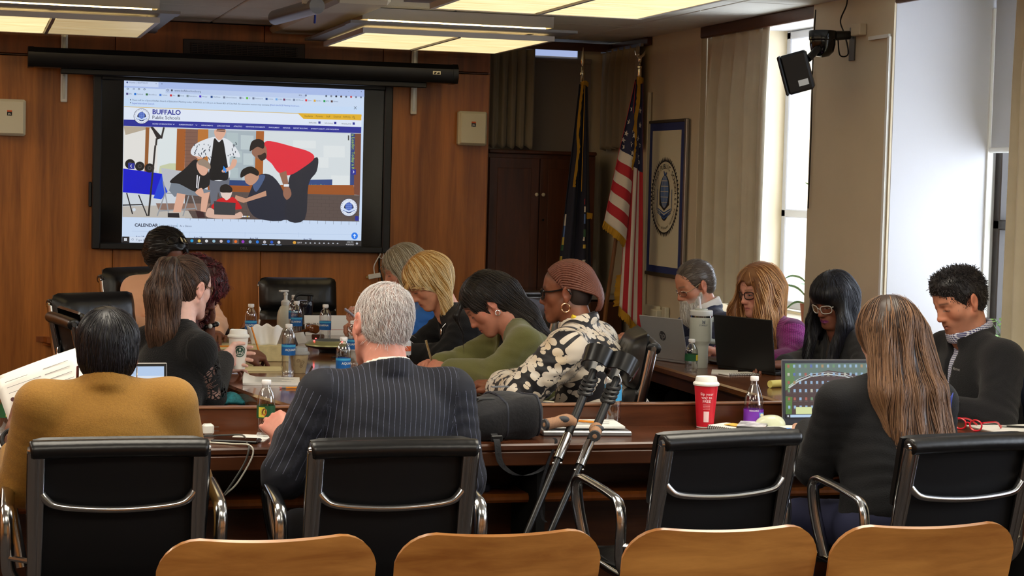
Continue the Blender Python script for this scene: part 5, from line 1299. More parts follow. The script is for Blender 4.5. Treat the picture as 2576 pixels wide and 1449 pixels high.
# left laptop beyond the mustard jacket
t, M = laptop((.44, 6.16, .7455), .04, 'open laptop in front of the mustard jacket person', .34, .225, .12, m_silver)
pc = Pic(.32, .195, M, .018)
pc.rect(0, 0, 1, 1, (206, 226, 250), 0); pc.rect(0, 0, 1, .16, (186, 212, 246), 0); pc.rect(0, .16, 1, .30, (226, 236, 250), 0)
for i in range(14): pc.rect(.05+i*.065, .20, .075+i*.065, .235, (130, 150, 190), 0)
for i in range(9): pc.rect(.08, .38+i*.06, .5+.4*rr_.random(), .395+i*.06, (120, 130, 150), 0)
pc.build('screen_picture', m_scr, t)
# side desk laptops (lids towards the camera)
t, M = laptop((3.235, 8.52, TZ), R(111), 'open grey laptop with a round logo on its lid', .31, .212, .24, m_silver)
v, f = text_geo('hp', .042, .0, 'CENTER')
n = 28; lg = MB(); lg.add([(.024*math.cos(2*PI*i/n), .0068, .118+.024*math.sin(2*PI*i/n)) for i in range(n)], [tuple(range(n))], 0, M)
sh = [(-x-y*.25+.004, .0074, .107+y) for x, y, z in v]; lg.add(sh, [q[::-1] for q in f], 1, M)
lg.build('lid_logo', [mat('logo dark', (58, 58, 60), .3), m_silver], t)
t, M = laptop((3.44, 8.03, TZ), R(112), 'open black laptop facing the magenta sweater person', .38, .245, .14, mat('matte black lid', (16, 15, 15), .45))
# wallet, spiral pad, rolled yellow pad
t = thing('wallet', 'burgundy wallet lying between the two side desk laptops', 'wallet', (3.47, 8.42, TZ), .2)
MB().box((0, 0, .015), (.11, .16, .03), b=.012).build('body', mat('burgundy leather', (52, 26, 36), .4), t)
MB().box((-.057, 0, .018), (.004, .12, .006)).build('zip', m_steel, t)
def spiral(loc, rz, label, w, d, h, paper):
    t = thing('spiral_notebook', label, 'notebook', loc, rz, 'spiral notebooks')
    MB().box((.004, 0, h/2), (w, d, h), b=.002).build('pages', paper, t)
    cl = MB()
    for i in range(18):
        y = -d/2+.006+i*(d-.012)/17; cl.tube([(-w/2+.005*math.cos(a), y, h/2+.007*math.sin(a)) for a in [2*PI*k/10 for k in range(10)]], .0011, 5, closed=True)
    cl.build('wire_coil', m_blackm, t, kind='stuff')
    return t
spiral((3.36, 7.93, TZ), R(100), 'small spiral pad in front of the black laptop', .10, .17, .006, m_paper)
spiral((2.585, 6.12, .7455), .55, 'spiral notebook leaning open beside the red cup', .11, .16, .016, m_paper)
t = thing('rolled_pad', 'rolled yellow pad lying on the side desk', 'pad', (3.37, 7.42, TZ), R(20))
MB().cyl((-.1, 0, .016), (.12, 0, .016), .016, n=16).build('roll', mat('yellow pad', (226, 214, 120), .7), t)
# black and white covered notebook
t = thing('notebook', 'small black notebook with white marbled cover beside the mouse', 'notebook', (2.645, 6.10, .7455), -.5)
MB().box((0, 0, .012), (.10, .15, .022), b=.003).build('block', m_black, t)
MB().box((0, 0, .0245), (.098, .148, .002)).build('cover', mat('marbled cover', (198, 198, 202), .5, var=(26, .75)), t)
t = thing('yellow_slip', 'yellow and white slip sticking out of the spiral notebook', 'paper', (2.61, 6.09, .7645), .55)
MB().box((0, 0, .001), (.05, .14, .002)).build('slip', mat('yellow slip', (226, 184, 80), .7), t)
# mouse
t = thing('computer_mouse', 'pale green computer mouse on the paper stack', 'mouse', (2.725, 6.13, .7625), R(70))
def ms(u, v):
    a = 2*PI*u; th = v*PI/2; e = math.cos(th)
    y = .055*math.sin(a)*e**.55; x = .031*math.cos(a)*e**.55
    return (x, y, .036*math.sin(th)*(1-.25*(y/.055+.2)**2))
MB().grid(ms, 28, 12).build('shell', mat('pale green gloss', (206, 212, 182), .22, coat=.4), t, sharp=None)
MB().cyl((-.004, .03, .033), (.004, .03, .033), .006, n=12).build('wheel', m_cream, t)
# red reading glasses on the desk
t = thing('red_glasses', 'red reading glasses lying on the right end of the front desk', 'glasses', (3.46, 6.04, .7455), R(-62))
m_redp = mat('red acetate', (206, 24, 44), .2, 0, .5, coat=.5)
for s in (-1, 1):
    P = [(s*.033+.026*math.cos(a)*(1 if abs(math.cos(a)) < .9 else .95), 0, .022+.019*math.sin(a)) for a in [2*PI*k/20 for k in range(20)]]
    MB().tube(P, .0032, 8, closed=True).build('rim', m_redp, t)
    MB().add([(p[0]*.97+s*.001, .0, p[2]) for p in P], [tuple(range(20))]).build('lens', thin_glass('lens glass', (1, 1, 1), .08), t)
    MB().tube(smooth([(s*.060, .002, .034), (s*.064, .05, .033), (s*.060, .10, .028), (s*.05, .14, .006)], 5), .0035, 8).build('temple', m_redp, t)
MB().tube([(-.008, 0, .027), (0, -.001, .030), (.008, 0, .027)], .003, 8).build('bridge', m_redp, t)
# power outlet strip below the desk
t = thing('outlet_strip', 'white outlet strip mounted under the front desk', 'outlet strip', (2.78, 6.02, .60), 0)
MB().box((0, 0, .035), (.17, .04, .075), b=.004).build('box', mat('grey plastic', (178, 178, 184), .5), t)
for i in range(4):
    pl = MB().box((-.054+i*.036, -.021, .030), (.030, .003, .05), b=.001).build('socket', m_wplast, t)
    for dz in (.012, -.010):
        for dx in (-.005, .005): MB().box((-.054+i*.036+dx, -.0232, .030+dz), (.003, .0012, .008)).build('slot', m_black, pl)
MB().box((0, .05, .085), (.02, .12, .06)).build('hanger', m_black, t)
# adapter and cables on the lower shelf
t = thing('power_adapter', 'dark blue power adapter lying on the lower shelf', 'adapter', (1.63, 6.10, .5505), .1)
MB().box((0, 0, .015), (.11, .05, .03), b=.006).build('brick', mat('navy plastic', (26, 34, 54), .4), t)
MB().tube(smooth([(.055, 0, .015), (.1, .01, .012), (.15, .03, .02), (.16, .06, .1)], 5), .004, 6).build('cable', m_black, t)
tag(MB().tube(smooth([(2.95, 6.13, .562), (3.2, 6.09, .60), (3.45, 6.08, .585), (3.7, 6.12, .565)], 8), .005, 6).build('shelf_cable', mat('orange brown cable', (150, 84, 40), .5)), 'orange cable lying on the lower shelf at right', 'cable')
# purse and case near the far left of the table
t = thing('glasses_case', 'dark purse lying on the table near the bracelet', 'purse', (1.235, 9.95, TZ), .4)
MB().box((0, 0, .02), (.15, .07, .04), b=.015).build('body', mat('dark brown leather', (40, 26, 22), .4), t)
MB().cyl((.08, -.01, .03), (.095, -.01, .03), .008, n=10).build('clasp', m_brass, t)
# white mouse by the person's shoulder
t = thing('wireless_mouse', 'white wireless mouse partly hidden by the pinstripe shoulder', 'mouse', (1.40, 7.80, TZ), .3)
MB().grid(ms, 24, 10).build('shell', m_wplast, t, sharp=None)
MB().cyl((-.004, .03, .033), (.004, .03, .033), .005, n=12).build('wheel', m_print, t)
# plants on the sills
m_leaf = mat('leaf green', (120, 170, 60), .5); m_leaf2 = mat('thin leaf green', (96, 130, 84), .5)
t = thing('potted_plant', 'bright green leafy plant on the sill behind the fleece jacket person', 'plant', (4.62, 7.62, .831))
MB().lathe([(0, 0), (.05, 0), (.065, .10), (.06, .10), (.055, .085), (0, .085)], 20).build('pot', mat('terracotta', (150, 86, 58), .8), t)
rp = random.Random(3)
for i in range(34):
    a = rp.uniform(0, 2*PI); e = rp.uniform(.2, 1.3); L = rp.uniform(.08, .22); c = Vector((math.cos(a)*math.cos(e), math.sin(a)*math.cos(e), math.sin(e)))*L+Vector((0, 0, .09))
    d = Vector((math.cos(a), math.sin(a), rp.uniform(-.6, .4))).normalized(); s_ = Vector((-math.sin(a), math.cos(a), 0)); l = rp.uniform(.05, .085); w = l*.38
    P = [c, c+d*l*.35+s_*w, c+d*l*.7+s_*w*.8, c+d*l, c+d*l*.7-s_*w*.8, c+d*l*.35-s_*w]; up = Vector((0, 0, .008))
    MB().add([P[0], P[1]+up, P[2]+up, P[3], P[4]+up, P[5]+up, c+d*l*.5], [(0, 1, 6), (1, 2, 6), (2, 3, 6), (3, 4, 6), (4, 5, 6), (5, 0, 6)]).build('leaf', m_leaf, t, sharp=None)
    MB().tube([(0, 0, .08), tuple(c*.6), tuple(c)], .002, 5).build('stem', m_leaf2, t)
t = thing('spider_plant', 'trailing thin-leaved plant on the sill behind the magenta sweater person', 'plant', (4.62, 9.85, .831))
MB().lathe([(0, 0), (.06, 0), (.075, .12), (.07, .12), (.065, .1), (0, .1)], 20).build('pot', mat('terracotta', (150, 86, 58)), t)
def blade(P, w):
    P = smooth(P, 6); vs = []; L = len(P)
    for i, p in enumerate(P):
        q = w*math.sin(PI*min(1, (i+.6)/(L-.4)))**.7+.0005; vs += [p+Vector((0, .0, q)), p+Vector((0, q*.5, 0)), p-Vector((0, 0, q))]
    return MB().add(vs, [(3*i+k, 3*i+3+k, 3*i+4+k, 3*i+1+k) for i in range(L-1) for k in (0, 1)])
for P, w in (([(0, 0, .1), (-.05, .1, .2), (-.12, .22, .22)], .007), ([(0, 0, .1), (-.03, .05, .24), (-.06, .16, .27), (-.1, .22, .24)], .006), ([(0, 0, .1), (-.08, .08, .12), (-.14, .2, .0)], .006), ([(0, 0, .1), (.02, -.1, .2), (.05, -.2, .1)], .006), ([(0, 0, .1), (-.06, -.06, .22), (-.14, -.12, .24)], .006), ([(0, 0, .1), (.0, .02, .4), (.0, .02, .72), (-.01, .06, .80)], .004), ([(0, .02, .78), (-.01, .08, .80), (-.01, .14, .81)], .006), ([(0, .02, .78), (0, .07, .77), (0, .10, .74)], .012)):
    blade(P, w).build('leaf', m_leaf2 if w < .01 else m_leaf, t, sharp=None)

# ------------------------------------------------------------------ backpack on the front desk
t = thing('backpack', 'black backpack lying on the front desk behind the crutches', 'bag', (1.665, 6.05, .7455), R(8))
m_nyl = mat('black nylon', (15, 16, 22), .8, bump=(90, .5), sheen=.1)
def bagf(u, v):
    a = 2*PI*u; th = (v-.5)*PI; e = abs(math.cos(th))**.5
    x = .175*abs(math.sin(th))**.7*(1 if th > 0 else -1)
    s_ = .55+.45*((x+.175)/.35)**.6
    ca, sa = math.cos(a), math.sin(a); y = .125*math.copysign(abs(ca)**.6, ca)*e*(.8+.2*s_); z = .085*s_*(math.copysign(abs(sa)**.6, sa)*e)
    return (x, y+.01*math.sin(x*40)*e, z*1.0+.075*s_+.005*math.sin(a*5+x*30)*e)
MB().grid(bagf, 36, 22).build('body', m_nyl, t, sharp=None)
sm = MB()
for xx, q in ((.14, .9), (.02, 1.)):
    sm.tube([Vector(bagf(i/30, .5+math.asin(min(1, (abs(xx)/.175)**(1/.7)))/PI*(1 if xx > 0 else -1)))*1.012 for i in range(30)], .004, 6, closed=True)
sm.build('seam_piping', mat('grey piping', (44, 48, 60), .6), t, sharp=None)
MB().box((-.13, -.06, .12), (.07, .03, .014), b=.004, M=TR(ry=.2)).build('buckle', m_black, t)
MB().box((-.05, -.05, .135), (.09, .018, .004), M=TR((0, 0, .0))).build('webbing', mat('grey webbing', (70, 72, 72), .7), t)
MB().box((.03, -.02, .170), (.06, .02, .004)).build('tag_label', mat('grey tag', (108, 112, 118), .6), t)
def strap(P, w, nm):
    P = smooth(P, 7); vs = []
    for p in P: vs += [p+Vector((w/2, .0, 0)), p-Vector((w/2, 0, 0))]
    k = len(vs); vs2 = [v+Vector((0, .003, 0)) for v in vs]; n = len(P)
    return MB().add(vs+vs2, [(2*i, 2*i+2, 2*i+3, 2*i+1) for i in range(n-1)]+[(k+2*i, k+2*i+1, k+2*i+3, k+2*i+2) for i in range(n-1)]).build(nm, m_nyl, t, sharp=None)
strap([(-.04, -.14, .03), (-.05, -.19, .01), (-.04, -.205, -.06), (.02, -.21, -.10), (.10, -.20, -.09), (.17, -.19, -.04), (.21, -.17, .012)], .022, 'shoulder_strap')
strap([(.12, -.16, .012), (.16, -.195, .01), (.13, -.205, -.06), (.10, -.21, -.16), (.11, -.21, -.24), (.125, -.21, -.26)], .010, 'loose_strap')
MB().box((-.045, -.175, .018), (.04, .01, .022), b=.003).build('strap_slider', m_black, t)

# ------------------------------------------------------------------ forearm crutches
m_cork = mat('cork grip', (160, 120, 90), .75, var=(200, .15)); m_rub = mat('grey rubber', (58, 60, 64), .6)
def crutch(top, mid, label, gdir, mirror=1):
    top = Vector(top); mid = Vector(mid); d = (top-mid).normalized(); foot = mid-d*(mid.z/d.z)
    t = thing('forearm_crutch', label, 'crutch', tuple(foot), 0, 'forearm crutches')
    L = lambda p: Vector(p)-foot
    g = top-d*.235; g2 = g-d*.13
    MB().tube([Vector((0, 0, .03)), L(g2-d*.0)], .011, 12).build('lower_shaft', m_blackm, t)
    MB().cyl((0, 0, .0), (0, 0, .05), .020, .014, n=14).build('rubber_tip', m_rub, t)
    MB().tube([L(g2), L(g2+d*.085), L(g2+d*.10), L(g)], [.0165, .0165, .012, .012], 12).build('adjusting_sleeve', m_alum, t)
    for s in (-1, 1): MB().ball(L(g2-d*.015+Vector((s*.013, -.006, 0))), .005, nu=8, nv=6).build('push_button', m_alum, t)
    MB().tube([L(g-d*.03), L(g+d*.14)], .014, 12).build('upper_shaft', m_black, t)
    for k in range(4):
        c = L(g+d*(.135+.018*k)); MB().tube([c+Vector((.019*math.cos(a), .019*math.sin(a)*.9, .006*math.sin(a*1.0))) for a in [2*PI*i/14 for i in range(14)]], .008, 8, closed=True).build('rubber_ring', m_black, t)
    MB().tube([L(g+d*.14), L(top-d*.01)], .013, 12).build('cuff_stem', m_black, t)
    # grip
    gd = Vector(gdir).normalized(); go = L(g+d*.01)
    MB().tube(smooth([go-gd*.005, go+gd*.03+d*.012, go+gd*.065+d*.004, go+gd*.10-d*.004], 4), [.019, .02, .022, .022, .022, .021, .02, .019, .018, .018, .0185, .019, .019], 14).build('cork_grip', m_cork, t)
    MB().tube([go+gd*.098-d*.004, go+gd*.106-d*.005], [.0195, .017], 14).build('grip_cap', m_rub, t)
    MB().tube([go+gd*.1055-d*.005, go+gd*.1075-d*.005], [.008, .006], 12).build('grip_button', m_cork, t)
    MB().ball(go+gd*.045+d*.0125+Vector((0, -.012, .004)), (.022, .012, .012)).build('grip_inlay', m_rub, t)
    # forearm cuff: open ring
    up = d; sx = gd-up*gd.dot(up); sx.normalize(); sy = up.cross(sx)
    C = L(top)+up*.03+sx*.0; def_r = .052
    vs = []; N = 26
    for i in range(N+1):
        a = R(-150)+R(300)*i/N
        for z, r in ((-.032, def_r*.96), (.032, def_r*1.08), (.032, def_r*1.08-.005), (-.032, def_r*.96-.005)):
            vs.append(C+up*z*(1 if abs(a) < 1.5 else .75)+(sx*math.cos(a+mirror*.6)+sy*math.sin(a+mirror*.6))*r)
    MB().add(vs, [(4*i+k, 4*i+(k+1) % 4, 4*i+4+(k+1) % 4, 4*i+4+k) for i in range(N) for k in range(4)]+[(0, 3, 2, 1), (4*N, 4*N+1, 4*N+2, 4*N+3)]).build('forearm_cuff', mat('black cuff', (14, 14, 15), .25), t, sharp=50)
    return t
crutch((1.972, 5.86, .995), (1.787, 5.68, .70), 'forearm crutch leaning at the desk, left of the pair', (-.95, -.25, .05))
crutch((2.043, 5.83, .972), (1.862, 5.66, .70), 'forearm crutch leaning at the desk, right of the pair', (-.30, -.95, .0), -1)
# papers held up by the person in mustard
t = thing('held_document', 'printed sheets held up at the left by the mustard jacket person', 'paper', (.215, 5.95, .905))
Mh = TR((0, 0, 0), rx=R(62), ry=0, rz=0) 
Mh = Matrix.Rotation(R(-20), 4, 'Y') @ TR(rx=R(66))
for k, dx in enumerate((0, .018)):
    MB().grid(lambda u, v: ((u-.5)*.26+dx, (v-.5)*.2+.012*k, -.002*k+.012*math.sin(u*2.5)), 12, 6, thick=.0006, M=Mh).build('sheet', m_paper, t, sharp=None)
g = MB()
for i in range(10):
    y = .08-i*.019; 
    for s0, s1 in ((-.10, -.03+.05*((i*3) % 4)/4), (.02, .10)): g.box(((s0+s1)/2, y, .0135), (s1-s0, .0012, .0006), M=Mh)
g.build('print_lines', m_print, t, kind='stuff')
n = 14; MB().add([(-.095+.007*math.cos(2*PI*i/n), .02+.007*math.sin(2*PI*i/n), .0145) for i in range(n)], [tuple(range(n))], M=Mh).build('dot_mark', mat('dark red ink', (70, 30, 36), .7), t)
# ================================================================== PEOPLE: field modelling
A_ = lambda *a: np.array(a, dtype=np.float64)
def nrm(v): v = np.asarray(v, float); return v/(np.linalg.norm(v)+1e-12)
class Field:
    """signed distance sampled on a box grid; shapes are blended in, then meshed as one skin"""
    def __init__(s, lo, hi, h):
        s.lo = np.array(lo, float); s.h = h; s.n = np.ceil((np.array(hi)-s.lo)/h).astype(int)+1
        s.D = np.full(s.n, .3, np.float32)
    def box(s, lo, hi):
        a = np.clip(np.floor((np.array(lo)-s.lo)/s.h).astype(int), 0, s.n-1); b = np.clip(np.ceil((np.array(hi)-s.lo)/s.h).astype(int)+1, 1, s.n)
        if (b <= a).any(): return None, None
        sl = tuple(slice(i, j) for i, j in zip(a, b))
        g = np.meshgrid(*[(s.lo[i]+s.h*np.arange(a[i], b[i])).astype(np.float32) for i in range(3)], indexing='ij', sparse=True)
        return sl, g
    def blend(s, sl, d, k, op):
        D = s.D[sl]
        if op == '-': d = -d; sg = -1.
        else: sg = 1.
        if k <= 0: s.D[sl] = np.minimum(D, d) if sg > 0 else np.maximum(D, d); return
        if sg > 0:
            h = np.clip(.5+.5*(d-D)/k, 0, 1); s.D[sl] = d*(1-h)+D*h-k*h*(1-h)
        else:
            h = np.clip(.5-.5*(d-D)/k, 0, 1); s.D[sl] = d*(1-h)+D*h+k*h*(1-h)
    def cone(s, a, b, r1, r2=None, k=.02, op='+', flat=None):
        """tapered capsule; flat=(dir, factor) squeezes it along dir"""
        a = np.asarray(a, float); b = np.asarray(b, float); r2 = r1 if r2 is None else r2
        m = max(r1, r2)*(max(1, flat[1]) if flat else 1)+k+3*s.h
        sl, g = s.box(np.minimum(a, b)-m, np.maximum(a, b)+m)
        if sl is None: return s
        X, Y, Z = g[0]-a[0], g[1]-a[1], g[2]-a[2]; v = b-a
        if flat:
            n = nrm(flat[0]); q = (X*n[0]+Y*n[1]+Z*n[2])*(1/flat[1]-1)
            X = X+n[0]*q; Y = Y+n[1]*q; Z = Z+n[2]*q; v = v+n*(v@n)*(1/flat[1]-1)
        L = v@v+1e-12
        t = np.clip((X*v[0]+Y*v[1]+Z*v[2])/L, 0, 1)
        d = np.sqrt((X-t*v[0])**2+(Y-t*v[1])**2+(Z-t*v[2])**2)-(r1+(r2-r1)*t)
        s.blend(sl, d.astype(np.float32), k, op); return s
    def ell(s, c, r, k=.02, op='+', M=None):
        c = np.asarray(c, float); r = np.asarray(r, float); m = r.max()+k+3*s.h
        sl, g = s.box(c-m, c+m)
        if sl is None: return s
        X, Y, Z = g[0]-c[0], g[1]-c[1], g[2]-c[2]
        if M is not None:
            M = np.asarray(M, float); X, Y, Z = (M[0, i]*X+M[1, i]*Y+M[2, i]*Z for i in range(3))
        k0 = np.sqrt((X/r[0])**2+(Y/r[1])**2+(Z/r[2])**2)+1e-9; k1 = np.sqrt((X/r[0]**2)**2+(Y/r[1]**2)**2+(Z/r[2]**2)**2)+1e-9
        s.blend(sl, (k0*(k0-1)/k1).astype(np.float32), k, op); return s
    def ring(s, c, ax, R, r, hz, k=.01, op='+', sy=1., fwd=None):
        """band around an axis: torus of radius R, tube r, stretched hz along the axis"""
        c = np.asarray(c, float); ax = nrm(ax); m = R*max(1, sy)+r+hz+k+3*s.h
        sl, g = s.box(c-m, c+m)
        X, Y, Z = g[0]-c[0], g[1]-c[1], g[2]-c[2]; t = X*ax[0]+Y*ax[1]+Z*ax[2]
        if fwd is not None:
            f = nrm(np.asarray(fwd)-ax*(ax@np.asarray(fwd))); q = (X*f[0]+Y*f[1]+Z*f[2])*(1/sy-1); X = X+f[0]*q; Y = Y+f[1]*q; Z = Z+f[2]*q; t = X*ax[0]+Y*ax[1]+Z*ax[2]
        rr = np.sqrt(np.maximum(X*X+Y*Y+Z*Z-t*t, 0))
        tt = np.sign(t)*np.maximum(np.abs(t)-hz, 0)
        s.blend(sl, (np.sqrt((rr-R)**2+tt**2)-r).astype(np.float32), k, op); return s
    def warp(s, fn):
        """add a displacement given by fn(X,Y,Z)"""
        sl, g = s.box(s.lo, s.lo+s.h*s.n); s.D += fn(*g).astype(np.float32); return s
    def mesh(s):
        D = s.D; ins = D < 0; n = s.n
        c = np.zeros(n-1, np.uint8)
        for i in (0, 1):
            for j in (0, 1):
                for k in (0, 1): c += ins[i:n[0]-1+i, j:n[1]-1+j, k:n[2]-1+k]
        act = (c > 0) & (c < 8); I = np.argwhere(act)
        if len(I) == 0: return np.zeros((0, 3)), np.zeros((0, 4), int)
        vid = np.full(n-1, -1, np.int32); vid[act] = np.arange(len(I))
        cor = np.array([(i, j, k) for i in (0, 1) for j in (0, 1) for k in (0, 1)])
        val = D[I[:, 0, None]+cor[None, :, 0], I[:, 1, None]+cor[None, :, 1], I[:, 2, None]+cor[None, :, 2]]
        acc = np.zeros((len(I), 3)); cnt = np.zeros(len(I))
        for a in range(8):
            for b in range(a+1, 8):
                if np.abs(cor[a]-cor[b]).sum() != 1: continue
                m = (val[:, a] < 0) != (val[:, b] < 0)
                t = val[m, a]/(val[m, a]-val[m, b])
                acc[m] += cor[a]+(cor[b]-cor[a])*t[:, None]; cnt[m] += 1
        V = s.lo+s.h*(I+acc/cnt[:, None])
        F = []
        for ax in range(3):
            sa = [slice(None)]*3; sb = [slice(None)]*3; sa[ax] = slice(0, -1); sb[ax] = slice(1, None)
            e = ins[tuple(sa)] != ins[tuple(sb)]; E = np.argwhere(e); o1, o2 = (ax+1) % 3, (ax+2) % 3
            E = E[(E[:, o1] > 0) & (E[:, o2] > 0) & (E[:, o1] < n[o1]-1) & (E[:, o2] < n[o2]-1)]
            q = []
            for d1, d2 in ((-1, -1), (0, -1), (0, 0), (-1, 0)):
                T = E.copy(); T[:, o1] += d1; T[:, o2] += d2; q.append(vid[T[:, 0], T[:, 1], T[:, 2]])
            q = np.stack(q, 1); fl = ~ins[E[:, 0], E[:, 1], E[:, 2]]; q[fl] = q[fl][:, ::-1]; F.append(q)
        return V, np.concatenate(F)
    def grads(s):
        if not hasattr(s, 'G'): s.G = np.gradient(s.D, s.h)
        return s.G
    def sample(s, A, P):
        q = np.clip((P-s.lo)/s.h, 0, s.n-1.001); i = q.astype(int); f = q-i
        out = 0
        for a in (0, 1):
            for b in (0, 1):
                for c in (0, 1):
                    w = (f[:, 0] if a else 1-f[:, 0])*(f[:, 1] if b else 1-f[:, 1])*(f[:, 2] if c else 1-f[:, 2])
                    out = out+w*A[i[:, 0]+a, i[:, 1]+b, i[:, 2]+c]
        return out
    def normal(s, P):
        G = s.grads(); g = np.stack([s.sample(a, P) for a in G], 1); return g/(np.linalg.norm(g, axis=1, keepdims=True)+1e-9)

def np_mesh(name, V, F, mats, col=None, attrs=None, mi=None):
    me = bpy.data.meshes.new(name); nv, nf = len(V), len(F)
    k = F.shape[1]
    me.vertices.add(nv); me.vertices.foreach_set('co', np.ascontiguousarray(V, dtype=np.float32).ravel())
    me.loops.add(nf*k); me.loops.foreach_set('vertex_index', np.ascontiguousarray(F, dtype=np.int32).ravel())
    me.polygons.add(nf); me.polygons.foreach_set('loop_start', np.arange(0, nf*k, k, dtype=np.int32))
    me.polygons.foreach_set('use_smooth', np.ones(nf, bool))
    for m in (mats if isinstance(mats, (list, tuple)) else [mats]): me.materials.append(m)
    if mi is not None: me.polygons.foreach_set('material_index', np.asarray(mi, np.int32))
    me.update(calc_edges=True)
    if col is not None:
        a = me.color_attributes.new('Col', 'FLOAT_COLOR', 'POINT'); c = np.ones((nv, 4), np.float32); c[:, :3] = col; a.data.foreach_set('color', c.ravel())
    if attrs is not None:
        a = me.attributes.new('cuv', 'FLOAT_VECTOR', 'POINT'); a.data.foreach_set('vector', np.ascontiguousarray(attrs, dtype=np.float32).ravel())
    return me
def rotz(a): c, s = math.cos(a), math.sin(a); return np.array([[c, -s, 0], [s, c, 0], [0, 0, 1.]])
def rotx(a): c, s = math.cos(a), math.sin(a); return np.array([[1, 0, 0], [0, c, -s], [0, s, c]])
def roty(a): c, s = math.cos(a), math.sin(a); return np.array([[c, 0, s], [0, 1, 0], [-s, 0, c]])
def ramp(x, a, b): return np.clip((x-a)/(b-a), 0, 1)
def bump_(x, w): return np.exp(-(x/w)**2)

m_skin = bpy.data.materials.new('skin'); m_skin.use_nodes = True
def _skin():
    nt = m_skin.node_tree; b = nt.nodes['Principled BSDF']
    a = nt.nodes.new('ShaderNodeAttribute'); a.attribute_name = 'Col'
    n = nt.nodes.new('ShaderNodeTexNoise'); n.inputs['Scale'].default_value = 55; n.inputs['Detail'].default_value = 3
    tc = nt.nodes.new('ShaderNodeTexCoord'); nt.links.new(tc.outputs['Object'], n.inputs['Vector'])
    mr = nt.nodes.new('ShaderNodeMapRange'); mr.inputs[3].default_value = .86; mr.inputs[4].default_value = 1.12; nt.links.new(n.outputs['Fac'], mr.inputs[0])
    mx = nt.nodes.new('ShaderNodeMix'); mx.data_type = 'RGBA'; mx.blend_type = 'MULTIPLY'; mx.inputs[0].default_value = 1
    nt.links.new(a.outputs['Color'], mx.inputs[6]); nt.links.new(mr.outputs[0], mx.inputs[7]); nt.links.new(mx.outputs[2], b.inputs['Base Color'])
    b.inputs['Roughness'].default_value = .48; b.inputs['Specular IOR Level'].default_value = .4
    b.inputs['Subsurface Weight'].default_value = .08; b.inputs['Subsurface Radius'].default_value = (1, .35, .2); b.inputs['Subsurface Scale'].default_value = .008
_skin()
def hair_mat(name, rough=.42, spec=.5):
    m = mat(name, (60, 50, 40), rough, 0, spec, attr='Col'); return m
m_hair = hair_mat('hair', .38, .5)

def head_field(p):
    """head in its own frame: origin between the ears, +y face, +z up"""
    h = p.get('hres', .004); nb = p['_neckl']; s = 1.
    lo = np.minimum(A_(-.105, -.135, -.135), nb-.085); hi = np.maximum(A_(.105, .15, .15), nb+.085)
    F = Field(lo, hi, h); f = p.get('face', {})
    jw = f.get('jaw', 1.); nl = f.get('nose', 1.); chin = f.get('chin', 0.); full = f.get('full', 0.)
    F.ell((0, -.012, .040), (.074, .094, .081), .03)
    F.ell((0, .034, .040), (.062, .052, .062), .03)
    F.ell((0, .034, -.022), (.060+full*.5, .050, .066), .03)
    for q in (-1, 1):
        F.ell((q*.040, .050, -.016), (.024+full*.3, .024, .026), .022)
        F.cone((q*.054*jw, -.002, -.042), (q*.020*jw, .066, -.092), .020+full*.4, .019, .025)
    F.ell((0, .070, -.088+chin), (.026*jw, .022, .021), .02)
    F.ell((0, .030, -.062), (.046*jw+full*.5, .052, .036+full*.4), .025)
    # brow, eye sockets, lids
    for q in (-1, 1):
        F.cone((q*.014, .083, .029), (q*.046, .066, .027), .010, .008, .014)
        F.ell((q*.030, .098, .009), (.017, .017, .0125), .012, '-')
        F.ell((q*.031, .0735, .009), (.0155, .0135, .0125), .005)
        F.cone((q*.017, .0805, .004), (q*.044, .070, .004), .0045, .004, .006)
    # nose and mouth
    F.ell((0, .082, -.014), (.017, .016, .026), .014)
    F.cone((0, .083, .020), (0, .083+.021*nl, -.022), .0075, .0095, .014)
    F.ell((0, .083+.021*nl, -.0255), (.0108, .0105, .0088), .008)
    for q in (-1, 1): F.ell((q*.0115, .081+.010*nl, -.029), (.0080, .0125, .0072), .009)
    F.ell((0, .074, -.054), (.030, .020, .019), .018)
    for q in (-1, 1):
        F.cone((q*.021, .0805, -.0575), (0, .0935, -.0545), .0042, .0052, .005)
        F.cone((q*.019, .0805, -.0605), (0, .0925, -.0655), .0045, .0062, .005)
    F.cone((-.020, .094, -.0593), (.020, .094, -.0593), .0024, .0024, .003, '-')
    # ears
    for q in (-1, 1):
        M = rotz(q*-.35) @ roty(q*.12)
        F.ell((q*.080, -.012, .002), (.0085, .0195, .031), .008, '+', M)
        F.ell((q*.089, -.009, .004), (.0065, .0115, .019), .005, '-', M)
        F.ell((q*.077, -.005, -.026), (.007, .009, .010), .006)
    # neck down into the collar
    F.cone((0, -.022, -.04), nb*.55+A_(0, -.02, -.04)*.45, .050*p.get('neckw', 1), .052*p.get('neckw', 1), .022)
    F.cone(nb*.5+A_(0, -.02, -.04)*.5, nb, .052*p.get('neckw', 1), .064*p.get('neckw', 1), .022)
    return F
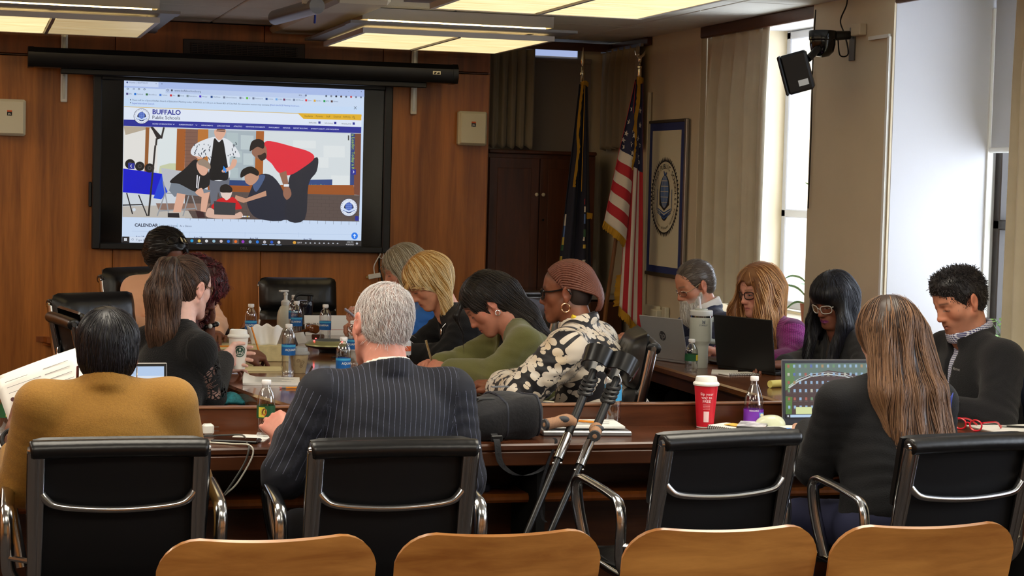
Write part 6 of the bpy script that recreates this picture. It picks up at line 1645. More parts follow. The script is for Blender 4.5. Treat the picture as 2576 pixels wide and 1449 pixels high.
def head_color(V, p):
    x, y, z = V.T; ax = np.abs(x); sk = np.array(lin(p['skin'])); C = np.tile(sk, (len(V), 1))
    def mixc(w, c): nonlocal C; w = np.clip(w, 0, 1)[:, None]; C = C*(1-w)+np.array(c)*w
    red_ = sk*np.array([1.06, .72, .68])
    mixc(.35*bump_(ax-.042, .022)*bump_(z+.022, .022)*(y > .03), red_)
    mixc(.45*bump_(ax, .018)*bump_(z+.026, .012)*(y > .09), red_)
    mixc(.55*(ax > .071)*bump_(z, .05), red_)
    br = np.array(lin(p.get('brow', (60, 44, 34))))
    arch = .0335-.9*(ax-.034)**2*4
    mixc(p.get('browk', .8)*bump_(z-arch, .0042)*ramp(ax, .010, .016)*(1-ramp(ax, .048, .054))*(y > .05), br)
    lip = np.array(lin(p.get('lip', tuple(np.clip(np.array(p['skin'])*[.86, .62, .62], 0, 255)))))
    lz = -.0595-.10*ax*0
    mixc(p.get('lipk', .8)*bump_(z-lz+.0005, .0088*np.sqrt(np.clip(1-(ax/.026)**2, 0, 1))+1e-4)*(ax < .025)*(y > .075), lip)
    mixc(.75*bump_(z+.0593, .0016)*(ax < .021)*(y > .07), lip*.35)
    # eyes: lids lowered unless 'open'
    ex = (ax-.031)/.0145; op = p.get('open', .10); ev = (z-.004)/.008
    eye = (np.abs(ex) < 1)*(y > .06)
    up_ = op*1.5*np.sqrt(np.clip(1-ex**2, 0, 1))
    mixc(.9*eye*(ev > -.25)*(ev < up_-.1), (.62, .58, .55))
    mixc(.95*(np.abs(ex-.0) < .42)*(y > .06)*(ev > -.25)*(ev < up_-.05), (.03, .018, .012))
    mixc(.75*eye*bump_(ev-np.maximum(up_, 0)+.05, .35), (.02, .014, .012))
    mixc(.22*bump_(ax-.031, .018)*bump_(z-.017, .006)*(y > .05), red_*.6)
    mixc(.2*bump_(ax-.031, .018)*bump_(z+.006, .006)*(y > .05), red_*.75)
    st = p.get('stubble')
    if st: mixc(st[1]*ramp(-z, .03, .05)*ramp(y, -.01, .02)*(1-bump_(ax, .02)*bump_(z+.045, .01)*0), lin(st[0]))
    sc = p.get('scalp')
    if sc: mixc(sc[1]*ramp(z-.9*y*0-(y > .0)*(y*.55), .03, .05), lin(sc[0])); mixc(sc[1]*ramp(-y, .01, .03)*ramp(z, -.06, -.04), lin(sc[0]))
    nos = bump_(ax-.007, .0032)*bump_(z+.0345, .0026)*(y > .088); mixc(.7*nos, sk*.2)
    mixc(.6*bump_(ax-.080, .006)*bump_(y+.004, .008)*bump_(z-.002, .010), sk*.35)
    return C

def hand_mesh(wr, fwd, palm, side, pose, sk, scale=1., h=.0033):
    """side +1 right hand, -1 left; fwd = knuckle direction, palm = where the palm faces"""
    fwd = nrm(fwd); palm = np.asarray(palm, float); palm = nrm(palm-fwd*(fwd@palm)); xx = np.cross(fwd, -palm)*side
    # local axes: x thumb side, y fingers, z back of hand
    B = np.stack([xx, fwd, -palm], 1)
    c1, c2, c3, tx, ty, tz = {'grip': (55, 55, 35, .052, .062, -.045), 'relax': (22, 28, 18, .056, .072, -.020), 'pen': (48, 52, 25, .030, .082, -.040), 'cup': (38, 42, 22, .060, .062, -.040), 'flat': (6, 8, 6, .055, .075, -.008), 'fist': (80, 85, 50, .030, .070, -.042), 'type': (25, 40, 22, .050, .068, -.025)}[pose]
    F = Field((-.075, -.045, -.115), (.085, .21, .045), h)
    KX = (.030, .0095, -.011, -.0295); KY = (.088, .092, .087, .078); LN = ((.042, .025, .019), (.046, .028, .020), (.042, .026, .019), (.033, .019, .017))
    for i in range(4):
        F.cone((KX[i]*.55, .0, 0), (KX[i], KY[i], .002), .0155, .0118, .016)
    F.ell((.0, .05, -.004), (.036, .042, .013), .014)
    F.cone((.018, .015, -.008), (.034, .045, -.014), .017, .014, .014)
    F.cone((0, -.05, 0), (0, .01, 0), .024, .024, .02, flat=((0, 0, 1), .78))
    for i in range(4):
        p = np.array((KX[i], KY[i], .001)); a = 0
        sp = (.10, .02, -.05, -.12)[i]*(1 if pose in ('flat', 'relax', 'cup') else .3)
        r = (.0092, .0095, .0090, .0080)[i]
        for L, c, rr in zip(LN[i], (c1+i*3, c2, c3), ((r, r*.93), (r*.93, r*.86), (r*.86, r*.72))):
            a += math.radians(c); q = p+L*np.array((math.sin(sp), math.cos(a), -math.sin(a))); F.cone(p, q, rr[0], rr[1], .0035); p = q
    t0 = np.array((.030, .030, -.010)); t2 = np.array((tx, ty, tz)); t1 = (t0+t2)/2+np.array((.012, .0, .002))
    F.cone(t0, t1, .0135, .0105, .010); F.cone(t1, t2, .0105, .0085, .004); F.cone(t2, t2+nrm(t2-t1)*.018+np.array((-.004, 0, -.002)), .0085, .0068, .003)
    V, Q = F.mesh(); C = np.tile(np.array(lin(sk)), (len(V), 1))
    kn = sum(bump_(V[:, 1]-KY[i], .012)*bump_(V[:, 0]-KX[i], .009) for i in range(4)); C = C*(1-.18*kn[:, None]*np.array([.2, 1, 1]))
    V = (V*scale) @ B.T+np.asarray(wr)
    if side < 0: Q = Q[:, ::-1]
    return V, Q, C

def strands(F, seeds, flow, steps, step, r, off=.0015, seed=0, taper=True, jit=.15, drop=True, prev0=None):
    """lay tubes along the hair volume's surface; returns V, quads, per-strand index"""
    rnd = np.random.RandomState(seed); P = np.array(seeds, float); n = len(P); r = r*.6 if taper else r
    o = off*(.3+1.4*rnd.rand(n)); J = rnd.randn(n, 3)*jit
    path = [P.copy()]; prev = None
    for k in range(steps):
        g = F.normal(P); d = flow(P)+J; d /= np.linalg.norm(d, axis=1, keepdims=True)+1e-9
        t = d-(d*g).sum(1, keepdims=True)*g; tn = np.linalg.norm(t, axis=1, keepdims=True); t = t/(tn+1e-9)
        free = (tn[:, 0] < .35) if drop else np.zeros(n, bool)
        if prev is not None: t = nrm_rows(t*.6+prev*.4)
        t[free] = d[free]
        Pn = P+t*step; dv = F.sample(F.D, Pn); g2 = F.normal(Pn)
        corr = np.clip(dv-o, -.02, .02)[:, None]*g2; corr[free] = 0; P = Pn-corr; prev = t; path.append(P.copy())
    path = np.stack(path, 1); L = steps+1
    T = np.gradient(path, axis=1); T /= np.linalg.norm(T, axis=2, keepdims=True)+1e-9
    N = F.normal(path.reshape(-1, 3)).reshape(n, L, 3); Bn = np.cross(T, N); Bn /= np.linalg.norm(Bn, axis=2, keepdims=True)+1e-9; N = np.cross(Bn, T)
    rr = r*(.6+.8*rnd.rand(n))[:, None]*np.ones(L)[None]
    if taper: rr = rr*np.clip(1.15-np.linspace(0, 1, L)**2, .12, 1)[None]
    V = np.stack([path+Bn*rr[..., None]*1.5, path+N*rr[..., None]*.8, path-Bn*rr[..., None]*1.5], 2)   # flat triangular section
    idx = np.arange(n*L*3).reshape(n, L, 3); Q = []
    for a, b in ((0, 1), (1, 2), (2, 0)):
        Q.append(np.stack([idx[:, :-1, a], idx[:, :-1, b], idx[:, 1:, b], idx[:, 1:, a]], -1).reshape(-1, 4))
    return V.reshape(-1, 3), np.concatenate(Q)[:, ::-1], np.repeat(np.arange(n), L*3), path
def nrm_rows(a): return a/(np.linalg.norm(a, axis=1, keepdims=True)+1e-9)
def G_down(P): return np.tile(A_(0, 0, -1.), (len(P), 1))
def hair_color(n, idx, V, cols, seed=0, root=None):
    rnd = np.random.RandomState(seed); cs = np.array([lin(c) for c in cols]); w = rnd.rand(n); i = np.minimum((w*(len(cs)-1)).astype(int), len(cs)-2); f = (w*(len(cs)-1)-i)[:, None]
    c = (cs[i]*(1-f)+cs[i+1]*f)*(.8+.4*rnd.rand(n))[:, None]
    return c[idx]

CM_uv = {}
def cloth_uv(V, bones):
    """(around, along) coordinates from the nearest bone; bones: list of (a,b,front)"""
    best = np.full(len(V), 9.); out = np.zeros((len(V), 3))
    for i, (a, b, fr, w) in enumerate(bones):
        a = np.asarray(a); b = np.asarray(b); v = b-a; L = np.linalg.norm(v); v = v/L
        t = np.clip((V-a)@v, 0, L); q = V-a-t[:, None]*v; d = np.linalg.norm(q, axis=1)*w
        f = nrm(np.asarray(fr)-v*(v@np.asarray(fr))); s = np.cross(v, f); ang = np.arctan2(q@s, q@f)
        m = d < best; best[m] = d[m]; R0 = (.15 if i == 0 else .055)
        if i == 0: out[m] = np.stack([q[m]@s, t[m], np.full(m.sum(), i)], 1)
        else: out[m] = np.stack([ang[m]*R0, t[m], np.full(m.sum(), i)], 1)
    return out

def torso_prims(F, p, inf, parts='torso', hem=None):
    J = p['J']; shL, shR, nk, pel = (A_(*J[k]) for k in ('shL', 'shR', 'neck', 'pel'))
    mid = (shL+shR)/2; X = nrm(shR-shL); up = nrm(mid-pel); Fw = nrm(np.cross(up, X)); w = p.get('w', 1.); d = p.get('d', 1.)
    M = np.stack([X, Fw, np.cross(X, Fw)], 1); hw = np.linalg.norm(shR-shL)/2
    H = np.linalg.norm(mid-pel)
    if parts in ('torso', 'all'):
        F.ell(mid-up*.075+Fw*.005, (hw*.92*w+inf, .098*d+inf, .12+inf), .04, '+', M)
        F.ell(mid-up*.18+Fw*.012, (.150*w+inf, .112*d+inf, .13+inf), .05, '+', M)
        F.ell(mid-up*(H*.62)+Fw*.004, (.142*w*p.get('waist', 1)+inf, .110*d*p.get('belly', 1)+inf, .14+inf), .05, '+', M)
        F.ell(pel+up*.03, (.170*w+inf, .125*d+inf, .12+inf), .05, '+', M)
        if p.get('bust'):
            for q in (-1, 1): F.ell(mid-up*.205+Fw*(.075+.02*p['bust'])+X*q*.072, (.062+inf, .055*p['bust']+inf, .062+inf), .045, '+', M)
        for sh in (shL, shR): F.cone(nk-up*.015, sh+up*.006, .046+inf, .046+inf, .04)
    if parts in ('arms', 'all'):
        aw = p.get('aw', 1.)
        for s in 'LR':
            sh, el, wr = (A_(*J[k+s]) for k in ('sh', 'el', 'wr'))
            F.cone(sh, el, .056*aw+inf, .047*aw+inf, .035); F.cone(el, wr, .046*aw+inf, .033*aw+inf, .02)
    return mid, X, up, Fw, M
def leg_pts(p):
    J = p['J']; pel = A_(*J['pel']); fy = math.radians(p['face_yaw']); f = A_(math.sin(fy), math.cos(fy), 0); s = A_(math.cos(fy), -math.sin(fy), 0)
    out = []
    kl = p.get('thigh', .40)
    for q in (-1, 1):
        hip = A_(pel[0], pel[1], min(pel[2], .54))+s*q*.09; kn = hip+f*kl+s*q*.03; kn[2] = .50; an = kn+f*.02; an[2] = .09; out.append((hip, kn, an, an+f*.14-A_(0, 0, .045)))
    return out
def bounds(pts, m): P = np.array(pts); return P.min(0)-m, P.max(0)+m
def folds(J, amp, seed=0, ctr=None):
    """cloth creases gathered at elbows, armpits and waist"""
    rnd = np.random.RandomState(seed); C = [A_(*J['elL']), A_(*J['elR']), (A_(*J['shL'])*.7+A_(*J['elL'])*.3), (A_(*J['shR'])*.7+A_(*J['elR'])*.3), A_(*J['pel'])+A_(0, 0, .15)]
    W = (.10, .10, .09, .09, .15); dirs = [nrm(rnd.randn(3)+A_(0, 0, 2.5)) for _ in C]; ph = rnd.rand(5)*6
    def fn(X, Y, Z):
        o = amp*.25*np.sin(X*21+Y*13+2*np.sin(Z*9+ph[0]))*np.sin(Z*17+Y*9+ph[1])
        for c, w, d, q in zip(C, W, dirs, ph):
            g = np.exp(-((X-c[0])**2+(Y-c[1])**2+(Z-c[2])**2)/w**2)
            o = o+amp*g*np.sin((X*d[0]+Y*d[1]+Z*d[2])*150+1.6*np.sin(X*40+Y*31+q)+q)
        return o
    return fn
def cloth_part(name, p, inf, mat_, parent, arms=True, h=.0095, cut=None, extra=None, amp=.004, hem_z=None, seed=0, sleeve=1., bump=None):
    J = {k: A_(*v) for k, v in p['J'].items()}; P2 = dict(p); J2 = dict(J)
    if sleeve != 1:
        for s in 'LR': J2['wr'+s] = J['el'+s]+(J['wr'+s]-J['el'+s])*sleeve
    else:
        for s in 'LR': J2['wr'+s] = J['el'+s]+(J['wr'+s]-J['el'+s])*.93
    P2['J'] = {k: tuple(v) for k, v in J2.items()}
    pts = [J2[k] for k in ('shL', 'shR', 'neck', 'pel')]+([J2[k] for k in ('elL', 'elR', 'wrL', 'wrR')] if arms else [])
    lo, hi = bounds(pts, .22); lo[2] = max(lo[2], hem_z if hem_z is not None else J['pel'][2]-.14); hi[2] = min(hi[2], J['neck'][2]+.13)
    if not arms: lo = np.maximum(lo, np.min([J[k] for k in ('shL', 'shR', 'neck', 'pel')], 0)-.2)
    F = Field(lo, hi, h)
    mid, X, up, Fw, M = torso_prims(F, P2, inf, 'all' if arms else 'torso')
    nk = J['neck']; hd = J['head']; nd = nrm(hd-nk)
    if extra: extra(F, mid, X, up, Fw, M, nk, nd)
    F.warp(folds(p['J'], amp, seed))
    F.cone(nk-nd*.03, nk+nd*.20, p.get('neckhole', .062), p.get('neckhole', .062)+.02, .006, '-')
    if cut: cut(F, mid, X, up, Fw, M, nk, nd)
    V, Q = F.mesh()
    bones = [(J['pel'], mid+up*.1, Fw, .40)]
    if arms:
        for s in 'LR': bones += [(J['sh'+s], J['el'+s], Fw, 1.), (J['el'+s], J2['wr'+s], up, 1.)]
    uv = cloth_uv(V, bones); o = np.array(parent.location)
    return link(name, np_mesh(name, V-o, Q, mat_, attrs=uv), parent)

def person(p):
    """p: J joints in metres, head yaw/pitch/roll in degrees (yaw 0 looks along +y, 90 along +x)"""
    J = p['J']; J['head'] = tuple(J['head']); pel = A_(*J['pel']); base = A_(pel[0], pel[1], 0)
    hy, hp, hr = [math.radians(a) for a in p['head']]
    Ry = rotz(-hy); RH = Ry @ rotx(hp) @ roty(hr); p['_RH'] = RH; p['_RY'] = Ry; p['_Rl'] = rotx(hp) @ roty(hr)
    hs = p.get('hs', 1.); hc = A_(*J['head'])
    p['_neckl'] = RH.T @ (A_(*J['neck'])-hc)/hs
    VS, QS, CS = [], [], []; off = 0
    def put(V, Q, C):
        nonlocal off
        VS.append(V); QS.append(Q+off); CS.append(C); off += len(V)
    F = head_field(p); V, Q = F.mesh(); C = head_color(V, p); put((V*hs) @ RH.T+hc, Q, C)
    for sd, s in (('L', -1), ('R', 1)):
        hd = p.get('hand'+sd)
        if hd: put(*hand_mesh(A_(*J['wr'+sd]), hd[1], hd[2], s, hd[0], p['skin'], p.get('handscale', 1.)))
    # the rest of the figure, under the clothes
    legs = leg_pts(p); pts = [J[k] for k in J]+[q for l in legs for q in l]
    lo, hi = bounds(pts, .12); hi[2] = J['neck'][2]+.03; B = Field(lo, hi, .016)
    torso_prims(B, p, -.010, 'all')
    B.cone(A_(*J['neck'])-A_(0, 0, .03), A_(*J['neck'])+A_(0, 0, .02), .05, .05, .03)
    for hip, kn, an, toe in legs: B.cone(pel, hip, .09, .085, .04); B.cone(hip, kn, .078, .055, .03); B.cone(kn, an, .052, .036, .02); B.cone(an, toe, .036, .028, .02)
    V, Q = B.mesh(); put(V, Q, np.tile(np.array(lin(p['skin'])), (len(V), 1)))
    V = np.concatenate(VS); Q = np.concatenate(QS); C = np.concatenate(CS)
    o = link('person', np_mesh('person', V-base, Q, m_skin, C)); o.location = tuple(base)
    tag(o, p['label'], 'person')
    # trousers or skirt and shoes
    lo, hi = bounds([pel]+[q for l in legs for q in l[:3]], .15); L = Field(lo, hi, .016)
    L.ell(pel+A_(0, 0, .0), (.165, .14, .12), .05)
    for hip, kn, an, toe in legs: L.cone(pel, hip, .10, .10, .04); L.cone(hip, kn, .092, .070, .03); L.cone(kn, an+A_(0, 0, .02), .066, .052, .02)
    V, Q = L.mesh(); link('trousers', np_mesh('trousers', V-base, Q, p.get('legmat') or mat('dark trousers', (26, 27, 34), .8)), o)
    for hip, kn, an, toe in legs:
        S_ = Field(*bounds([an, toe], .09), .012); S_.cone(an-A_(0, 0, .03), toe, .044, .036, .02); S_.cone(an-A_(0, 0, .045), an+A_(0, 0, .02), .045, .046, .02)
        V, Q = S_.mesh(); V[:, 2] = np.maximum(V[:, 2], .002); link('shoe', np_mesh('shoe', V-base, Q, m_leath), o)
    p['_o'] = o; p['_base'] = base; p['_hc'] = hc
    return o
def to_world(p, V): return V @ p['_RY'].T*p.get('hs', 1.)+p['_hc']-p['_base']      # from the head's upright (yaw only) frame
def add_hair(p, F, cols, parts, base_col=None, name='hair', seed=0, base=True):
    """F hair volume in the upright frame; parts: strand bundles from strands()"""
    VS, QS, CS = [], [], []; off = 0
    if base:
        V, Q = F.mesh(); c = np.array(lin(base_col or cols[0])); VS.append(V); QS.append(Q); CS.append(np.tile(c, (len(V), 1))); off = len(V)
    for k, (V, Q, idx, path) in enumerate(parts):
        VS.append(V); QS.append(Q+off); CS.append(hair_color(idx.max()+1, idx, V, cols, seed+k)); off += len(V)
    V = np.concatenate(VS)
    return link(name, np_mesh(name, to_world(p, V), np.concatenate(QS), m_hair, np.concatenate(CS)), p['_o'])
def cap(F, p, t, k=.02, back=0., sides=0.):
    Rl = p['_Rl']; T = lambda q: Rl @ A_(*q)
    F.ell(T((0, -.014, .042)), (.074+t, .094+t, .081+t), k, '+', Rl)
    F.ell(T((0, -.030, .0)), (.068+t*.9, .068+t, .070+t*.5), k, '+', Rl)
def face_cut(F, p, z=-.045, rz=.115, y=.108, ry=.085, rx=.085, k=.012):
    F.ell(p['_Rl'] @ A_(0, y, z), (rx, ry, rz), k, '-', p['_Rl'])
def ear_cut(F, p, r=.030, k=.01):
    for q in (-1, 1): F.ell(p['_Rl'] @ A_(q*.090, -.004, -.012), (.028, r*.75, r), k, '-', p['_Rl'])
def nape_cut(F, p, z=-.07):
    F.ell(p['_Rl'] @ A_(0, -.03, z-.1), (.16, .16, .1), .01, '-', p['_Rl'])
def seeds_on(F, n, seed=0, cond=None):
    n = int(n*1.7)
    V, Q = F.mesh(); 
    if cond is not None: V = V[cond(V)]
    r = np.random.RandomState(seed); i = r.randint(0, len(V), n); return V[i]+r.randn(n, 3)*F.h*.4
def flow_part(p, part=(0, .06, .13), back=.3, down=1.):
    """combed away from the crown, falling with gravity"""
    c = p['_Rl'] @ A_(*part)
    def f(P):
        d = P-c; d[:, 2] *= .3; d = nrm_rows(d); return d*.8+A_(0, -back, -down)
    return f
def eyeglasses(p, rim, w=.050, hgt=.036, wire=.0016, lens=None, temple=.0018, y=.100, z=.006, name='glasses', shape=3.2, up=None):
    """spectacles worn on the head"""
    o = p['_o']; RH = p['_RH']; hs = p.get('hs', 1.); hc = p['_hc']-p['_base']
    T = lambda q: Vector(tuple(RH @ (A_(*q)*hs)+hc))
    g = link(name, None, o); 
    for s in (-1, 1):
        P = []
        for i in range(26):
            a = 2*PI*i/26; ca, sa = math.cos(a), math.sin(a); e = (abs(ca)**shape+abs(sa)**shape)**(-1/shape)
            x = s*.034+w/2*ca*e; P.append(T((x, y-6*(x*x)*1.0-(.0), z+hgt/2*sa*e+(.1*(abs(x)-.034) if up else 0))))
        MB().tube(P, wire, 8, closed=True).build('rim', rim, g)
        MB().add(P, [tuple(range(26))]).build('lens', lens or thin_glass('lens glass', (1, 1, 1), .08), g)
        xo = .034+w/2
        MB().tube(smooth([T((s*xo, y-6*xo*xo, z+hgt*.22)), T((s*(xo+.012), .055, z+hgt*.22)), T((s*.080, .02, .018)), T((s*.082, -.012, .022)), T((s*.080, -.03, -.002))], 4), temple, 8, flat=1.6).build('temple', rim, g)
    MB().tube(smooth([T((-.034+w/2, y-.001, z+.004)), T((0, y+.006, z+.009)), T((.034-w/2, y-.001, z+.004))], 3), wire*.9, 6).build('bridge', rim, g)
    return g
# ================================================================== CLOTH PATTERNS
def cuv_mat(name, build, rough=.8, sheen=.1, spec=.3):
    if name in MATS: return MATS[name]
    m = bpy.data.materials.new(name); m.use_nodes = True; MATS[name] = m; nt = m.node_tree; b = nt.nodes['Principled BSDF']
    b.inputs['Roughness'].default_value = rough; b.inputs['Sheen Weight'].default_value = sheen; b.inputs['Specular IOR Level'].default_value = spec
    a = nt.nodes.new('ShaderNodeAttribute'); a.attribute_name = 'cuv'; sp = nt.nodes.new('ShaderNodeSeparateXYZ'); nt.links.new(a.outputs['Vector'], sp.inputs[0])
    def M(op, x, y=0., z=0., cl=False):
        n = nt.nodes.new('ShaderNodeMath'); n.operation = op; n.use_clamp = cl
        for i, q in enumerate((x, y, z)):
            if isinstance(q, (int, float)): n.inputs[i].default_value = q
            else: nt.links.new(q, n.inputs[i])
        return n.outputs[0]
    def mix(f, c1, c2):
        n = nt.nodes.new('ShaderNodeMix'); n.data_type = 'RGBA'; nt.links.new(f, n.inputs[0])
        for i, c in ((6, c1), (7, c2)):
            if isinstance(c, tuple): n.inputs[i].default_value = (*lin(c), 1)
            else: nt.links.new(c, n.inputs[i])
        return n.outputs[2]
    build(nt, b, a.outputs['Vector'], sp.outputs, M, mix); return m
def _pin(nt, b, vec, s, M, mix):
    f = M('FRACT', M('MULTIPLY', s[0], 1/.0165)); l = M('LESS_THAN', M('ABSOLUTE', M('SUBTRACT', f, .5)), .042)
    d = M('GREATER_THAN', M('FRACT', M('MULTIPLY', s[1], 240)), .25)
    nt.links.new(mix(M('MULTIPLY', M('MULTIPLY', l, d), .6), (22, 24, 34), (118, 124, 150)), b.inputs['Base Color'])
m_pin = cuv_mat('pinstripe wool', _pin, .75, .03)
def _floral(nt, b, vec, s, M, mix):
    def warp(scale, amt, sc2=6.):
        n = nt.nodes.new('ShaderNodeTexNoise'); n.inputs['Scale'].default_value = sc2*3; nt.links.new(vec, n.inputs['Vector'])
        v1 = nt.nodes.new('ShaderNodeVectorMath'); v1.operation = 'SCALE'; v1.inputs['Scale'].default_value = amt; nt.links.new(n.outputs['Color'], v1.inputs[0])
        v2 = nt.nodes.new('ShaderNodeVectorMath'); v2.operation = 'ADD'; nt.links.new(vec, v2.inputs[0]); nt.links.new(v1.outputs[0], v2.inputs[1])
        v3 = nt.nodes.new('ShaderNodeMapping'); v3.inputs['Scale'].default_value = scale; nt.links.new(v2.outputs[0], v3.inputs[0]); return v3.outputs[0]
    def blossoms(scale, petals, rad, off):
        w = warp((scale, scale, 0), .012); vo = nt.nodes.new('ShaderNodeTexVoronoi'); vo.voronoi_dimensions = '2D'; vo.inputs['Scale'].default_value = 1; vo.inputs['Randomness'].default_value = .85
        ad = nt.nodes.new('ShaderNodeVectorMath'); ad.operation = 'ADD'; ad.inputs[1].default_value = (off, off*1.7, 0); nt.links.new(w, ad.inputs[0]); nt.links.new(ad.outputs[0], vo.inputs['Vector'])
        df = nt.nodes.new('ShaderNodeVectorMath'); df.operation = 'SUBTRACT'; nt.links.new(ad.outputs[0], df.inputs[0]); nt.links.new(vo.outputs['Position'], df.inputs[1])
        q = nt.nodes.new('ShaderNodeSeparateXYZ'); nt.links.new(df.outputs[0], q.inputs[0]); cs = nt.nodes.new('ShaderNodeSeparateColor'); nt.links.new(vo.outputs['Color'], cs.inputs[0])
        ang = M('ADD', M('ARCTAN2', q.outputs[1], q.outputs[0]), M('MULTIPLY', cs.outputs[0], 6.28))
        pet = M('ABSOLUTE', M('COSINE', M('MULTIPLY', ang, petals/2)))
        lim = M('MULTIPLY', M('ADD', M('MULTIPLY', M('POWER', pet, .6), .62), .38), rad)
        ins = M('LESS_THAN', vo.outputs['Distance'], lim); hole = M('GREATER_THAN', vo.outputs['Distance'], rad*.10)
        line = M('GREATER_THAN', M('ADD', pet, M('LESS_THAN', vo.outputs['Distance'], rad*.25)), .18)
        return M('MULTIPLY', M('MULTIPLY', ins, hole), line)
    big = blossoms(11, 5, .40, 0.); lf = blossoms(15, 2, .40, 3.3); sm = blossoms(21, 2, .30, 7.1)
    al = M('MAXIMUM', M('MAXIMUM', big, lf), sm)
    nz = nt.nodes.new('ShaderNodeTexNoise'); nz.inputs['Scale'].default_value = 9; nt.links.new(vec, nz.inputs['Vector'])
    nt.links.new(mix(al, (20, 18, 22), mix(M('SUBTRACT', M('MULTIPLY', nz.outputs['Fac'], 3), 1., 0, True), (206, 186, 156), (220, 214, 204))), b.inputs['Base Color'])
m_floral = cuv_mat('floral print cloth', _floral, .55, .1, .4)
def _waffle(nt, b, vec, s, M, mix):
    f1 = M('ABSOLUTE', M('SINE', M('MULTIPLY', s[0], 420))); f2 = M('ABSOLUTE', M('SINE', M('MULTIPLY', s[1], 420))); g = M('MULTIPLY', f1, f2)
    nt.links.new(mix(g, (92, 26, 82), (160, 50, 138)), b.inputs['Base Color'])
    bp = nt.nodes.new('ShaderNodeBump'); bp.inputs['Distance'].default_value = .003; bp.inputs['Strength'].default_value = .5; nt.links.new(g, bp.inputs['Height']); nt.links.new(bp.outputs[0], b.inputs['Normal'])
m_waffle = cuv_mat('magenta waffle knit', _waffle, .85, .2)
def _gingham(nt, b, vec, s, M, mix):
    tc = nt.nodes.new('ShaderNodeTexCoord'); q = nt.nodes.new('ShaderNodeSeparateXYZ'); nt.links.new(tc.outputs['Object'], q.inputs[0])
    f1 = M('GREATER_THAN', M('FRACT', M('MULTIPLY', M('ADD', q.outputs[0], q.outputs[1]), 125)), .45); f2 = M('GREATER_THAN', M('FRACT', M('MULTIPLY', q.outputs[2], 125)), .45)
    nt.links.new(mix(M('MULTIPLY', M('ADD', f1, f2), .5), (214, 216, 226), (58, 58, 100)), b.inputs['Base Color'])
m_ging = cuv_mat('gingham shirt cloth', _gingham, .8)
def _lace(nt, b, vec, s, M, mix):
    b.inputs['Base Color'].default_value = (*lin((12, 12, 14)), 1)
    # crochet flower worked in openings on the forearm and upper sleeve
    u = M('SUBTRACT', s[0], .03); v = M('SUBTRACT', s[1], .135); r = M('SQRT', M('ADD', M('MULTIPLY', u, u), M('MULTIPLY', v, v))); an = M('ARCTAN2', v, u)
    pet = M('ABSOLUTE', M('COSINE', M('MULTIPLY', an, 3.)))
    edge = M('ABSOLUTE', M('SUBTRACT', r, M('MULTIPLY', pet, .07)))
    rim = M('LESS_THAN', edge, .011); bead = M('GREATER_THAN', M('SINE', M('MULTIPLY', M('ADD', r, M('MULTIPLY', an, .03)), 900)), -.35)
    fl = M('MULTIPLY', rim, bead)
    vo = nt.nodes.new('ShaderNodeTexVoronoi'); vo.feature = 'DISTANCE_TO_EDGE'; vo.voronoi_dimensions = '2D'; vo.inputs['Scale'].default_value = 62; nt.links.new(vec, vo.inputs['Vector'])
    net = M('MULTIPLY', M('GREATER_THAN', vo.outputs['Distance'], .16), M('MULTIPLY', M('GREATER_THAN', r, .066), M('LESS_THAN', r, .10)))
    arm = M('MULTIPLY', M('GREATER_THAN', s[2], 2.5), M('LESS_THAN', s[2], 3.5))
    hole = M('MULTIPLY', M('MAXIMUM', fl, net), arm)
    tr = nt.nodes.new('ShaderNodeBsdfTransparent'); mx = nt.nodes.new('ShaderNodeMixShader'); nt.links.new(hole, mx.inputs[0]); nt.links.new(b.outputs[0], mx.inputs[1]); nt.links.new(tr.outputs[0], mx.inputs[2])
    nt.links.new(mx.outputs[0], nt.nodes['Material Output'].inputs[0])
    n = nt.nodes.new('ShaderNodeTexNoise'); n.inputs['Scale'].default_value = 160; nt.links.new(vec, n.inputs['Vector']); bp = nt.nodes.new('ShaderNodeBump'); bp.inputs['Strength'].default_value = .8; bp.inputs['Distance'].default_value = .004
    nt.links.new(n.outputs['Fac'], bp.inputs['Height']); nt.links.new(bp.outputs[0], b.inputs['Normal'])
m_lace = cuv_mat('black crochet knit', _lace, .95, .1)
m_must = mat('mustard wool', (148, 106, 36), .85, sheen=.1, bump=(260, .35), var=(160, .12))
m_peach = mat('peach cloth', (232, 178, 142), .8, sheen=.2)
m_bluet = mat('cobalt blue cloth', (28, 92, 168), .8, sheen=.2)
m_blackk = mat('black knit', (12, 13, 17), .9, sheen=.04, bump=(220, .4))
m_olive = mat('olive jersey', (104, 104, 56), .85, sheen=.25, bump=(240, .25))
m_blackt = mat('black jersey', (18, 17, 20), .85)
m_navy = mat('navy suiting', (24, 34, 66), .7, sheen=.1, bump=(200, .25), var=(60, .2))
m_shirt = mat('white shirting', (226, 222, 216), .75)
m_grey = mat('charcoal jersey', (42, 42, 44), .85, sheen=.1, bump=(200, .3))
m_fleece = mat('black fleece', (14, 14, 18), .95, sheen=.08, bump=(340, .6))
m_bcard = mat('black navy cardigan', (10, 11, 15), .9, sheen=.03, bump=(220, .3))
m_rblue = mat('royal blue cloth', (44, 62, 150), .75, sheen=.2)
m_burg = mat('maroon blouse', (70, 34, 34), .8)
m_goldj = mat('gold jewellery', (220, 176, 96), .22, 1.); m_silj = mat('silver jewellery', (220, 220, 220), .2, 1.)

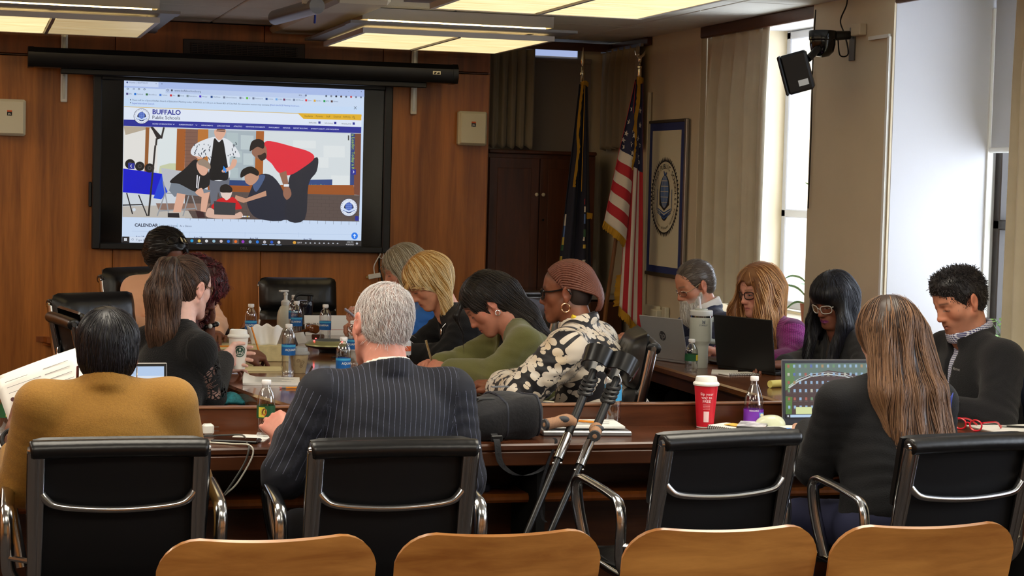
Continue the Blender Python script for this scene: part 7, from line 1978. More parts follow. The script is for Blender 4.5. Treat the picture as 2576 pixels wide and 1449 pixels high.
def collar_ring(R=.070, r=.010, hz=.012, d=.02, k=.012, tilt=.25, sy=1.1):
    def ex(F, mid, X, up, Fw, M, nk, nd):
        F.ring(nk+nd*d-Fw*.006, nrm(nd-Fw*-tilt*0), R, r, hz, k, '+', sy, Fw)
    return ex
def vneck(w=.05, depth=.25, w2=.012, ahead=.15):
    def cut(F, mid, X, up, Fw, M, nk, nd):
        F.cone(nk+Fw*.07+up*.03, mid-up*depth+Fw*ahead, w, w2, .008, '-', flat=(Fw, 2.2))
    return cut
def both(*fs):
    def g(*a):
        for f in fs: f(*a)
    return g
def lapels(w=.034, depth=.22, th=.010):
    def ex(F, mid, X, up, Fw, M, nk, nd):
        for q in (-1, 1):
            F.cone(nk+X*q*.062-Fw*.01+up*.012, mid+X*q*.052-up*.06+Fw*.118, .020, .026, .006, flat=(Fw, .5))
            F.cone(mid+X*q*.052-up*.06+Fw*.118, mid+X*q*.012-up*depth+Fw*.145, .026, .012, .006, flat=(Fw, .5))
    return ex
def earring(p, side, kind='hoop', r=.018, m_=None, tube=.0022):
    T = lambda q: Vector(tuple(p['_RH'] @ (A_(*q)*p.get('hs', 1.))+p['_hc']-p['_base'])); c = (side*.083, -.004, -.035)
    if kind == 'hoop': P = [T((c[0], c[1]+r*math.sin(a)*1.0, c[2]-r+r*math.cos(a))) for a in [2*PI*i/24 for i in range(24)]]; mb = MB().tube(P, tube, 8, closed=True)
    else: mb = MB().tube([T((c[0], c[1], c[2]+.006)), T((c[0]+side*.003, c[1], c[2]-.008))], [.004, .003], 8)
    return mb.build('earring', m_ if m_ else m_goldj, p['_o'])
def Wl(p, q): return Vector(q)-Vector(tuple(p['_base']))

# ================================================================== THE CAST
# ---- mustard jacket, seen from behind
p = dict(label='person in a mustard jacket with short black hair, seen from behind', face_yaw=0, head=(4, -8, 0), hs=1.0, hres=.005, skin=(120, 76, 56), brow=(20, 16, 14),
  J=dict(head=(.369, 5.47, 1.078), neck=(.362, 5.43, .975), shL=(.185, 5.42, .935), shR=(.545, 5.42, .940), elL=(.135, 5.52, .70), elR=(.615, 5.56, .70), wrL=(.115, 5.86, .800), wrR=(.53, 5.90, .79), pel=(.385, 5.40, .56)),
  handL=('grip', (.25, .3, .9), (.9, .3, -.2)), handR=('type', (-.3, .95, 0), (0, 0, -1)), w=1.1, d=1.05, aw=1.05, neckhole=.052)
person(p)
cloth_part('jacket', p, .016, m_must, p['_o'], extra=collar_ring(.066, .011, .016, .016), amp=.0022, seed=1, sleeve=.55)
F = Field((-.13, -.15, -.13), (.13, .13, .16), .006); cap(F, p, .016); F.ell(p['_Rl'] @ A_(0, -.045, -.02), (.074, .062, .070), .02, '+', p['_Rl']); face_cut(F, p, k=.01); ear_cut(F, p, .046); nape_cut(F, p, -.085)
add_hair(p, F, [(14, 13, 15), (22, 20, 24), (34, 32, 40)], [strands(F, seeds_on(F, 900, 1), flow_part(p, (0, -.06, .12), .0), 7, .011, .0011, .001, 1, drop=False)], seed=1)
earring(p, -1, 'hoop', .022, mat('amber hoop', (96, 36, 32), .3), .0035); earring(p, 1, 'hoop', .022, m_goldj, .0012)
MB().tube([Wl(p, (.118+.034*math.cos(a), 5.80+.030*math.sin(a)*.5, .790+.030*math.sin(a))) for a in [2*PI*i/20 for i in range(20)]], .007, 8, closed=True).build('watch_band', m_black, p['_o'])

# ---- white-haired person in the pinstripe suit
p = dict(label='white-haired person in a dark pinstripe suit, seen from behind', face_yaw=-6, head=(-14, -10, 9), hs=1.04, hres=.005, skin=(206, 142, 124), brow=(190, 180, 170), scalp=((214, 172, 160), .5), neckw=1.08,
  J=dict(head=(1.187, 5.56, 1.153), neck=(1.195, 5.51, 1.01), shL=(.995, 5.46, .955), shR=(1.388, 5.50, .955), elL=(.885, 5.45, .725), elR=(1.425, 5.46, .70), wrL=(.970, 5.90, .778), wrR=(1.37, 5.90, .775), pel=(1.14, 5.36, .56)),
  handL=('cup', (-.50, .75, .42), (.45, .75, -.35)), handscale=1.08, handR=('relax', (-.3, .95, 0), (0, 0, -1)), w=1.12, d=1.12, aw=1.14, neckhole=.060)
person(p)
cloth_part('suit_jacket', p, .016, m_pin, p['_o'], extra=collar_ring(.068, .010, .018, .010), amp=.0035, seed=2, h=.007)
cloth_part('shirt', p, .004, m_shirt, p['_o'], arms=False, extra=collar_ring(.069, .006, .014, .022), amp=0, seed=2, h=.007)
for s in 'L': MB().tube([Wl(p, A_(*p['J']['wrL'])*(1-t)+A_(*p['J']['elL'])*t) for t in (-.02, .10)], [.031, .033], 16).build('shirt_cuff', m_shirt, p['_o'])
F = Field((-.12, -.14, -.13), (.12, .13, .15), .006); cap(F, p, .004); face_cut(F, p, k=.01); ear_cut(F, p, .034); nape_cut(F, p, -.085)
def fl(P, p=p): c = p['_Rl'] @ A_(.015, -.06, .10); d = P-c; sw = np.stack([-d[:, 1], d[:, 0], 0*d[:, 0]], 1); return nrm_rows(d)+.5*nrm_rows(sw)+A_(0, 0, -.5)
add_hair(p, F, [(168, 158, 154), (206, 200, 198), (236, 232, 230)], [strands(F, seeds_on(F, 3600, 2), fl, 4, .0065, .0007, .004, 2, jit=.35)], (196, 172, 164), seed=2)
MB().tube([Wl(p, A_(.905, 6.025, .838)+A_(.006*math.cos(a), .0, .010*math.sin(a))) for a in [2*PI*i/14 for i in range(14)]], .003, 6, closed=True).build('ring', m_goldj, p['_o'])

# ---- very long brown hair, dark cardigan
p = dict(label='person with very long straight brown hair in a dark cardigan, seen from behind', face_yaw=-4, head=(-8, -12, 0), hs=.98, hres=.006, skin=(206, 160, 138), brow=(80, 58, 40),
  J=dict(head=(2.833, 5.47, 1.125), neck=(2.822, 5.41, 1.0), shL=(2.640, 5.42, .925), shR=(2.985, 5.42, .925), elL=(2.605, 5.50, .705), elR=(3.045, 5.50, .70), wrL=(2.735, 5.84, .785), wrR=(2.98, 5.86, .785), pel=(2.81, 5.33, .56)),
  handL=('type', (.3, .95, -.05), (0, 0, -1)), handR=('type', (-.2, .95, -.05), (0, 0, -1)), w=1.0, d=1.0, legmat=mat('navy trousers', (28, 32, 62), .8))
person(p)
cloth_part('cardigan', p, .014, m_bcard, p['_o'], amp=.003, seed=3)
bl_ = cloth_part('blouse', p, .006, m_rblue, p['_o'], arms=False, amp=0, seed=3, h=.012)
MB().grid(lambda u, v: Wl(p, (2.995+.035*math.sin(u*PI)-.012*v, 5.40-.05+.13*u, .95-.20*v+.02*math.sin(u*6))), 8, 10, thick=.008).build('blouse_side', m_rblue, p['_o'], sharp=None)
F = Field((-.20, -.27, -.44), (.22, .13, .16), .008); cap(F, p, .024)
for x0, x1, x2, y2 in ((-.07, -.085, -.05, -.185), (-.03, -.035, .01, -.195), (.02, .03, .07, -.195), (.065, .085, .125, -.185)): F.cone((x0, -.05, .03), (x1, -.125, -.16), .048, .048, .03); F.cone((x1, -.125, -.16), (x2, y2, -.41), .046, .036, .03)
face_cut(F, p, rx=.075)
F.warp(lambda X, Y, Z: .004*np.sin(X*95+2*np.sin(Z*6))*(Z < .05))
add_hair(p, F, [(52, 34, 24), (82, 56, 38), (116, 82, 56), (140, 104, 74)], [strands(F, seeds_on(F, 1500, 3, lambda V: V[:, 1] < .05), flow_part(p, (.01, .0, .13), .1), 16, .02, .0012, .002, 3, jit=.06), strands(F, seeds_on(F, 260, 5, lambda V: (V[:, 2] < -.25)), flow_part(p, (.01, .0, .13), .1), 9, .016, .0011, .004, 5, jit=.12)], (48, 32, 23), seed=3)

# ---- ponytail and black crochet top
p = dict(label='person with a long brown ponytail in a black lace-sleeved top', face_yaw=52, head=(50, -10, 0), hs=1.0, skin=(226, 182, 168), brow=(60, 42, 34),
  J=dict(head=(.808, 7.46, 1.148), neck=(.775, 7.41, 1.01), shL=(.660, 7.50, .925), shR=(.830, 7.235, .925), elL=(.80, 7.74, .735), elR=(.895, 7.37, .735), wrL=(1.0, 7.86, .79), wrR=(.982, 7.66, .850), pel=(.665, 7.30, .56)),
  handR=('cup', (.55, .83, .05), (.83, -.55, 0)), handL=('relax', (.8, .6, 0), (0, 0, -1)), w=.98, d=.95, open=.4, thigh=.30)
person(p)
cloth_part('knit_top', p, .013, m_lace, p['_o'], amp=.002, seed=4)
F = Field((-.13, -.15, -.12), (.13, .13, .16), .006); cap(F, p, .009); face_cut(F, p); ear_cut(F, p, .042); nape_cut(F, p, -.06)
tie = p['_Rl'] @ A_(0, -.085, .085)
def fl(P, tie=tie): return nrm_rows(tie-P)
F2 = Field((-.14, -.26, -.36), (.14, .0, .18), .007)
for a, b, r0, r1 in (((0, -.085, .085), (.01, -.115, .075), .036, .052), ((.01, -.115, .075), (.015, -.15, -.02), .052, .068), ((.015, -.15, -.02), (.02, -.155, -.16), .068, .060), ((.02, -.155, -.16), (.01, -.15, -.28), .058, .024)): F2.cone(a, b, r0, r1, .03)
F2.warp(lambda X, Y, Z: .004*np.sin(X*110+Y*60+2*np.sin(Z*9)))
HC = [(44, 30, 24), (70, 50, 40), (104, 78, 62)]
add_hair(p, F, HC, [strands(F, seeds_on(F, 800, 4, lambda V: np.linalg.norm(V-tie, axis=1) > .03), fl, 8, .010, .001, .001, 4, jit=.05, drop=False)], (42, 29, 24), seed=4)
add_hair(p, F2, HC, [strands(F2, seeds_on(F2, 700, 6), lambda P: np.stack([0*P[:, 0], -np.clip(P[:, 2]-.06, 0, 1)*8, -np.ones(len(P))], 1), 14, .016, .0012, .002, 6, jit=.1)], (42, 29, 24), 'ponytail', seed=6)
eyeglasses(p, mat('thin gold frame', (120, 96, 70), .3, .8))
MB().tube(smooth([Wl(p, (.735, 7.355, 1.01)), Wl(p, (.80, 7.355, 1.005)), Wl(p, (.845, 7.40, .97))], 5), .004, 6).build('lanyard', mat('blue lanyard', (58, 66, 150), .6), p['_o'])
MB().grid(lambda u, v: Wl(p, (.93+.10*u, 7.36+.12*v, .715+.03*math.sin(u*3)*math.sin(v*3))), 8, 8, thick=.02).build('patterned_skirt', mat('teal patterned cloth', (40, 120, 130), .8, var=(90, .5)), p['_o'], sharp=None)
MB().grid(lambda u, v: Wl(p, (1.0+.04*u, 7.88+.07*v, .78+.05*u-.01*v)), 5, 5, thick=.01).build('white_cuff', m_shirt, p['_o'], sharp=None)

# ---- burgundy curls
p = dict(label='person with burgundy curly hair resting the head on one hand', face_yaw=95, head=(112, -28, 0), hs=.98, skin=(112, 70, 54), brow=(20, 14, 12),
  J=dict(head=(.952, 8.46, 1.075), neck=(.905, 8.42, .97), shL=(.875, 8.62, .90), shR=(.88, 8.24, .90), elL=(1.03, 8.60, .79), elR=(.99, 8.22, .80), wrL=(1.03, 8.56, .965), wrR=(1.155, 8.335, .805), pel=(.72, 8.42, .56)),
  handR=('pen', (.93, .25, -.1), (.3, .4, -.85)), handL=('relax', (-.1, -.2, .95), (-.9, -.3, 0)), w=.95, thigh=.26)
person(p)
cloth_part('blouse', p, .012, m_burg, p['_o'], amp=.003, seed=5, sleeve=.05)
F = Field((-.19, -.2, -.22), (.19, .16, .2), .009); cap(F, p, .045, .04); F.ell((0, -.03, -.06), (.125, .10, .12), .04); face_cut(F, p, rx=.07, ry=.095)
F.warp(lambda X, Y, Z: .012*np.sin(X*85)*np.sin(Y*85+1)*np.sin(Z*80)+.006*np.sin(X*170+Z*90)*np.sin(Y*150+Z*120))
def fl(P): return np.stack([.9*np.sin(P[:, 2]*240+P[:, 1]*60), .9*np.cos(P[:, 2]*240+P[:, 0]*60), -np.ones(len(P))*.8], 1)
add_hair(p, F, [(52, 14, 20), (84, 22, 32), (112, 34, 44)], [strands(F, seeds_on(F, 1100, 7), fl, 12, .007, .0016, .006, 7, jit=.2, drop=False)], (48, 14, 20), seed=7)
for k in range(12):
    a = 2*PI*k/12; MB().ball(Wl(p, (1.03+.036*math.cos(a), 8.57+.032*math.sin(a), .915+.008*math.cos(a))), .011, nu=10, nv=8).build('bracelet_bead', m_black if k % 3 else m_wplast, p['_o'])

# ---- peach jacket, sunglasses on top of the head
p = dict(label='person in a peach jacket with sunglasses pushed up on black hair', face_yaw=140, head=(150, -22, 0), hs=1.0, skin=(120, 76, 56), brow=(20, 16, 14),
  J=dict(head=(.960, 9.92, 1.165), neck=(.965, 9.98, 1.045), shL=(1.115, 9.86, .985), shR=(.815, 10.03, .985), elL=(1.19, 9.66, .83), elR=(.765, 9.88, .80), wrL=(1.17, 9.48, .80), wrR=(1.0, 9.70, .80), pel=(.94, 10.10, .56)),
  handL=('relax', (-.2, -.95, 0), (0, 0, -1)), handR=('relax', (.4, -.9, 0), (0, 0, -1)), w=1.05, thigh=.25)
person(p)
cloth_part('jacket', p, .016, m_peach, p['_o'], extra=collar_ring(.07, .010, .014, .014), amp=.004, seed=6)
F = Field((-.17, -.17, -.15), (.17, .15, .18), .008); cap(F, p, .034); face_cut(F, p, z=-.02, rz=.105, rx=.078, ry=.10); F.warp(lambda X, Y, Z: .006*np.sin(X*90+Y*40)*np.sin(Z*60))
add_hair(p, F, [(14, 12, 13), (24, 21, 22), (40, 36, 38)], [strands(F, seeds_on(F, 700, 8), lambda P: nrm_rows(P)*.3+A_(.3, -1, -.2), 6, .011, .0014, .002, 8, jit=.12, drop=False)], seed=8)
q = dict(p); q['_RH'] = p['_RH'] @ rotx(.95); eyeglasses(q, mat('black sunglass frame', (14, 12, 14), .25), .056, .044, .0035, thin_glass('dark lens', (.12, .10, .10), .12), .003, .150, .02, 'sunglasses')

# ---- grey bob, cobalt top, holding a phone
p = dict(label='person with a silver-blonde bob in a cobalt blue top holding a phone', face_yaw=-88, head=(-84, -20, 0), hs=1.0, hres=.0038, skin=(206, 146, 122), brow=(150, 124, 100), lip=(170, 92, 88),
  J=dict(head=(2.130, 9.45, 1.128), neck=(2.215, 9.46, .99), shL=(2.225, 9.27, .915), shR=(2.255, 9.65, .915), elL=(2.06, 9.22, .80), elR=(2.10, 9.66, .79), wrL=(1.92, 9.27, .845), wrR=(1.95, 9.46, .84), pel=(2.50, 9.55, .56)),
  handL=('cup', (-.85, .15, .30), (.25, .3, .75)), handR=('pen', (-.9, -.25, .3), (-.2, -.3, -.9)), w=.98, bust=1., thigh=.33)
person(p)
cloth_part('blouse', p, .012, m_bluet, p['_o'], amp=.005, seed=7, sleeve=.55)
def bob(p, t, zlen, wid, n, seed, front=.03, yb=-.04, cut=(.108, .085, .085), part=(.01, .06, .13), jit=.06):
    F = Field((-.16, -.18, -.25), (.16, .15, .17), .007); cap(F, p, t); Rl = p['_Rl']
    for q in (-1, 1):
        F.cone(Rl @ A_(q*.068, front-.02, .05), A_(q*wid, front-.03, zlen), .026, .014, .03); F.cone(Rl @ A_(q*.070, yb, .02), A_(q*wid, yb, zlen), .038, .020, .03)
    F.cone(Rl @ A_(0, -.09, .02), A_(0, -.09, zlen), .045, .022, .04); F.cone(A_(-wid*.7, -.075, zlen), A_(wid*.7, -.075, zlen), .022, .022, .03)
    face_cut(F, p, z=-.05, rz=.12, y=cut[0], ry=cut[1], rx=cut[2]); F.warp(lambda X, Y, Z: .0025*np.sin(X*120+Y*100+2*np.sin(Z*10))*(Z < .08))
    return F, [strands(F, seeds_on(F, n, seed), flow_part(p, part, .12), 13, .0125, .0011, .002, seed, jit=jit)]
F, st_ = bob(p, .022, -.10, .076, 1100, 9, front=.032, cut=(.11, .085, .10))
add_hair(p, F, [(112, 102, 84), (160, 148, 122), (196, 188, 168)], st_, (132, 120, 98), seed=9)

# ---- golden blonde bob, black cardigan
p = dict(label='person with golden blonde bob in a black cardigan looking down', face_yaw=-88, head=(-90, -38, 0), hs=1.0, hres=.0038, skin=(214, 152, 122), brow=(140, 104, 70), lip=(176, 96, 88),
  J=dict(head=(2.058, 8.60, 1.118), neck=(2.150, 8.61, .995), shL=(2.190, 8.41, .925), shR=(2.225, 8.80, .925), elL=(2.10, 8.38, .795), elR=(2.07, 8.84, .79), wrL=(1.945, 8.62, .785), wrR=(1.93, 8.80, .785), pel=(2.46, 8.68, .56)),
  handL=('relax', (-.7, .6, 0), (0, 0, -1)), handR=('relax', (-.9, -.2, 0), (0, 0, -1)), w=1.02, bust=1., thigh=.33)
person(p)
cloth_part('cardigan', p, .015, m_blackk, p['_o'], amp=.006, seed=8, cut=vneck(.052, .12, .02))
F, st_ = bob(p, .024, -.135, .080, 1300, 10, front=-.05, yb=-.075, cut=(.09, .098, .105))
lock = Field((-.16, -.05, -.16), (.16, .20, .12), .005); Rl = p['_Rl']
s0 = Rl @ A_(-.04, .075, .075); lock.cone(s0, s0+A_(-.012, .022, -.06), .010, .008, .01); lock.cone(s0+A_(-.012, .022, -.06), s0+A_(-.03, .0, -.135), .008, .002, .01)
add_hair(p, F, [(150, 104, 44), (206, 158, 82), (236, 200, 136), (246, 226, 180)], st_, (176, 128, 60), seed=10)
add_hair(p, lock, [(190, 144, 72), (226, 186, 116)], [strands(lock, seeds_on(lock, 60, 11), G_down, 7, .012, .001, .001, 11, jit=.05)], (200, 152, 80), 'front_lock', seed=11)
MB().tube(smooth([Wl(p, (2.21, 8.50, 1.02)), Wl(p, (2.145, 8.485, .965)), Wl(p, (2.105, 8.50, .915))], 6), .003, 6).build('necklace', m_silj, p['_o'])
MB().ball(Wl(p, (2.098, 8.495, .893)), (.006, .010, .020)).build('pendant', m_silj, p['_o'])

# ---- dark hair, olive blazer, writing
p = dict(label='person with dark hair in an olive blazer bending over a pen', face_yaw=-85, head=(-80, -42, 4), hs=1.04, hres=.0038, skin=(196, 132, 108), brow=(36, 26, 22), lip=(176, 84, 84), face=dict(full=.010),
  J=dict(head=(2.135, 7.80, 1.070), neck=(2.235, 7.77, .985), shL=(2.235, 7.575, .915), shR=(2.275, 7.95, .91), elL=(2.10, 7.50, .80), elR=(2.05, 7.97, .795), wrL=(1.945, 7.72, .795), wrR=(1.945, 7.90, .80), pel=(2.55, 7.85, .56)),
  handL=('fist', (-.85, .5, .05), (.35, .6, -.6)), handR=('pen', (-.9, -.35, .05), (-.1, -.5, -.8)), w=1.12, d=1.12, bust=1.2, aw=1.12, thigh=.34)
person(p)
cloth_part('blazer', p, .016, m_olive, p['_o'], amp=.006, seed=9, extra=lapels(depth=.3), cut=vneck(.062, .34, .035, .19))
cloth_part('top', p, .004, m_blackt, p['_o'], arms=False, amp=.002, seed=9, cut=vneck(.045, .10, .02), h=.012)
Rl = p['_Rl']; F = Field((-.16, -.30, -.26), (.16, .16, .17), .007); cap(F, p, .018); face_cut(F, p); 
for q in (-1, 1): F.ell(Rl @ A_(q*.09, .0, -.025), (.03, .030, .045), .01, '-', Rl)
F.cone(Rl @ A_(0, -.09, .0), A_(0, -.15, -.06), .06, .062, .04); F.cone(A_(0, -.15, -.06), A_(-.02, -.23, -.16), .06, .045, .04); F.cone(A_(-.02, -.23, -.16), A_(-.03, -.265, -.22), .045, .02, .03); F.warp(lambda X, Y, Z: .003*np.sin(X*90+Y*70+2*np.sin(Z*9)))
def fl(P, Rl=Rl): c = Rl @ A_(.01, .07, .12); d = P-c; d[:, 2] *= .3; return nrm_rows(d)*.8+A_(0, -.5, -.8)
add_hair(p, F, [(18, 15, 14), (30, 25, 23), (52, 44, 38)], [strands(F, seeds_on(F, 1100, 12), fl, 13, .014, .0011, .002, 12, jit=.08)], (20, 17, 16), seed=12)
fr_ = Field((-.12, -.02, -.16), (.12, .18, .14), .005); s0 = Rl @ A_(-.02, .078, .082); fr_.cone(s0, s0+A_(-.022, .025, -.055), .012, .010, .01); fr_.cone(s0+A_(-.022, .025, -.055), s0+A_(-.035, -.005, -.125), .010, .002, .01)
add_hair(p, fr_, [(18, 15, 14), (34, 28, 26)], [strands(fr_, seeds_on(fr_, 90, 13), G_down, 8, .012, .001, .002, 13, jit=.1)], (20, 17, 16), 'fringe_lock', seed=13)
earring(p, -1, 'hoop', .010, m_silj, .0022)
tb_ = thing('ballpoint_pen', 'silver and gold pen held upright by the olive blazer person', 'pen', (1.875, 7.82, .84)); MB().tube([(.022, 0, -.035), (-.012, -.008, .075)], [.005, .0055], 10).build('barrel', mat('steel gold', (196, 186, 150), .25, .9), tb_); MB().tube([(.030, .002, -.062), (.022, 0, -.035)], [.001, .005], 10).build('tip', m_goldj, tb_); MB().tube([(-.012, -.014, .07), (-.002, -.014, .035)], .0015, 6).build('clip', m_goldj, tb_)

# ---- cornrow braids, floral blouse
p = dict(label='person with reddish cornrow braids and black glasses in a floral blouse', face_yaw=-62, head=(-62, -6, 0), hs=1.0, hres=.0038, skin=(126, 76, 52), brow=(26, 18, 14), lip=(110, 56, 52), scalp=((60, 38, 28), .85),
  J=dict(head=(2.250, 7.05, 1.168), neck=(2.285, 7.02, 1.045), shL=(2.190, 6.845, .965), shR=(2.420, 7.17, .965), elL=(2.02, 6.88, .795), elR=(2.20, 7.30, .79), wrL=(1.99, 7.10, .79), wrR=(2.03, 7.22, .79), pel=(2.50, 6.98, .56)),
  handL=('relax', (-.3, .9, 0), (0, 0, -1)), handR=('relax', (-.9, .3, 0), (0, 0, -1)), w=1.14, d=1.15, aw=1.2, bust=1.2, thigh=.34)
person(p)
cloth_part('blouse', p, .018, m_floral, p['_o'], amp=.007, seed=10, extra=collar_ring(.070, .009, .012, .012))
Rl = p['_Rl']; F = Field((-.15, -.22, -.14), (.15, .15, .17), .006); cap(F, p, .0015); face_cut(F, p, z=-.05, rz=.125); ear_cut(F, p, .044); nape_cut(F, p, -.075)
Fb = Field((-.13, -.19, -.13), (.13, .13, .17), .006); cap(Fb, p, .004); Fb.ell(Rl @ A_(0, -.095, -.02), (.058, .040, .062), .03, '+', Rl)
mbr = MB()
for i in range(30):
    a = (i/29-.5)*2; an = a*1.95; th = a*1.75
    K = [A_(.078*math.sin(an), .060*math.cos(an)+.018, .042+.062*math.cos(an)), A_(.088*math.sin(th), .0, .045+.085*math.cos(th)), A_(.080*math.sin(th*.96), -.075, .025+.075*math.cos(th)), A_(.046*math.sin(th), -.135, -.015+.045*math.cos(th)), A_(.030*math.sin(th*1.1), -.120, -.085+.012*math.cos(th))]
    P = np.array([tuple(q) for q in smooth([tuple(Rl @ q) for q in K], 14)])
    for _ in range(3): P = P-(Fb.sample(Fb.D, P)-.0045)[:, None]*Fb.normal(P)
    mbr.tube([Vector(tuple(q)) for q in to_world(p, P)], [.0044+.0018*abs(math.sin(k*1.35)) for k in range(len(P))], 6)
V, Q = F.mesh(); link('hair_base', np_mesh('hair_base', to_world(p, V), Q, mat('dark scalp hair', (40, 26, 20), .7)), p['_o'])
br_ = mbr.build('braids', mat('red brown braid', (104, 58, 42), .5, 0, .5, var=(240, .35)), p['_o'], sharp=None, kind='stuff')
eyeglasses(p, mat('glossy black acetate', (14, 13, 15), .15), .054, .042, .0032, None, .0035, .104, .006, up=True)
earring(p, -1, 'hoop', .017, mat('rose gold', (226, 186, 150), .2, 1.), .0032)
MB().tube(smooth([Wl(p, (2.24, 6.955, 1.085)), Wl(p, (2.29, 6.96, 1.065)), Wl(p, (2.31, 7.0, 1.05))], 4), .008, 8).build('hair_tie', mat('yellow tie', (226, 196, 40), .6), p['_o'])

# ---- white beard, navy suit
p = dict(label='person with a long white beard and wire glasses in a navy suit', face_yaw=-90, head=(-93, -24, 0), hs=1.03, hres=.0038, skin=(206, 142, 112), brow=(110, 96, 84), lip=(160, 90, 80), stubble=((206, 200, 192), .55), scalp=((96, 78, 64), .3), open=.15,
  J=dict(head=(3.600, 9.10, 1.086), neck=(3.655, 9.08, .955), shL=(3.690, 8.88, .885), shR=(3.690, 9.26, .885), elL=(3.60, 8.82, .79), elR=(3.56, 9.36, .785), wrL=(3.48, 8.90, .79), wrR=(3.43, 9.47, .79), pel=(3.87, 9.08, .56)),
  handL=('type', (-.95, .1, 0), (0, 0, -1)), handR=('relax', (-.9, .35, .05), (0, 0, -1)), w=1.08, d=1.1, aw=1.1)
person(p)
cloth_part('suit_jacket', p, .016, m_navy, p['_o'], amp=.004, seed=11, extra=both(lapels(depth=.3), collar_ring(.070, .010, .014, .010)), cut=vneck(.058, .30, .02, .18))
cloth_part('shirt', p, .005, m_shirt, p['_o'], arms=False, amp=.001, seed=11, extra=collar_ring(.073, .008, .018, .026), h=.008)
Rl = p['_Rl']; F = Field((-.12, -.13, -.12), (.12, .13, .16), .006); cap(F, p, .009); face_cut(F, p, z=-.03, rz=.118, y=.10, ry=.092, rx=.092); ear_cut(F, p, .044); nape_cut(F, p, -.065)
add_hair(p, F, [(66, 54, 46), (92, 80, 70), (132, 122, 112)], [strands(F, seeds_on(F, 900, 14), lambda P: np.tile(Rl @ A_(0, -1, -.25), (len(P), 1)), 4, .008, .0009, .002, 14, jit=.2, drop=False)], (84, 72, 62), seed=14)
B_ = Field((-.09, -.03, -.24), (.09, .15, .02), .0055)
for q in (-1, 1): B_.cone(Rl @ A_(q*.064, .012, -.03), Rl @ A_(q*.045, .055, -.085), .010, .020, .015); B_.cone(Rl @ A_(q*.030, .089, -.046), Rl @ A_(q*.006, .098, -.044), .006, .007, .006)
B_.ell(Rl @ A_(0, .06, -.09), (.05, .045, .035), .02, '+', Rl); B_.cone(Rl @ A_(0, .080, -.09), Rl @ A_(0, .09, -.135), .040, .040, .02); B_.cone(Rl @ A_(0, .09, -.135), Rl @ A_(0, .085, -.175), .038, .020, .02)
add_hair(p, B_, [(170, 162, 150), (206, 200, 188), (232, 228, 220)], [strands(B_, seeds_on(B_, 700, 15), lambda P: np.tile(Rl @ A_(0, .15, -1), (len(P), 1)), 6, .009, .0009, .002, 15, jit=.15)], (190, 182, 170), 'beard', seed=15)
eyeglasses(p, mat('silver wire', (176, 170, 160), .2, 1.), .046, .028, .0014, None, .0014, .101, .000)

# ---- long strawberry hair, magenta sweater
p = dict(label='person with long strawberry blonde hair in a magenta sweater', face_yaw=-95, head=(-104, -14, 0), hs=1.0, hres=.0038, skin=(222, 158, 136), brow=(132, 92, 64), lip=(186, 96, 96), open=.45,
  J=dict(head=(3.720, 8.55, 1.092), neck=(3.765, 8.56, .963), shL=(3.830, 8.38, .895), shR=(3.790, 8.74, .895), elL=(3.78, 8.27, .785), elR=(3.70, 8.78, .785), wrL=(3.60, 8.13, .79), wrR=(3.53, 8.56, .79), pel=(3.98, 8.52, .56)),
  handL=('type', (-.9, -.1, 0), (0, 0, -1)), handR=('fist', (-.9, -.2, .2), (0, .2, -.9)), w=1.08, d=1.05, bust=1.1, aw=1.05)
person(p)
cloth_part('sweater', p, .014, m_waffle, p['_o'], amp=.005, seed=12)
Rl = p['_Rl']; F = Field((-.20, -.20, -.40), (.20, .16, .17), .008); cap(F, p, .026)
for q in (-1, 1):
    F.cone(Rl @ A_(q*.066, .02, .07), A_(q*.100, .050, -.10), .032, .042, .03); F.cone(A_(q*.100, .050, -.10), A_(q*.100, .085, -.32), .044, .022, .03); F.cone(Rl @ A_(q*.07, -.04, .02), A_(q*.105, -.02, -.20), .04, .045, .04); F.cone(A_(q*.105, -.02, -.20), A_(q*.115, .0, -.34), .044, .018, .03)
F.cone(Rl @ A_(0, -.09, .0), A_(0, -.10, -.22), .06, .05, .04); face_cut(F, p, z=-.045, rz=.12, rx=.080, ry=.115); F.warp(lambda X, Y, Z: .005*np.sin(X*90+Y*70+2*np.sin(Z*7))*(Z < .05))
add_hair(p, F, [(98, 60, 30), (150, 98, 52), (190, 134, 80), (220, 176, 124)], [strands(F, seeds_on(F, 1500, 16, lambda V: (V[:, 1] < .05) | (np.abs(V[:, 0]) > .06) | (V[:, 2] > .10)), flow_part(p, (-.01, .05, .13), .05), 17, .018, .0012, .003, 16, jit=.08)], (122, 78, 42), seed=16)
eyeglasses(p, mat('dark brown acetate', (44, 30, 28), .25), .050, .036, .0024, None, .0024)

# ---- black bangs, clear glasses, charcoal top
p = dict(label='person with long black hair, blunt bangs and clear-framed glasses', face_yaw=-100, head=(-112, -22, 0), hs=1.0, hres=.0038, skin=(132, 82, 62), brow=(20, 15, 14), lip=(130, 46, 116), lipk=.95, open=.3,
  J=dict(head=(3.858, 8.00, 1.082), neck=(3.900, 8.01, .95), shL=(3.955, 7.83, .88), shR=(3.915, 8.18, .88), elL=(3.90, 7.74, .76), elR=(3.82, 8.20, .78), wrL=(3.70, 7.70, .79), wrR=(3.60, 7.97, .79), pel=(4.06, 7.97, .56)),
  handL=('type', (-.9, 0, 0), (0, 0, -1)), handR=('type', (-.95, -.1, 0), (0, 0, -1)), w=1.06, d=1.06, bust=1.4)
person(p)
cloth_part('jacket', p, .016, m_grey, p['_o'], amp=.005, seed=13, cut=vneck(.06, .34, .05, .2))
cloth_part('top', p, .004, mat('taupe ribbed knit', (74, 66, 60), .85, bump=(160, .6)), p['_o'], arms=False, amp=.001, seed=13, h=.012)
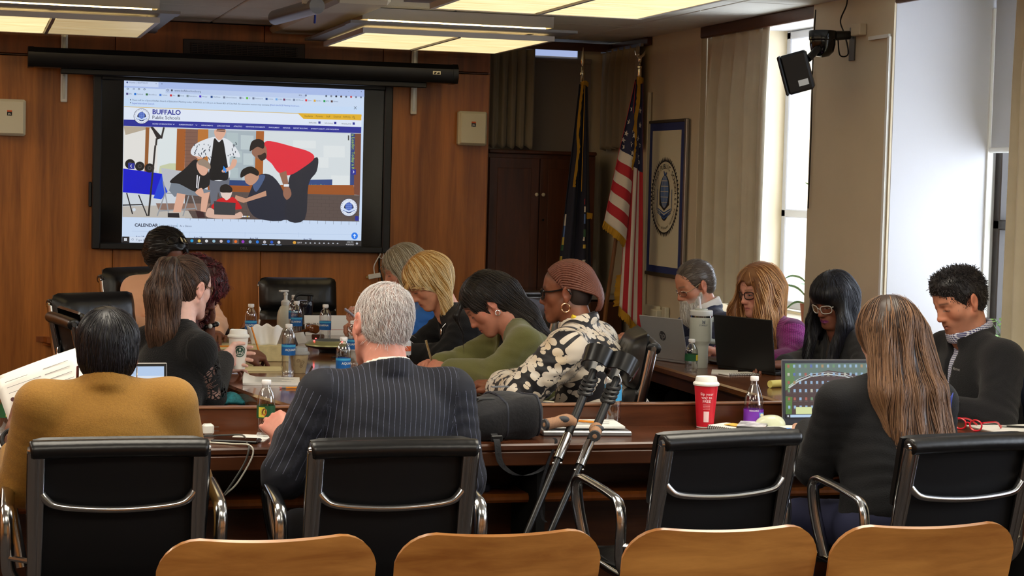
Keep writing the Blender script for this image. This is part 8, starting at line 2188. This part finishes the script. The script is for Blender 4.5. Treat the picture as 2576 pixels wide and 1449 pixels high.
Rl = p['_Rl']; F = Field((-.18, -.18, -.38), (.18, .16, .17), .0075); cap(F, p, .024)
for q in (-1, 1):
    F.cone(Rl @ A_(q*.068, .01, .06), A_(q*.088, .035, -.10), .034, .032, .03); F.cone(A_(q*.088, .035, -.10), A_(q*.075, .10, -.31), .034, .020, .03); F.cone(Rl @ A_(q*.07, -.05, .02), A_(q*.095, -.03, -.16), .04, .03, .04)
F.cone(Rl @ A_(0, -.09, .0), A_(0, -.09, -.18), .06, .04, .04); face_cut(F, p, z=-.075, rz=.105, rx=.080, ry=.115)
F.ell(Rl @ A_(0, .066, .062), (.064, .040, .044), .012, '+', Rl)
add_hair(p, F, [(12, 11, 14), (20, 19, 25), (40, 40, 52)], [strands(F, seeds_on(F, 1500, 17, lambda V: (V[:, 1] < .04) | (V[:, 2] < -.03)), flow_part(p, (.0, .0, .13), .0), 16, .016, .0011, .0015, 17, jit=.04), strands(F, seeds_on(F, 300, 27, lambda V: (V[:, 1] > .03) & (V[:, 2] > .065)), flow_part(p, (.0, .0, .13), .0), 5, .013, .0011, .0015, 27, jit=.04, drop=False)], (13, 12, 15), seed=17)
eyeglasses(p, mat('clear acetate', (200, 196, 190), .15, 0, .6), .050, .038, .0022, None, .0026, .104, .002)

# ---- spiky dark hair, black fleece
p = dict(label='person with short dark hair in a black fleece over a checked shirt', face_yaw=-85, head=(-95, -26, 0), hs=1.04, hres=.0038, skin=(196, 134, 106), brow=(34, 26, 24), lip=(166, 92, 82), stubble=((92, 66, 56), .35), neckw=1.12, face=dict(full=.006),
  J=dict(head=(3.695, 6.55, 1.180), neck=(3.745, 6.55, 1.045), shL=(3.775, 6.345, .965), shR=(3.755, 6.75, .965), elL=(3.69, 6.23, .755), elR=(3.66, 6.80, .76), wrL=(3.48, 6.40, .79), wrR=(3.47, 6.60, .79), pel=(3.82, 6.50, .56)),
  handL=('relax', (-.8, .5, 0), (0, 0, -1)), handR=('relax', (-.9, -.3, 0), (0, 0, -1)), w=1.12, d=1.1, aw=1.16, neckhole=.066)
person(p)
cloth_part('fleece_jacket', p, .018, m_fleece, p['_o'], amp=.004, seed=14, extra=collar_ring(.078, .010, .016, .006), cut=vneck(.035, .10, .012, .14))
cloth_part('checked_shirt', p, .004, m_ging, p['_o'], arms=False, amp=.001, seed=14, extra=collar_ring(.078, .009, .014, .022), h=.008)
Rl = p['_Rl']; F = Field((-.12, -.13, -.12), (.12, .14, .18), .006); cap(F, p, .010); F.ell(Rl @ A_(0, .03, .090), (.060, .058, .038), .03, '+', Rl); face_cut(F, p, z=-.045, rz=.115); ear_cut(F, p, .042); nape_cut(F, p, -.065)
def fl(P): return F.normal(P)*.8+A_(0, .15, .35)*(P[:, 2:3] > .05)+A_(0, -.3, -.8)*(P[:, 2:3] <= .05)
def spikes(F, n, seed, L):
    s = seeds_on(F, n, seed); n = len(s); r = np.random.RandomState(seed); N = F.normal(s); d = nrm_rows(N*.75+fl(s)*.5+r.randn(n, 3)*.25); ln = L*(.5+r.rand(n))*(.35+.65*ramp(s[:, 2], .02, .09))
    P = [s+d*ln[:, None]*t+A_(0, 0, -1)*(ln*t*t*.25)[:, None] for t in (0, .35, .7, 1)]; path = np.stack(P, 1); T = nrm_rows((path[:, 3]-path[:, 0])); B1 = nrm_rows(np.cross(T, r.randn(n, 3))); B2 = np.cross(T, B1)
    rr = np.array([.0016, .0014, .0010, .0002])[None, :, None]
    V = np.stack([path+B1[:, None]*rr, path+(-.5*B1+.87*B2)[:, None]*rr, path+(-.5*B1-.87*B2)[:, None]*rr], 2); idx = np.arange(n*12).reshape(n, 4, 3)
    Q = np.concatenate([np.stack([idx[:, :-1, a], idx[:, :-1, b], idx[:, 1:, b], idx[:, 1:, a]], -1).reshape(-1, 4) for a, b in ((0, 1), (1, 2), (2, 0))])
    return V.reshape(-1, 3), Q, np.repeat(np.arange(n), 12), path
add_hair(p, F, [(20, 17, 18), (34, 30, 30), (66, 60, 60)], [spikes(F, 1500, 18, .011), strands(F, seeds_on(F, 900, 19), lambda P: A_(0, -.6, -.8)+0*P, 4, .006, .001, .002, 19, jit=.3)], (24, 20, 21), seed=18)
v, f = text_geo('Marmot', .016, .01)
MB().add([Wl(p, (3.615-.0*x, 6.44-x, .925+y)) for x, y, z in v], f).build('chest_logo', mat('grey thread', (150, 150, 150), .7), p['_o'], sharp=None)
# pencil in the writing hand of the person with curls
t = thing('held_pencil', 'orange pencil held upright over the cream pad', 'pencil', (1.235, 8.40, .757)); MB().tube([(.012, 0, .012), (-.035, .015, .165)], .0038, 6).build('barrel', m_pencil, t); MB().tube([(.016, -.001, 0), (.012, 0, .012)], [.0007, .0038], 6).build('point', mat('pencil wood', (210, 176, 120)), t)
